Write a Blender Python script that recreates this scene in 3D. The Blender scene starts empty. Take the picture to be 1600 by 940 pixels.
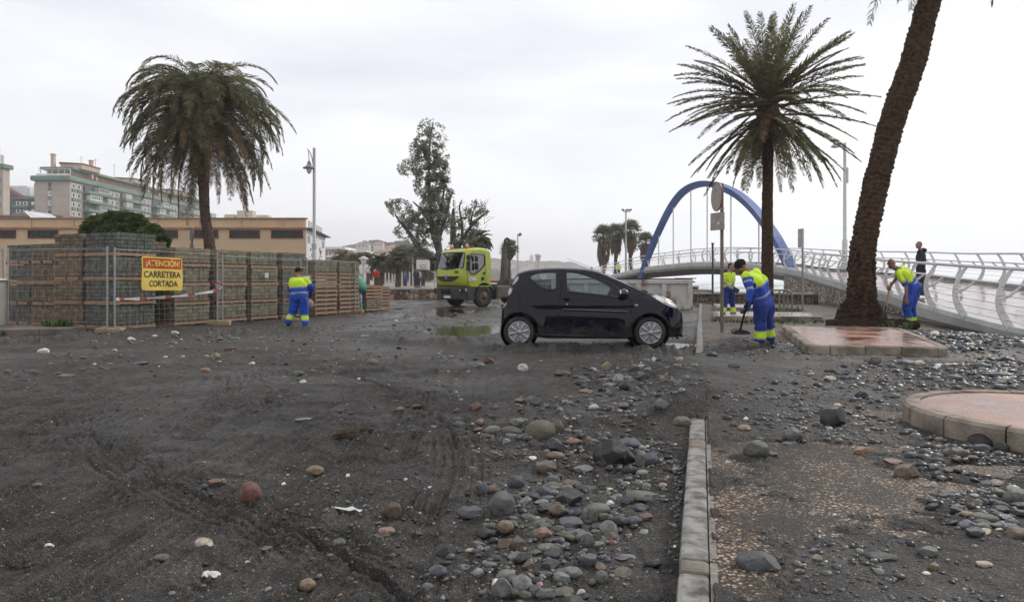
import bpy,bmesh,math,random
import numpy as np
from mathutils import Vector,Matrix,noise as mnoise
S = bpy.context.scene
COL = S.collection
R = math.radians
PI = math.pi
random.seed(7)
F = 1067.0      # focal length in photo pixels
EYE = 1.25
# ---------------------------------------------------------------- camera
cd = bpy.data.cameras.new("camera")
cam = bpy.data.objects.new("camera",cd)
COL.objects.link(cam)
cam.location = (0,0,EYE)
cam.rotation_euler = (R(90),0,0)
cd.sensor_width = 36.0
cd.lens = 36.0 * F / 1600.0
cd.shift_y = -32.0 / 1600.0
cd.clip_start = 0.1
cd.clip_end = 20000
S.camera = cam
# ---------------------------------------------------------------- light
SUN_EL,SUN_ROT = 36.0,52.0
w = bpy.data.worlds.new("World")
S.world = w
w.use_nodes = True
nt = w.node_tree
for n in list(nt.nodes):
 nt.nodes.remove(n)
wo = nt.nodes.new("ShaderNodeOutputWorld")
bg = nt.nodes.new("ShaderNodeBackground")
sky = nt.nodes.new("ShaderNodeTexSky")
sky.sky_type = 'NISHITA'
sky.sun_disc = False
sky.sun_elevation = R(SUN_EL)
sky.sun_rotation = R(SUN_ROT)
sky.air_density = 1.0
sky.dust_density = 3.0
tc = nt.nodes.new("ShaderNodeTexCoord")
mp = nt.nodes.new("ShaderNodeMapping")
mp.inputs["Scale"].default_value = (1.0,1.0,4.2)
nz = nt.nodes.new("ShaderNodeTexNoise")
nz.inputs["Scale"].default_value = 1.7
nz.inputs["Detail"].default_value = 7
nz.inputs["Roughness"].default_value = 0.52
nz.inputs["Distortion"].default_value = 0.35
cr = nt.nodes.new("ShaderNodeValToRGB")
cr.color_ramp.elements[0].position = 0.34
cr.color_ramp.elements[0].color = (6.7,6.85,7.7,1)
cr.color_ramp.elements[1].position = 0.62
cr.color_ramp.elements[1].color = (8.9,8.95,9.2,1)
mx = nt.nodes.new("ShaderNodeMix")
mx.data_type = 'RGBA'
mx.inputs[0].default_value = 0.95
nt.links.new(tc.outputs["Generated"],mp.inputs[0])
nt.links.new(mp.outputs[0],nz.inputs["Vector"])
nt.links.new(nz.outputs["Fac"],cr.inputs[0])
nt.links.new(sky.outputs[0],mx.inputs[6])
nt.links.new(cr.outputs[0],mx.inputs[7])
nt.links.new(mx.outputs[2],bg.inputs[0])
bg.inputs[1].default_value = 0.098
nt.links.new(bg.outputs[0],wo.inputs[0])
sd = bpy.data.lights.new("sun",'SUN')
sd.energy = 1.5
sd.angle = R(10)
sd.color = (1.0,0.97,0.93)
so = bpy.data.objects.new("sun",sd)
COL.objects.link(so)
_az = R(SUN_ROT)
sdir = Vector((math.sin(_az) * math.cos(R(SUN_EL)),math.cos(_az) * math.cos(R(SUN_EL)),math.sin(R(SUN_EL))))
so.rotation_euler = sdir.to_track_quat('Z','Y').to_euler()
so.location = (0,0,60)
vs = S.view_settings
vs.view_transform = 'Standard'
vs.look = 'None'
vs.exposure = 0.36
vs.gamma = 1.0
vs.use_curve_mapping = False
S.render.film_transparent = False
S.cycles.max_bounces = 8
S.cycles.transparent_max_bounces = 16
S.cycles.volume_bounces = 1
S.cycles.use_denoising = True
# ---------------------------------------------------------------- materials
MATS = {}
def mat(name,col=(.5,.5,.5),rough=.6,var=.18,scale=4.0,bump=0.0,bscale=40.0,metal=0.0,
  col2=None,coat=0.0,spec=0.35,detail=5,stretch=(1,1,1),rvar=0.0,lo=.35,hi=.65):
 if name in MATS:
  return MATS[name]
 m = bpy.data.materials.new(name)
 m.use_nodes = True
 t = m.node_tree
 b = t.nodes["Principled BSDF"]
 b.inputs["Roughness"].default_value = rough
 b.inputs["Metallic"].default_value = metal
 b.inputs["Specular IOR Level"].default_value = spec
 if coat:
  b.inputs["Coat Weight"].default_value = coat
  b.inputs["Coat Roughness"].default_value = 0.05
 tc = t.nodes.new("ShaderNodeTexCoord")
 mp = t.nodes.new("ShaderNodeMapping")
 mp.inputs["Scale"].default_value = stretch
 t.links.new(tc.outputs["Object"],mp.inputs[0])
 nz = t.nodes.new("ShaderNodeTexNoise")
 nz.inputs["Scale"].default_value = scale
 nz.inputs["Detail"].default_value = detail
 nz.inputs["Roughness"].default_value = .6
 t.links.new(mp.outputs[0],nz.inputs["Vector"])
 r = t.nodes.new("ShaderNodeValToRGB")
 e = r.color_ramp.elements
 e[0].position,e[1].position = lo,hi
 c2 = col2 if col2 else tuple(min(1,c * (1 + var)) for c in col)
 c1 = col if col2 else tuple(c * (1 - var) for c in col)
 e[0].color = (*c1,1)
 e[1].color = (*c2,1)
 t.links.new(nz.outputs["Fac"],r.inputs[0])
 t.links.new(r.outputs[0],b.inputs["Base Color"])
 if rvar:
  mr = t.nodes.new("ShaderNodeMapRange")
  mr.inputs[1].default_value,mr.inputs[2].default_value = .35,.65
  mr.inputs[3].default_value,mr.inputs[4].default_value = max(0.03,rough - rvar),min(1,rough + rvar)
  t.links.new(nz.outputs["Fac"],mr.inputs[0])
  t.links.new(mr.outputs[0],b.inputs["Roughness"])
 if bump:
  n2 = t.nodes.new("ShaderNodeTexNoise")
  n2.inputs["Scale"].default_value = bscale
  n2.inputs["Detail"].default_value = 6
  t.links.new(mp.outputs[0],n2.inputs["Vector"])
  bp = t.nodes.new("ShaderNodeBump")
  bp.inputs["Strength"].default_value = bump
  bp.inputs["Distance"].default_value = 1.0 / bscale
  t.links.new(n2.outputs["Fac"],bp.inputs["Height"])
  t.links.new(bp.outputs[0],b.inputs["Normal"])
 MATS[name] = m
 return m
def node(t,kind,**kw):
 n = t.nodes.new(kind)
 for k,v in kw.items():
  if k.startswith("i_"):
   n.inputs[k[2:].replace("_"," ")].default_value = v
  else:
   setattr(n,k,v)
 return n
def ramp(t,src,stops,interp='LINEAR'):
 r = t.nodes.new("ShaderNodeValToRGB")
 r.color_ramp.interpolation = interp
 el = r.color_ramp.elements
 while len(el) < len(stops):
  el.new(.5)
 for e,(p,c) in zip(el,stops):
  e.position = p
  e.color = (*c,1) if len(c) == 3 else c
 t.links.new(src,r.inputs[0])
 return r
def mixc(t,fac,a,b,mode='MIX'):
 m = t.nodes.new("ShaderNodeMix")
 m.data_type = 'RGBA'
 m.blend_type = mode
 for inp,v in ((0,fac),(6,a),(7,b)):
  if hasattr(v,"links"):
   t.links.new(v,m.inputs[inp])
  else:
   m.inputs[inp].default_value = v if inp == 0 else (*v,1)
 return m.outputs[2]
def glassmat(name,tint=(.6,.65,.66),alpha=.55,rough=.02):
 if name in MATS:
  return MATS[name]
 m = bpy.data.materials.new(name)
 m.use_nodes = True
 t = m.node_tree
 for n in list(t.nodes):
  t.nodes.remove(n)
 o = t.nodes.new("ShaderNodeOutputMaterial")
 tr = t.nodes.new("ShaderNodeBsdfTransparent")
 gl = t.nodes.new("ShaderNodeBsdfGlossy")
 gl.inputs["Roughness"].default_value = rough
 mixs = t.nodes.new("ShaderNodeMixShader")
 fr = t.nodes.new("ShaderNodeFresnel")
 fr.inputs[0].default_value = 1.5
 nz = t.nodes.new("ShaderNodeTexNoise")
 nz.inputs["Scale"].default_value = 9
 rr = ramp(t,nz.outputs["Fac"],[(.3,tuple(c * alpha * .9 for c in tint)),(.8,tuple(c * alpha for c in tint))])
 t.links.new(rr.outputs[0],tr.inputs[0])
 t.links.new(fr.outputs[0],mixs.inputs[0])
 t.links.new(tr.outputs[0],mixs.inputs[1])
 t.links.new(gl.outputs[0],mixs.inputs[2])
 t.links.new(mixs.outputs[0],o.inputs[0])
 MATS[name] = m
 return m
# ---------------------------------------------------------------- scene helpers
def P(px,py,Y):
 return Vector(((px - 800) * Y / F,Y,EYE - (py - 438) * Y / F))
def G(px,py,z=0.0):
 Y = (EYE - z) * F / (py - 438.0)
 return Vector(((px - 800) * Y / F,Y,z))
def tag(o,label=None,cat=None,group=None,kind=None):
 if label: o["label"] = label
 if cat: o["category"] = cat
 if group: o["group"] = group
 if kind: o["kind"] = kind
 return o
def thing(name,label,cat,loc=(0,0,0),rotz=0.0,group=None):
 o = bpy.data.objects.new(name,None)
 o.empty_display_size = .1
 COL.objects.link(o)
 o.location = loc
 o.rotation_euler = (0,0,rotz)
 return tag(o,label,cat,group)
def link(name,me,parent=None):
 o = bpy.data.objects.new(name,me)
 COL.objects.link(o)
 if parent is not None:
  o.parent = parent
 return o
def copy_tree(o,parent=None):
 c = o.copy()
 COL.objects.link(c)
 if parent is not None:
  c.parent = parent
 for ch in list(o.children):
  copy_tree(ch,c)
 return c
class MB:
 """collects shapes and links them as one mesh object"""
 def __init__(s):
  s.v,s.f,s.m,s.sm = [],[],[],[]
 def add(s,vs,fs,m=0,smooth=False):
  k = len(s.v)
  s.v.extend([tuple(p) for p in vs])
  for q in fs:
   s.f.append(tuple(i + k for i in q))
   s.m.append(m)
   s.sm.append(smooth)
 def box(s,c,d,rot=None,m=0,ch=0.0):
  """box at centre c with size d, optional chamfer ch"""
  hx,hy,hz = d[0] / 2,d[1] / 2,d[2] / 2
  M = rot if isinstance(rot,Matrix) else (Matrix.Rotation(rot,3,'Z') if rot else None)
  if ch <= 0:
   vs = [(x,y,z) for z in (-hz,hz) for y in (-hy,hy) for x in (-hx,hx)]
   fs = [(0,2,3,1),(4,5,7,6),(0,1,5,4),(2,6,7,3),(0,4,6,2),(1,3,7,5)]
  else:
   bm = bmesh.new()
   bmesh.ops.create_cube(bm,size=1)
   for v in bm.verts:
    v.co = Vector((v.co.x * d[0],v.co.y * d[1],v.co.z * d[2]))
   bmesh.ops.bevel(bm,geom=list(bm.edges),offset=min(ch,min(d) * .45),segments=2,affect='EDGES',profile=.5)
   bm.verts.index_update()
   vs = [v.co.copy() for v in bm.verts]
   fs = [[v.index for v in f.verts] for f in bm.faces]
   bm.free()
  c = Vector(c)
  out = []
  for p in vs:
   p = Vector(p)
   if M: p = M @ p
   out.append(p + c)
  s.add(out,fs,m)
 def tube(s,pts,r,n=8,m=0,cap=True,smooth=True,flat=None):
  """tube along pts, r scalar or list; flat=(sx,sy) ellipse scale"""
  pts = [Vector(p) for p in pts]
  rs = r if isinstance(r,(list,tuple)) else [r] * len(pts)
  vs,fs = [],[]
  up = None
  for i,p in enumerate(pts):
   a = pts[max(0,i - 1)]
   b = pts[min(len(pts) - 1,i + 1)]
   t = (b - a)
   if t.length < 1e-9: t = Vector((0,0,1))
   t.normalize()
   if up is None:
    up = Vector((0,0,1)) if abs(t.z) < .9 else Vector((1,0,0))
   u = t.cross(up)
   if u.length < 1e-6: u = t.orthogonal()
   u.normalize()
   v = u.cross(t).normalized()
   up = v
   sx,sy = flat if flat else (1,1)
   for k in range(n):
    an = 2 * PI * (k + .5) / n
    vs.append(p + u * math.cos(an) * rs[i] * sx + v * math.sin(an) * rs[i] * sy)
  for i in range(len(pts) - 1):
   for k in range(n):
    a = i * n + k
    b = i * n + (k + 1) % n
    fs.append((a,a + n,b + n,b))
  s.add(vs,fs,m,smooth)
  if cap:
   L = (len(pts) - 1) * n
   s.add(vs[:n],[tuple(range(n))],m)
   s.add(vs[L:],[tuple(reversed(range(n)))],m)
 def lathe(s,prof,c=(0,0,0),n=20,m=0,M=None,smooth=True,cap=True):
  """prof: list of (r,z) ; revolve about z"""
  c = Vector(c)
  vs,fs = [],[]
  for (r,z) in prof:
   for k in range(n):
    an = 2 * PI * k / n
    p = Vector((r * math.cos(an),r * math.sin(an),z))
    if M: p = M @ p
    vs.append(p + c)
  for i in range(len(prof) - 1):
   for k in range(n):
    a = i * n + k
    b = i * n + (k + 1) % n
    fs.append((a,b,b + n,a + n))
  s.add(vs,fs,m,smooth)
  if cap:
   s.add(vs[:n],[tuple(reversed(range(n)))],m)
   s.add(vs[-n:],[tuple(range(n))],m)
 def ball(s,c,r,m=0,n=10,M=None):
  r = (r,r,r) if not isinstance(r,(tuple,list)) else r
  c = Vector(c)
  vs,fs = [],[]
  for i in range(n + 1):
   th = PI * i / n
   for k in range(2 * n):
    ph = PI * k / n
    p = Vector((r[0] * math.sin(th) * math.cos(ph),r[1] * math.sin(th) * math.sin(ph),r[2] * math.cos(th)))
    if M: p = M @ p
    vs.append(p + c)
  for i in range(n):
   for k in range(2 * n):
    a = i * 2 * n + k
    b = i * 2 * n + (k + 1) % (2 * n)
    fs.append((a,a + 2 * n,b + 2 * n,b))
  s.add(vs,fs,m,True)
 def prism(s,poly,a,b,axis='y',m=0):
  """poly of 2D points extruded from a to b along axis"""
  n = len(poly)
  def mk(p,t):
   if axis == 'y': return (p[0],t,p[1])
   if axis == 'x': return (t,p[0],p[1])
   return (p[0],p[1],t)
  vs = [mk(p,a) for p in poly] + [mk(p,b) for p in poly]
  fs = [tuple(range(n)),tuple(reversed(range(n,2 * n)))]
  for i in range(n):
   j = (i + 1) % n
   fs.append((i,i + n,j + n,j))
  s.add(vs,fs,m)
 def mesh(s,name,mats):
  me = bpy.data.meshes.new(name)
  me.from_pydata(s.v,[],s.f)
  for mt in (mats if isinstance(mats,(list,tuple)) else [mats]):
   me.materials.append(mt)
  me.polygons.foreach_set("material_index",s.m)
  me.polygons.foreach_set("use_smooth",s.sm)
  me.update()
  return me
 def fix(s,me):
  bm = bmesh.new()
  bm.from_mesh(me)
  bmesh.ops.recalc_face_normals(bm,faces=bm.faces)
  bm.to_mesh(me)
  bm.free()
 def build(s,name,mats,parent=None,fix=True):
  me = s.mesh(name,mats)
  if fix and len(s.f) < 60000:
   s.fix(me)
  return link(name,me,parent)
def quads_mesh(name,V,n_per,mats,mi=None,parent=None,smooth=False):
 """V: (N*n_per,3) array; each n_per vertices form a face"""
 V = np.asarray(V,dtype=np.float32)
 nf = len(V) // n_per
 me = bpy.data.meshes.new(name)
 me.vertices.add(len(V))
 me.vertices.foreach_set("co",V.ravel())
 me.loops.add(nf * n_per)
 me.loops.foreach_set("vertex_index",np.arange(nf * n_per,dtype=np.int32))
 me.polygons.add(nf)
 me.polygons.foreach_set("loop_start",np.arange(0,nf * n_per,n_per,dtype=np.int32))
 me.polygons.foreach_set("loop_total",np.full(nf,n_per,dtype=np.int32))
 for mt in (mats if isinstance(mats,(list,tuple)) else [mats]):
  me.materials.append(mt)
 if mi is not None:
  me.polygons.foreach_set("material_index",np.asarray(mi,dtype=np.int32))
 me.update(calc_edges=True)
 me.validate()
 return link(name,me,parent)
# ---------------------------------------------------------------- numpy noise
def _hash(ix,iy,seed):
 h = (ix * 374761393 + iy * 668265263 + seed * 974711) & 0xFFFFFFFF
 h = ((h ^ (h >> 13)) * 1274126177) & 0xFFFFFFFF
 h = h ^ (h >> 16)
 return (h & 0xFFFFFF) / float(0xFFFFFF)
def vn(x,y,seed=0):
 x = np.asarray(x,dtype=np.float64); y = np.asarray(y,dtype=np.float64)
 ix = np.floor(x).astype(np.int64); iy = np.floor(y).astype(np.int64)
 fx = x - ix; fy = y - iy
 fx = fx * fx * (3 - 2 * fx); fy = fy * fy * (3 - 2 * fy)
 a = _hash(ix,iy,seed); b = _hash(ix + 1,iy,seed)
 c = _hash(ix,iy + 1,seed); d = _hash(ix + 1,iy + 1,seed)
 return (a + (b - a) * fx) * (1 - fy) + (c + (d - c) * fx) * fy - .5
def fbm(x,y,seed=0,oct=4,gain=.5):
 s = 0; a = 1.0
 for i in range(oct):
  s = s + a * vn(x * 2 ** i + 13.7 * i,y * 2 ** i - 7.1 * i,seed + i)
  a *= gain
 return s
def sstep(a,b,x):
 t = np.clip((x - a) / (b - a),0,1)
 return t * t * (3 - 2 * t)
def pin(px,py,poly):
 """point in polygon"""
 c = False
 n = len(poly)
 j = n - 1
 for i in range(n):
  xi,yi = poly[i]; xj,yj = poly[j]
  if ((yi > py) != (yj > py)) and (px < (xj - xi) * (py - yi) / (yj - yi + 1e-12) + xi):
   c = not c
  j = i
 return c
def catmull(pts,n=6):
 pts = [Vector(p) for p in pts]
 out = []
 for i in range(len(pts) - 1):
  p0 = pts[max(0,i - 1)]; p1 = pts[i]; p2 = pts[i + 1]; p3 = pts[min(len(pts) - 1,i + 2)]
  for k in range(n):
   t = k / n
   out.append(0.5 * ((2 * p1) + (p2 - p0) * t + (2 * p0 - 5 * p1 + 4 * p2 - p3) * t * t + (3 * p1 - p0 - 3 * p2 + p3) * t ** 3))
 out.append(pts[-1])
 return out
# ================================================================ GROUND
def KX(y):                       # x of the kerb's road edge
 return -0.09 + .277 * y
NEAR = [(9.0,11.0,.2),(9.45,12.5,.25),(9.8,14.1,.32),(10.95,18,.5),(13.2,24,.75),(14.45,30,1.15),(16.25,37,1.56),
  (16.9,41,1.85),(17.2,46,2.2),(16.8,52,2.55),(15.8,59,2.74),(14.4,63,2.62),(12.6,66,2.4),(10.4,69,1.8),(8.0,72,1.2)]
FAR = [(13.6,12.5,.4),(14.5,15,.5),(15.4,18.0,.65),(17.1,23,.95),(18.7,28,1.15),(19.3,32.5,1.4),(19.3,38.5,1.7),
  (19.3,43,2.0),(19.9,48,2.3),(19.5,54.5,2.6),(18,61.5,2.74),(16.3,65.5,2.62),(14.2,68.6,2.4),(11.9,71.5,1.8),(9.2,74.5,1.2)]
def shore(y):
 return np.interp(y,[0,12,18,23,30,34,35.5,69,150,3000],[12,14.5,16.5,18.0,18.5,17.5,9.4,14.5,24,400])
def ell(px,py,rx,ry,z=.0):
 c = G(px,py,z)
 return (c.x,c.y,rx * c.y / F,ry * c.y ** 2 / ((EYE - z) * F))
EXPOSED = [ell(1140,725,50,34,.12),ell(1175,790,75,60,.12),ell(1150,900,60,55,.12),ell(1235,800,60,16,.12),ell(1190,705,90,14,.12),
   ell(1350,702,110,13,.12),ell(1345,765,60,20,.12),ell(1375,648,45,16,.12),ell(1540,733,80,13,.12),
   ell(1480,660,40,10,.12),ell(1265,815,50,8,.12),ell(1290,740,150,50,.12),ell(1160,850,70,60,.12)]
FAR_EXP = [(5.0,19.0,4.2,7.5),(6.8,25,5.0,9.5)]
def polydist(x,y,pts):
 """distance to polyline and signed side, arc position"""
 xs = [p[0] for p in pts]; ys_ = [p[1] for p in pts]; g = 1.3
 box = (x > min(xs) - g) & (x < max(xs) + g) & (y > min(ys_) - g) & (y < max(ys_) + g)
 if x.ndim and not box.all():
  B_ = np.full(x.shape,9.0); S_ = np.ones(x.shape); A_ = np.zeros(x.shape)
  if box.any(): B_[box],S_[box],A_[box] = polydist(x[box],y[box],pts)
  return B_,S_,A_
 best = np.full(x.shape,1e9); side = np.zeros(x.shape); arc = np.zeros(x.shape)
 acc = 0
 for (a,b) in zip(pts[:-1],pts[1:]):
  dx,dy = b[0] - a[0],b[1] - a[1]
  L2 = dx * dx + dy * dy
  t = np.clip(((x - a[0]) * dx + (y - a[1]) * dy) / L2,0,1)
  ex = x - (a[0] + t * dx); ey = y - (a[1] + t * dy)
  d = np.sqrt(ex * ex + ey * ey)
  k = d < best
  best = np.where(k,d,best)
  side = np.where(k,np.sign(dx * ey - dy * ex),side)
  arc = np.where(k,acc + t * math.sqrt(L2),arc)
  acc += math.sqrt(L2)
 return best,side,arc
def gp(pts,n=5):
 return [(p.x,p.y) for p in catmull([G(a,b) for a,b in pts],n)]
GROOVES = [  # polyline, half width, depth, ridge
 (gp([(143,668),(150,690),(215,740),(330,783),(400,800),(470,832),(540,866),(600,905),(650,945)]),.028,.020,.008),
 (gp([(545,588),(590,600),(650,632),(695,665),(715,710),(705,760),(680,800)]),.03,.020,.010),
 (gp([(0,722),(60,702),(180,662),(262,622),(330,590)]),.018,.012,.004),
 (gp([(0,732),(66,708),(186,667),(270,626),(340,592)]),.014,.009,.003),
 (gp([(170,790),(260,745),(330,700),(380,660)]),.03,.014,.004),
 (gp([(0,830),(110,780),(200,735)]),.03,.012,.004),
 (gp([(330,905),(405,838)]),.02,.012,.006),
 (gp([(440,940),(505,860),(520,850)]),.02,.010,.004),
]
TREADS = [  # track centre lines, half width
 (gp([(-20,664),(60,640),(110,615),(150,598)]),.17),(gp([(60,664),(120,640),(165,612),(200,597)]),.15),
 (gp([(335,645),(345,615),(350,596)]),.13),(gp([(385,645),(370,615),(366,596)]),.12),(gp([(432,642),(412,615),(405,592)]),.12),
 (gp([(295,690),(315,668),(330,655)]),.12),(gp([(130,650),(190,620)]),.10),
]
TRACKS = [
 (gp([(-20,812),(110,747),(220,692),(300,650),(350,622),(380,596)]),.17),(gp([(40,880),(180,792),(300,722),(385,664),(440,622)]),.15),
 (gp([(330,902),(405,838),(520,742),(600,690),(640,640)]),.14),(gp([(700,790),(712,720),(690,668),(640,622),(560,590),(470,574),(340,572)]),.22),
 (gp([(-30,700),(100,662),(220,620),(300,588)]),.16),(gp([(100,950),(250,842),(400,742),(520,662)]),.17),
 (gp([(480,950),(560,880),(660,800),(690,740)]),.15),(gp([(120,660),(150,695),(230,750),(340,792),(480,842),(620,930)]),.20),
 (gp([(120,560),(320,566),(520,556),(700,530)]),.25),(gp([(60,590),(300,600),(520,580),(760,560)]),.25),(gp([(400,545),(600,520),(740,500),(860,488)]),.3),
 (gp([(620,720),(640,680),(655,650),(665,620)]),.13),(gp([(560,720),(600,680),(625,648)]),.13),
]
BERMS = [  # dark ridges of loose sand: polyline, half width, height
 (gp([(545,584),(590,582),(640,588),(720,583)]),.16,.05),
 (gp([(-60,540),(60,538),(150,528),(210,522),(260,518)]),.40,.10),
 (gp([(775,549),(870,550),(960,550),(1040,552),(1085,549)]),.42,.10),
 (gp([(590,534),(650,538),(720,536),(780,530)]),.45,.09),
 (gp([(330,520),(400,522),(470,520),(530,515)]),.35,.10),
 (gp([(430,514),(500,516)]),.4,.08),
 (gp([(560,494),(620,492),(680,500)]),.8,.09),
 (gp([(1110,552),(1190,548)]),.25,.05),
]
PLANTERS = []   # filled below: (cx, cy, r) discs that keep the sand off their tops
def rawH(x,y):
 x = np.asarray(x,float); y = np.asarray(y,float)
 far = sstep(9,26,y)
 s = (x - KX(y)) * .9637
 # ---- road side
 road_ = sstep(.05,-.15,s)
 h = .022 * fbm(x * .9,y * .7,3) + .030 * fbm(x * .35,y * .3,9,3)
 wx = x + .12 * fbm(x * .5,y * .35,21,2) * 3
 lin = vn(wx * 19,y * .7,31) + .6 * vn(wx * 41,y * 1.4,32) + .9 * vn(wx * 8,y * .4,34)
 amask = sstep(-.45,.0,fbm(x * .5 + 5,y * .45,41,3) + .15 * (x < .2))
 h += .017 * lin * amask * (1 - far * .6) * (x < KX(y))
 h += .0065 * fbm(x * 12,y * 12,51,4) + .0045 * fbm(x * 45,y * 45,55,2) + .030 * np.maximum(0,fbm(x * 3.3,y * 3.3,57,4) - .12) * (1 + 2 * vn(x * 30,y * 30,58)) * 1.0
 # torn, step-like edges left by scraping and wheels
 near_ = 1 - sstep(7,16,y)
 m1 = sstep(-.30,.10,fbm(x * .7 + 3,y * .5,141,3))
 bendx = x + .10 * y * vn(x * .12,y * .12,142) * 2 + .05 * fbm(x * 1.1,y * .6,143,3)
 h += road_ * m1 * (.0095 * np.tanh(16 * vn(bendx * 6.5,y * .38,144)) + .0065 * np.tanh(14 * vn(bendx * 15,y * .6,145)) + .0032 * np.tanh(9 * vn(bendx * 34,y * 1.0,146))) * (.35 + .65 * near_)
 m2 = sstep(-.05,.25,fbm(x * .6 - 7,y * .6,147,3))
 h += m2 * (.0085 * np.tanh(14 * vn(x * 1.3 + y * .5,y * 5.5,148)) + .0055 * np.tanh(10 * vn(x * 3.1,y * 13,149)))
 rad = np.hypot(x + 3.6,y - 1.2)
 m3 = sstep(.0,.3,fbm(x * .8 + 11,y * .7,150,3)) * road_
 h += m3 * .0075 * np.tanh(14 * vn(rad * 14,np.arctan2(y - 1.2,x + 3.6) * 3,151))
 # crossing skid lines
 lin2 = vn((x * .55 + y * .83) * 15,(x * .83 - y * .55) * .8,61)
 h += .008 * lin2 * sstep(0,.35,fbm(x * .6 - 9,y * .5,43,3))
 for pts,wd,dep,rid in GROOVES:
  d,sd_,a = polydist(x,y,pts)
  g = np.exp(-(d / wd) ** 2)
  h += dep * .55 * sd_ * np.clip(d / (wd * .3),0,1) * np.exp(-(d / (wd * 5)) ** 2)
  for k_ in (0,3.2,5.6):
   g = np.exp(-((d - wd * k_) / (wd * .30)) ** 2)
   h += -dep * (.75 if k_ == 0 else .30) * g * (.5 + 1.2 * (.5 + vn(a * 2.2,k_,6)))
  h += .8 * rid * np.exp(-((d - wd * 2.1) / (wd * .9)) ** 2) * (.6 + .8 * vn(a * 9,d * 3,5))
 for pts,wd in TREADS:
  d,sd_,a = polydist(x,y,pts)
  m = sstep(wd,wd * .75,d) * sstep(-.35,-.05,fbm(x * 3,y * 3,71,2))
  lug = np.where(np.mod(a + d * .12 * sd_,.075) < .042,1.0,0.0)
  h += m * (.020 * lug - .014)
 for pts,wd in TRACKS:
  d,sd_,a = polydist(x,y,pts)
  brk = sstep(-.40,-.05,fbm(x * 2.1,y * 2.1,75 + int(wd * 100),3))
  inside = sstep(wd,wd * .82,d)
  rib = np.tanh(2.5 * np.cos(d * 2 * PI / .062 + .6 * sd_))
  h += brk * inside * (.0085 * rib - .010)
  h += brk * .022 * np.exp(-((d - wd * 1.12) / .022) ** 2) * (.6 + 1.2 * vn(a * 5,d * 2 + sd_,77))
 # loose berms
 for pts,wd,ht in BERMS:
  d,sd_,a = polydist(x,y,pts)
  g = sstep(wd,0,d + wd * .5 * fbm(x * 2.2,y * 2.2,81,3))
  h += g * ht * (1 + 1.1 * fbm(x * 7,y * 7,83,4,.6) + .5 * fbm(x * 24,y * 24,87,3,.6))
 # distant mud, ruts and puddles
 h += far * (.05 * fbm(x * .55,y * .35,91,4) + .03 * fbm(x * 2.1,y * 1.3,93,3))
 h -= far * .028
 hollow = lambda px,py,rx,ry,dep: dep * np.exp(-(((x - ell(px,py,rx,ry)[0]) / ell(px,py,rx,ry)[2]) ** 2 + ((y - ell(px,py,rx,ry)[1]) / ell(px,py,rx,ry)[3]) ** 2) ** 2)
 h -= hollow(755,514,85,9,.09) + hollow(775,540,28,5,.06) + hollow(1072,540,40,9,.10) + hollow(690,487,60,6,.07)
 # raised sand buries the kerb between y 6 and 10.4
 bury = sstep(5.35,6.0,y + .25 * fbm(x * 2,y * 2,101,2)) * sstep(10.9,9.9,y)
 road_h = h + .02 + .085 * sstep(-.5,-.02,s) * sstep(8.5,6.6,y) * sstep(4.6,6.2,y) + .14 * bury * sstep(-1.3,.0,s)
 # ---- pavement side
 sh = .12 + .022 + .010 * fbm(x * 1.3,y * 1.3,111,4) + .0035 * fbm(x * 14,y * 14,51,3) + .0022 * fbm(x * 45,y * 45,55,2)
 sh += .006 * vn(wx * 13,y * 1.5,115) + .004 * fbm(x * 12,y * 12,117,4)
 sh += .11 * np.exp(-((x - 4.1) / .34) ** 2 - ((y - 12.35) / .34) ** 2) + (.055 + .05 * fbm(x * 9,y * 9,133,3)) * np.exp(-((x - 3.75) / .5) ** 2 - ((y - 11.15) / .28) ** 2)
 ex = np.full(x.shape,-9.0)
 for (cx,cy,rx,ry) in EXPOSED + FAR_EXP:
  ex = np.maximum(ex,1 - np.sqrt(((x - cx) / rx) ** 2 + ((y - cy) / ry) ** 2))
 ex = ex + 1.15 * fbm(x * 1.7,y * 3.0,121,6,.62) + .26 + .22 * fbm(x * 22,y * 22,123,2)
 sh -= .036 * sstep(-.1,.75,ex)
 sh -= .022 * sstep(11.5,14,y) * (1 + 1.2 * fbm(x * 1.1,y * .9,125,4))
 sh += .03 * bury * (1 - sstep(.0,.9,s))
 # stones bank against ramp
 sh += .10 * sstep(1.6,.0,np.abs(x - 8.2)) * sstep(9.5,11,y) * sstep(18,13,y)
 k = sstep(.0,.02,s)
 # the kerb top itself stays clear except where buried
 on_kerb = (s > -.005) & (s < .130)
 kz = np.where(bury > .35,np.maximum(road_h,sh),.09 + .028 * sstep(.1,.5,fbm(x * 2.3,y * 2.3,131,3)) * (s > .08))
 z = road_h * (1 - k) + sh * k
 z = np.where(on_kerb & (y < 40),np.where(bury > .35,np.maximum(z,kz),np.minimum(z,kz)),z)
 return z
def H(x,y):
 x = np.asarray(x,float); y = np.asarray(y,float)
 z = rawH(x,y)
 s_ = x - shore(y)
 z = z * (1 - sstep(-.5,1.5,s_)) - 2.6 * sstep(0,9,s_) - .05 * sstep(-1,.5,s_)
 # calm far field
 z = np.where(y > 60,z * (1 - sstep(60,80,y)) + (-.02) * sstep(60,80,y) + np.where(s_ > 0,-2.6 * sstep(0,9,s_) * sstep(60,80,y),0),z)
 return z
def Hs(x,y):
 return float(H(np.array([x]),np.array([y]))[0])
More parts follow.
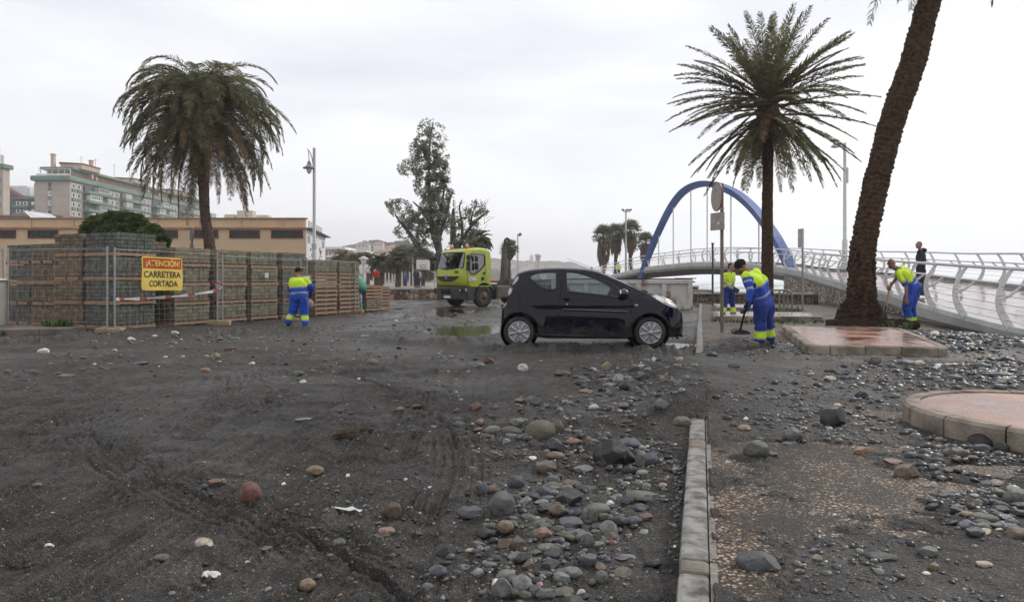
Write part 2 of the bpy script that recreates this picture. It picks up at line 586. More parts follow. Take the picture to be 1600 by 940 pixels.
def sand_material():
 m = bpy.data.materials.new("black_sand")
 m.use_nodes = True
 t = m.node_tree
 b = t.nodes["Principled BSDF"]
 tc = node(t,"ShaderNodeTexCoord")
 co = tc.outputs["Object"]
 def nz(scale,detail=5,rough=.6,src=co,dist=0):
  n = node(t,"ShaderNodeTexNoise",i_Scale=scale,i_Detail=detail,i_Roughness=rough,i_Distortion=dist)
  t.links.new(src,n.inputs["Vector"])
  return n.outputs["Fac"]
 base = ramp(t,nz(.8,6),[(.3,(.0185,.0173,.0155)),(.52,(.0325,.0305,.0272)),(.75,(.058,.0545,.0485))]).outputs[0]
 grain = ramp(t,nz(160,3,.7),[(.30,(.20,.20,.20)),(.5,(.90,.90,.90)),(.68,(2.6,2.5,2.35))]).outputs[0]
 c = mixc(t,1.0,base,grain,'MULTIPLY')
 g2 = ramp(t,nz(52,4,.75),[(.34,(.50,.50,.50)),(.5,(1,1,1)),(.66,(1.75,1.72,1.66))]).outputs[0]
 c = mixc(t,1.0,c,g2,'MULTIPLY')
 patch = ramp(t,nz(5,4),[(.38,(.60,.60,.60)),(.62,(1.35,1.32,1.26))]).outputs[0]
 c = mixc(t,1.0,c,patch,'MULTIPLY')
 # coarse grains and shell chips of several sizes
 for sc,thr,stops in ((115,.945,[(0,(.10,.095,.085)),(.5,(.28,.26,.23)),(.8,(.16,.08,.05)),(1,(.62,.60,.56))]),
       (330,.80,[(0,(.07,.065,.06)),(.6,(.24,.21,.18)),(.85,(.12,.06,.04)),(1,(.5,.48,.44))])):
  v = node(t,"ShaderNodeTexVoronoi",i_Scale=sc)
  t.links.new(co,v.inputs["Vector"])
  sep = node(t,"ShaderNodeSeparateColor")
  t.links.new(v.outputs["Color"],sep.inputs[0])
  mk = node(t,"ShaderNodeMath",operation='GREATER_THAN')
  t.links.new(sep.outputs[0],mk.inputs[0]); mk.inputs[1].default_value = thr
  dd = node(t,"ShaderNodeMath",operation='LESS_THAN')
  t.links.new(v.outputs["Distance"],dd.inputs[0]); dd.inputs[1].default_value = .42
  mm = node(t,"ShaderNodeMath",operation='MULTIPLY')
  t.links.new(mk.outputs[0],mm.inputs[0]); t.links.new(dd.outputs[0],mm.inputs[1])
  pc = ramp(t,sep.outputs[1],stops).outputs[0]
  c = mixc(t,mm.outputs[0],c,pc)
 t.links.new(c,b.inputs["Base Color"])
 # wetness: smoother with distance from the dry foreground and in patches
 wet = ramp(t,nz(.45,5),[(.40,(.80,.80,.80)),(.62,(.42,.42,.42))])
 geo = node(t,"ShaderNodeSeparateXYZ")
 t.links.new(co,geo.inputs[0])
 mr = node(t,"ShaderNodeMapRange")
 t.links.new(geo.outputs[1],mr.inputs[0])
 mr.inputs[1].default_value,mr.inputs[2].default_value = 9,24
 mr.inputs[3].default_value,mr.inputs[4].default_value = 0,.9
 wr = ramp(t,nz(.9,6),[(.40,(.09,.09,.09)),(.58,(.50,.50,.50))])
 rr = mixc(t,mr.outputs[0],wet.outputs[0],wr.outputs[0])
 t.links.new(rr,b.inputs["Roughness"])
 b.inputs["Specular IOR Level"].default_value = .22
 b1 = node(t,"ShaderNodeBump",i_Strength=.9,i_Distance=.008)
 t.links.new(nz(130,4,.7),b1.inputs["Height"])
 b2 = node(t,"ShaderNodeBump",i_Strength=.7,i_Distance=.03)
 t.links.new(nz(28,4,.6),b2.inputs["Height"])
 t.links.new(b1.outputs[0],b2.inputs["Normal"])
 t.links.new(b2.outputs[0],b.inputs["Normal"])
 return m
def grid_sheet(name,xs_fn,ys,ncol,m,zfn):
 Y = np.repeat(ys[:,None],ncol,1)
 X = xs_fn(Y,np.linspace(-1,1,ncol)[None,:])
 Z = zfn(X,Y)
 V = np.stack([X,Y,Z],-1).reshape(-1,3).astype(np.float32)
 nr = len(ys)
 i = np.arange(nr - 1)[:,None] * ncol + np.arange(ncol - 1)[None,:]
 Q = np.stack([i,i + 1,i + ncol + 1,i + ncol],-1).reshape(-1,4)
 me = bpy.data.meshes.new(name)
 me.vertices.add(len(V)); me.vertices.foreach_set("co",V.ravel())
 me.loops.add(Q.size); me.loops.foreach_set("vertex_index",Q.ravel().astype(np.int32))
 me.polygons.add(len(Q))
 me.polygons.foreach_set("loop_start",np.arange(0,Q.size,4,dtype=np.int32))
 me.polygons.foreach_set("loop_total",np.full(len(Q),4,dtype=np.int32))
 me.polygons.foreach_set("use_smooth",np.ones(len(Q),dtype=bool))
 me.materials.append(m)
 me.update(calc_edges=True)
 return link(name,me)
SAND = sand_material()
v = np.concatenate([np.linspace(470,12,620),np.geomspace(11.6,.32,46)])
ys = 1.25 * 683 / v
o = grid_sheet("sand_ground",lambda Y,u: u * Y * 1.22 + u * 1.2,ys,1320,SAND,H)
tag(o,"black storm sand with tyre tracks covering the coast road and promenade","sand",kind="structure")
# base sheet under everything, to the horizon on the land side
mb = MB()
mb.add([(-2500,-40,-.35),(14,-40,-.35),(14,36,-.35),(9,36,-.35),(14,69,-.35),(24,150,-.35),(400,3000,-.35),(-2500,3000,-.35)],[tuple(range(8))])
tag(mb.build("ground",mat("base_earth",(.06,.055,.05),.9)),"flat dark earth below the sand","ground",kind="structure")
# sea
def sea_material():
 m = bpy.data.materials.new("sea_water")
 m.use_nodes = True
 t = m.node_tree
 b = t.nodes["Principled BSDF"]
 tc = node(t,"ShaderNodeTexCoord")
 mp = node(t,"ShaderNodeMapping"); mp.inputs["Scale"].default_value = (.12,.30,1); mp.inputs["Rotation"].default_value = (0,0,R(-20))
 t.links.new(tc.outputs["Object"],mp.inputs[0])
 n1 = node(t,"ShaderNodeTexNoise",i_Scale=.35,i_Detail=9,i_Roughness=.65,i_Distortion=.6)
 t.links.new(mp.outputs[0],n1.inputs["Vector"])
 foam = ramp(t,n1.outputs["Fac"],[(.42,(.20,.23,.22)),(.5,(.38,.41,.40)),(.56,(.80,.82,.82))])
 t.links.new(foam.outputs[0],b.inputs["Base Color"])
 b.inputs["Roughness"].default_value = .35
 bp = node(t,"ShaderNodeBump",i_Strength=.6,i_Distance=.5)
 t.links.new(n1.outputs["Fac"],bp.inputs["Height"])
 t.links.new(bp.outputs[0],b.inputs["Normal"])
 return m
ysea = np.concatenate([np.linspace(2,60,30),np.geomspace(62,3400,190)])
def seaz(x,y):
 wv = np.sin((y * .93 - x * .25) * .33 + 2.5 * vn(x * .03,y * .03,5)) * .25
 crest = np.maximum(0,np.sin((y * .95 - x * .2) * .16 + 2 * vn(x * .02,y * .02,9))) ** 6 * .9
 return -2.0 + (wv + crest + .3 * fbm(x * .3,y * .3,2,3)) * sstep(900,200,y) - .2
o = grid_sheet("sea",lambda Y,u: (u + 1) * .5 * (Y * 1.25 + 60) + np.maximum(11,Y * .13 - 2),ysea,260,sea_material(),seaz)
tag(o,"rough pale sea with white foam","sea",kind="structure")
# standing water showing in the low places
def puddle_mat():
 m = mat("puddle_water",(.020,.019,.016),.03,var=.2,scale=.6,bump=.05,bscale=9)
 m.node_tree.nodes["Principled BSDF"].inputs["Specular IOR Level"].default_value = .8
 return m
mb = MB()
mb.add([(-26,10.8,-.037),(7.6,10.8,-.037),(11.5,34,-.022),(12.5,44,-.022),(-30,50,-.022)],[(0,1,2,3,4)])
mb.build("puddle_water",puddle_mat())
tag(bpy.data.objects["puddle_water"],"still brown rain water lying in the ruts","puddle",kind="structure")
# pavement with exposed aggregate
def pave_material():
 m = bpy.data.materials.new("exposed_aggregate")
 m.use_nodes = True
 t = m.node_tree
 b = t.nodes["Principled BSDF"]
 tc = node(t,"ShaderNodeTexCoord")
 co = tc.outputs["Object"]
 v = node(t,"ShaderNodeTexVoronoi",i_Scale=62)
 t.links.new(co,v.inputs["Vector"])
 sep = node(t,"ShaderNodeSeparateColor"); t.links.new(v.outputs["Color"],sep.inputs[0])
 c = ramp(t,sep.outputs[0],[(0,(.035,.022,.014)),(.25,(.22,.125,.065)),(.45,(.36,.245,.15)),(.62,(.09,.06,.04)),(.8,(.50,.39,.28)),(1,(.68,.62,.53))]).outputs[0]
 gap = ramp(t,v.outputs["Distance"],[(.32,(1,1,1)),(.60,(.12,.11,.10))]).outputs[0]
 c = mixc(t,1.0,c,gap,'MULTIPLY')
 n = node(t,"ShaderNodeTexNoise",i_Scale=1.7,i_Detail=8,i_Roughness=.65)
 t.links.new(co,n.inputs["Vector"])
 nf = node(t,"ShaderNodeTexNoise",i_Scale=95,i_Detail=3,i_Roughness=.7)
 t.links.new(co,nf.inputs["Vector"])
 am = node(t,"ShaderNodeMath",operation='MULTIPLY_ADD'); t.links.new(nf.outputs["Fac"],am.inputs[0]); am.inputs[1].default_value = .55; t.links.new(n.outputs["Fac"],am.inputs[2])
 dirt = ramp(t,am.outputs[0],[(.72,(0,0,0)),(.88,(.94,.94,.94))]).outputs[0]
 c = mixc(t,dirt,c,(.026,.023,.019))
 c = mixc(t,1.0,c,(.80,.78,.76),'MULTIPLY')
 t.links.new(c,b.inputs["Base Color"])
 b.inputs["Roughness"].default_value = .62
 b.inputs["Specular IOR Level"].default_value = .25
 bp = node(t,"ShaderNodeBump",i_Strength=.7,i_Distance=.006,invert=True)
 t.links.new(v.outputs["Distance"],bp.inputs["Height"])
 t.links.new(bp.outputs[0],b.inputs["Normal"])
 return m
mb = MB()
mb.add([(KX(-3) + .125,-3,.12),(12,-3,.12),(12,11,.12),(13,24,.12),(16.5,37,.12),(9.2,35.6,.12),(KX(34) + .125,34,.12)],[tuple(range(7))])
tag(mb.build("pavement",pave_material()),"promenade pavement of tan pebbly concrete","pavement",kind="structure")
# kerb stones
KERB = mat("kerb_concrete",(.075,.068,.058),.85,col2=(.29,.28,.255),scale=8,detail=12,bump=.8,bscale=120,lo=.36,hi=.56)
KERBT = mat("kerb_concrete_tan",(.185,.160,.128),.8,var=.25,scale=9,bump=.5,bscale=150)
mb = MB()
ang = -math.atan(.277)
nb = Matrix.Rotation(ang,3,'Z')
edges = [(.4,1.1,0),(1.1,1.75,0),(1.75,2.64,0),(2.64,2.76,1),(2.76,3.26,0),(3.26,3.74,0),(3.74,4.62,0),(4.62,4.86,1),(4.86,5.8,0)]
y = 5.8
while y < 36:
 edges.append((y,y + .95,0)); y += .95
for k_,(y0,y1,mi_) in enumerate(edges):
 yc = (y0 + y1) / 2; L = (y1 - y0) / .9637
 mb.box((KX(yc) + .062 + (.003 if mi_ else 0),yc,.043 + .003 * math.sin(k_ * 5.1)),(.118,L - .009,.17),rot=nb,m=mi_,ch=.022)
tag(mb.build("kerb",[KERB,KERBT]),"pale concrete kerb between road and pavement","kerb",kind="structure")
mb = MB()
for yc in np.arange(.5,6,.5):
 mb.box((KX(yc) + .140,yc,.082),(.028,.47,.080),rot=ang)
tag(mb.build("kerb_edging",mat("edging_mortar",(.20,.185,.165),.85,var=.3,scale=20,bump=.5,bscale=100)),"thin mortar edging strip beside the kerb","edging",kind="structure")
# ================================================================ MATERIALS FOR STRUCTURES
WHITE = mat("white_paint",(.62,.62,.60),.45,var=.08,scale=2)
RAILM = mat("railing_paint",(.62,.62,.60),.42,var=.10,scale=3)
FASCIA = mat("fascia_steel",(.48,.49,.48),.40,var=.12,scale=1.5)
CABLE = mat("steel_cable",(.22,.22,.22),.4,metal=.6)
BLUE = mat("arch_blue",(.060,.100,.26),.5,col2=(.10,.15,.35),scale=.5,detail=9)
DARKM = mat("dark_metal",(.035,.035,.035),.5)
BLACKP = mat("black_plastic",(.018,.018,.019),.5)
GALV = mat("galvanised_steel",(.32,.33,.33),.42,metal=.7,var=.15,scale=12)
POLEB = mat("brown_pole",(.16,.125,.10),.6,var=.25,scale=8)
WOOD = mat("pallet_wood",(.24,.155,.095),.85,col2=(.36,.25,.155),scale=6,bump=.4,bscale=60,stretch=(1,1,6))
WOODR = mat("pallet_wood_red",(.20,.095,.060),.85,col2=(.30,.155,.10),scale=6,bump=.4,bscale=60)
GRN = mat("strapping_green",(.06,.13,.10),.5)
# ================================================================ FOOTBRIDGE
def rs_curve(pts,step):
 c = catmull(pts,14)
 L = [0]
 for a,b in zip(c[:-1],c[1:]): L.append(L[-1] + (b - a).length)
 n = int(L[-1] / step)
 out = []
 for i in range(n + 1):
  d = i * L[-1] / n
  k = min(len(c) - 2,max(0,int(np.searchsorted(L,d)) - 1))
  t = (d - L[k]) / max(1e-9,L[k + 1] - L[k])
  out.append(c[k].lerp(c[k + 1],t))
 return out
def build_bridge():
 br = thing("footbridge","white railed footbridge curving over the beach, with a tall blue arch","bridge",(0,0,0))
 N = catmull(NEAR,8); Fa = catmull(FAR,8)
 n = len(N)
 DECK = bpy.data.materials.new("wet_red_deck"); DECK.use_nodes = True
 t = DECK.node_tree; b = t.nodes["Principled BSDF"]
 tc = node(t,"ShaderNodeTexCoord"); nz = node(t,"ShaderNodeTexNoise",i_Scale=.9,i_Detail=7)
 t.links.new(tc.outputs["Object"],nz.inputs["Vector"])
 c = ramp(t,nz.outputs["Fac"],[(.35,(.20,.135,.115)),(.6,(.36,.275,.24)),(.75,(.46,.41,.38))])
 t.links.new(c.outputs[0],b.inputs["Base Color"])
 r = ramp(t,nz.outputs["Fac"],[(.4,(.05,.05,.05)),(.62,(.25,.25,.25))])
 t.links.new(r.outputs[0],b.inputs["Roughness"])
 # deck slab (with thickness)
 mb = MB()
 vs = []
 for a,f in zip(N,Fa):
  vs += [a,f,a - Vector((0,0,.22)),f - Vector((0,0,.22))]
 fs = []
 for i in range(n - 1):
  k = i * 4; j = k + 4
  fs += [(k,k + 1,j + 1,j),(k + 2,j + 2,j + 3,k + 3)]
 mb.add(vs,fs)
 mb.build("deck",DECK,br)
 # fascia on both sides, curved outwards
 mb = MB()
 for side,(A,B) in enumerate(((N,Fa),(Fa,N))):
  vs = []
  for a,f in zip(A,B):
   o = (a - f); o.z = 0; o.normalize()
   low = max(a.z - .50,.06)
   hgt = a.z - low
   vs += [a - o * .10 + Vector((0,0,.12)),a + o * .06 + Vector((0,0,.10)),a + o * .10,a + o * .05 - Vector((0,0,hgt * .55)),a - o * .28 - Vector((0,0,hgt)),a - o * .10]
  fs = []
  for i in range(n - 1):
   k = i * 6; j = k + 6
   for q in range(5):
    fs.append((k + q,k + q + 1,j + q + 1,j + q))
  mb.add(vs,fs)
 mb.build("edge_beam",FASCIA,br)
 # belly girder below the span
 mb = MB()
 vs = []; idx = [i for i in range(n) if N[i].y > 44]
 for i in idx:
  a,f = N[i],Fa[i]
  c = (a + f) / 2
  o = (a - f); o.z = 0; o.normalize()
  d = .95
  vs += [a - o * .3 - Vector((0,0,.45)),c + o * .5 - Vector((0,0,d)),c - o * .5 - Vector((0,0,d)),f + o * .3 - Vector((0,0,.45))]
 fs = []
 for i in range(len(idx) - 1):
  k = i * 4; j = k + 4
  fs += [(k + q,k + q + 1,j + q + 1,j + q) for q in range(3)]
 mb.add(vs,fs)
 mb.build("girder",mat("girder_grey",(.10,.10,.10),.6),br)
 # railings
 for (A,B,nm) in ((NEAR,FAR,0),(FAR,NEAR,1)):
  A_ = rs_curve(A,2.15)
  B_ = catmull(B,10)
  rail = MB(); cab = MB()
  def prof(o,t):   # outward bow and height of a post, t 0..1
   bow = .23 * math.sin(min(1,t * 1.02) * PI * .86) - .20 * max(0,t - .25) ** 1.5
   return o * (bow + .02) + Vector((0,0,.06 + 1.14 * t))
  outs = []
  for i,a in enumerate(A_):
   j = min(range(len(B_)),key=lambda q: (B_[q] - a).length)
   tan = (A_[min(len(A_) - 1,i + 1)] - A_[max(0,i - 1)]); tan.z = 0; tan.normalize()
   o = Vector((tan.y,-tan.x,0))
   if o.dot(B_[j] - a) > 0: o = -o
   outs.append(o)
   post = MB()
   pts = [a + prof(o,t) for t in np.linspace(0,1,9)]
   wid = [.075,.070,.062,.056,.050,.045,.040,.036,.032]
   vs = []; fs = []
   for p,wd,q in zip(pts,wid,range(9)):
    d = (pts[min(8,q + 1)] - pts[max(0,q - 1)]).normalized()
    nn = d.cross(tan).normalized()
    hw = nn * wd; ht = tan * .016
    vs += [p - hw - ht,p + hw - ht,p + hw + ht,p - hw + ht]
   for q in range(8):
    k = q * 4
    for s_ in range(4):
     fs.append((k + s_,k + (s_ + 1) % 4,k + 4 + (s_ + 1) % 4,k + 4 + s_))
   fs += [(0,1,2,3),(35,34,33,32)]
   post.add(vs,fs)
   # branch that carries the handrail
   e = a + Vector((0,0,.86)) - o * .16
   s0 = a + prof(o,.48)
   post.tube([s0,(s0 + e) / 2 - Vector((0,0,.05)) ,e],[.035,.03,.026],n=6)
   post.build("post",RAILM,br)
  top = [a + prof(o,1) for a,o in zip(A_,outs)]
  mid = [a + Vector((0,0,.88)) - o * .17 for a,o in zip(A_,outs)]
  rail.tube(catmull(top,4),.040,n=8)
  rail.build("top_rail",RAILM,br)
  rail = MB(); rail.tube(catmull(mid,4),.027,n=8)
  rail.build("handrail",RAILM,br)
  for t in (.13,.27,.41,.55,.70):
   cab.tube([a + prof(o,t) for a,o in zip(A_,outs)],.006,n=4)
  cab.build("cables",CABLE,br)
 # arch
 a0 = P(1003,424,66.5); a1 = P(1243,425,44.5)
 ar = MB()
 vs = []; fs = []
 along = (a1 - a0); along.z = 0; along.normalize()
 across = Vector((along.y,-along.x,0))
 def on_plane(px,py):
  k = (px - 800) / F           # where the sight line at px meets the plane of the arch
  t = (k * a0.y - a0.x) / ((a1.x - a0.x) - k * (a1.y - a0.y))
  return P(px,py,a0.y + (a1.y - a0.y) * t)
 cen = catmull([on_plane(*q) for q in ((1001,440),(1007,420),(1015.5,397),(1033,356),(1052,320),(1074,296),(1105,287),(1142,299),(1168,318),(1190,343),(1212,374),(1231,412),(1237,425),(1244,442))],5)
 M = len(cen) - 1
 for i,p in enumerate(cen):
  t = (cen[min(M,i + 1)] - cen[max(0,i - 1)]).normalized()
  nn = t.cross(across).normalized()
  hw = .165 + .15 * (i / M)
  b_ = across * .34
  vs += [p + nn * hw + b_ * .5,p + nn * hw - b_ * .5,p - nn * hw - b_,p - nn * hw + b_]
 for i in range(M):
  k = i * 4
  for s_ in range(4):
   fs.append((k + s_,k + (s_ + 1) % 4,k + 4 + (s_ + 1) % 4,k + 4 + s_))
 fs += [(0,1,2,3),tuple(M * 4 + q for q in (3,2,1,0))]
 ar.add(vs,fs)
 arch = ar.build("arch",BLUE,br)
 # white scrawls sprayed at the arch's right foot
 gm = MB()
 rnd = random.Random(3)
 for k in range(17):
  i = M - 2 - int(rnd.random() * 6)
  p = cen[i].lerp(cen[i + 1],rnd.random())
  t = (cen[i + 1] - cen[i]).normalized(); nn = t.cross(across).normalized()
  sg = -1
  base = p + across * (.285 if across.y < 0 else -.285) * 1.0
  c0 = base + nn * rnd.uniform(-.3,.3) * .8
  r0 = rnd.uniform(.06,.16)
  pts = [c0 + nn * math.cos(q) * r0 + t * math.sin(q * rnd.choice((1,1,1.3))) * r0 for q in np.linspace(0,rnd.uniform(2,5.5),8)]
  gm.tube(pts,.014,n=4)
 gm.build("graffiti",WHITE,arch)
 # hangers
 for px in (1031,1052.5,1077,1106,1141,1184):
  best = min(cen,key=lambda c: abs(800 + F * c.x / c.y - px))
  h = MB()
  zb = float(np.interp(best.y,[q[1] for q in NEAR[5:]],[q[2] for q in NEAR[5:]]))
  h.tube([best,(best.x,best.y,zb)],.055,n=6)
  h.build("hanger",RAILM,br)
 return br
bridge = build_bridge()
# rubble wall carrying the ramp
def rubble_mat(name,a,b_,c,sc,gap=(.03,.026,.022)):
 m = bpy.data.materials.new(name); m.use_nodes = True
 t = m.node_tree; b = t.nodes["Principled BSDF"]
 tc = node(t,"ShaderNodeTexCoord"); mp = node(t,"ShaderNodeMapping"); mp.inputs["Scale"].default_value = (1,1,1.0)
 t.links.new(tc.outputs["Object"],mp.inputs[0])
 v = node(t,"ShaderNodeTexVoronoi",i_Scale=sc); t.links.new(mp.outputs[0],v.inputs["Vector"])
 sep = node(t,"ShaderNodeSeparateColor"); t.links.new(v.outputs["Color"],sep.inputs[0])
 col = ramp(t,sep.outputs[0],[(0,a),(.5,b_),(1,c)]).outputs[0]
 ed = node(t,"ShaderNodeTexVoronoi",feature='DISTANCE_TO_EDGE',i_Scale=sc); t.links.new(mp.outputs[0],ed.inputs["Vector"])
 e = ramp(t,ed.outputs["Distance"],[(.01,(0,0,0)),(.09,(1,1,1))]).outputs[0]
 col = mixc(t,e,gap,col)
 nz = node(t,"ShaderNodeTexNoise",i_Scale=14,i_Detail=6); t.links.new(tc.outputs["Object"],nz.inputs["Vector"])
 dk = ramp(t,nz.outputs["Fac"],[(.35,(.6,.6,.6)),(.65,(1.2,1.2,1.2))]).outputs[0]
 col = mixc(t,1.0,col,dk,'MULTIPLY')
 t.links.new(col,b.inputs["Base Color"])
 b.inputs["Roughness"].default_value = .8
 bp = node(t,"ShaderNodeBump",i_Strength=1.0,i_Distance=.06)
 t.links.new(e,bp.inputs["Height"]); t.links.new(bp.outputs[0],b.inputs["Normal"])
 return m
RUB = rubble_mat("rubble_stone",(.24,.18,.13),(.44,.38,.30),(.62,.58,.52),5.2)
def rubble_wall(line,z0,ztop,name,label,material=RUB,thick=.45,cell=.17,amp=.05,coping=None):
 """wall with lumpy stone face following a plan line; ztop list of tops"""
 pts = [Vector((p[0],p[1],0)) for p in line]
 root = thing(name,label,"wall",(0,0,0))
 mb = MB()
 L = [0]
 for a,b in zip(pts[:-1],pts[1:]): L.append(L[-1] + (b - a).length)
 n = max(2,int(L[-1] / .06))
 rows = 22
 vs = []
 for i in range(n + 1):
  d = i * L[-1] / n
  x = np.interp(d,L,[p.x for p in pts]); y = np.interp(d,L,[p.y for p in pts])
  k = min(len(pts) - 2,max(0,int(np.searchsorted(L,d)) - 1))
  tan = (pts[k + 1] - pts[k]).normalized()
  nn = Vector((-tan.y,tan.x,0))
  zt = float(np.interp(d,L,ztop))
  for j in range(rows + 1):
   z = z0 + (zt - z0) * j / rows
   q = Vector((d / cell,z / cell * 1.15,3.3))
   dd,_ = mnoise.voronoi(q)
   bump = min(1,(dd[1] - dd[0]) * 2.2) * amp + .02 * mnoise.noise(Vector((d * 9,z * 9,1)))
   if j == rows: bump = 0
   vs.append(Vector((x,y,z)) + nn * bump)
  vs.append(Vector((x,y,zt)) - nn * thick)
  vs.append(Vector((x,y,z0)) - nn * thick)
 m_ = rows + 3
 fs = []
 for i in range(n):
  for j in range(m_ - 1):
   a = i * m_ + j
   fs.append((a,a + m_,a + m_ + 1,a + 1))
 fs += [tuple(range(m_)),tuple(n * m_ + q for q in reversed(range(m_)))]
 mb.add(vs,fs)
 mb.build("stonework",material,root)
 if coping:
  cp = MB()
  for k in range(len(pts) - 1):
   a,b = pts[k],pts[k + 1]
   c = (a + b) / 2; tan = (b - a).normalized(); nn = Vector((-tan.y,tan.x,0))
   cp.box((c.x - nn.x * thick / 2,c.y - nn.y * thick / 2,(ztop[k] + ztop[k + 1]) / 2 + .05),((b - a).length,thick + .14,.10),rot=math.atan2(tan.y,tan.x),ch=.01)
  cp.build("coping",coping,root)
 return root
wl = [p for p in catmull(NEAR,6) if 15 < p.y < 44]
wl2 = []
for i,p in enumerate(wl):
 tan = (wl[min(len(wl) - 1,i + 1)] - wl[max(0,i - 1)]); tan.z = 0; tan.normalize()
 inn = Vector((tan.y,-tan.x,0))
 if inn.x < 0: inn = -inn
 wl2.append(p + inn * .16)
rubble_wall([(p.x,p.y) for p in wl2],.05,[max(.12,p.z - .34) for p in wl2],"ramp_wall","rubble stone wall holding up the bridge ramp behind the palm trunk")
COPE = mat("coping_concrete",(.34,.31,.27),.7,var=.15,scale=4)
RUB2 = rubble_mat("rubble_stone_brown",(.10,.07,.045),(.20,.145,.095),(.30,.24,.17),4.2)
rubble_wall([(9.1,34.4),(13.3,34.0),(14.6,32.6)],.1,[.56,.56,.56],"low_wall","low brown stone wall behind the standing hi-vis worker, towards the sea",RUB2,coping=COPE)
RUB3 = rubble_mat("rubble_stone_rust",(.13,.060,.030),(.27,.16,.09),(.42,.36,.28),3.0)
rubble_wall([(-15.0,46.6),(0.2,46.0)],-.1,[.62,.62],"low_wall","low wall of rusty brown boulders beyond the pallets, left of the truck",RUB3,cell=.36,amp=.10,coping=COPE)
rubble_wall([(.6,49.0),(13.5,50.0)],-.1,[.72,.80],"low_wall","low promenade wall in the distance behind the white container",RUB3,cell=.36,amp=.08,coping=COPE)
# raised promenade platform behind the boulder wall
mb = MB()
mb.add([(-60,47.1,.60),(13.8,46.7,.60),(17,70,.62),(30,150,.62),(-60,150,.62)],[(0,1,2,3,4)])
mb.add([(-60,47.1,-.3),(13.8,46.7,-.3),(13.8,46.7,.60),(-60,47.1,.60)],[(0,1,2,3)])
mb.add([(13.8,46.7,.60),(13.8,46.7,-2.8),(17,70,-2.8),(17,70,.62)],[(0,1,2,3)])
mb.add([(17,70,.62),(17,70,-2.8),(30,150,-2.8),(30,150,.62)],[(0,1,2,3)])
tag(mb.build("promenade",mat("promenade_paving",(.17,.14,.115),.35,col2=(.26,.225,.19),scale=.5,rvar=.2)),"raised wet promenade beyond the boulder wall","promenade",kind="structure")
# ================================================================ PLANTER ISLANDS
def tiles_mat(name,cols,wet=.25,wlo=.07):
 m = bpy.data.materials.new(name); m.use_nodes = True
 t = m.node_tree; b = t.nodes["Principled BSDF"]
 tc = node(t,"ShaderNodeTexCoord"); nz = node(t,"ShaderNodeTexNoise",i_Scale=1.6,i_Detail=8,i_Roughness=.65)
 t.links.new(tc.outputs["Object"],nz.inputs["Vector"])
 c = ramp(t,nz.outputs["Fac"],[(.32,cols[0]),(.5,cols[1]),(.68,cols[2])]).outputs[0]
 v = node(t,"ShaderNodeTexVoronoi",feature='DISTANCE_TO_EDGE',i_Scale=3.4)
 mp = node(t,"ShaderNodeMapping"); t.links.new(tc.outputs["Object"],mp.inputs[0])
 t.links.new(mp.outputs[0],v.inputs["Vector"])
 n3 = node(t,"ShaderNodeTexNoise",i_Scale=5,i_Detail=6); t.links.new(tc.outputs["Object"],n3.inputs["Vector"])
 e = ramp(t,v.outputs["Distance"],[(.008,(.45,.45,.45)),(.03,(1,1,1))]).outputs[0]
 k = ramp(t,n3.outputs["Fac"],[(.45,(0,0,0)),(.6,(1,1,1))]).outputs[0]
 e2 = mixc(t,k,(1,1,1),e)
 c = mixc(t,1.0,c,e2,'MULTIPLY')
 n4 = node(t,"ShaderNodeTexNoise",i_Scale=26,i_Detail=4); t.links.new(tc.outputs["Object"],n4.inputs["Vector"])
 sp = ramp(t,n4.outputs["Fac"],[(.62,(0,0,0)),(.70,(.85,.85,.85))]).outputs[0]
 c = mixc(t,sp,c,(.05,.042,.036))
 t.links.new(c,b.inputs["Base Color"])
 rr = ramp(t,nz.outputs["Fac"],[(.38,(wlo,wlo,wlo)),(.60,(wet,wet,wet))]).outputs[0]
 t.links.new(rr,b.inputs["Roughness"])
 bp = node(t,"ShaderNodeBump",i_Strength=.25,i_Distance=.01)
 t.links.new(n4.outputs["Fac"],bp.inputs["Height"]); t.links.new(bp.outputs[0],b.inputs["Normal"])
 return m
TERRA = tiles_mat("terracotta_concrete",((.17,.075,.045),(.28,.135,.09),(.36,.20,.145)),.45,.10)
TERRA2 = tiles_mat("terracotta_dry",((.12,.055,.032),(.26,.120,.075),(.36,.21,.155)),.50,.15)
GREYC = tiles_mat("grey_pink_concrete",((.26,.19,.15),(.34,.26,.21),(.40,.33,.28)),.35,.08)
PK = mat("planter_kerb",(.12,.098,.076),.8,col2=(.34,.285,.23),scale=3.2,detail=12,bump=.8,bscale=70,lo=.36,hi=.6)
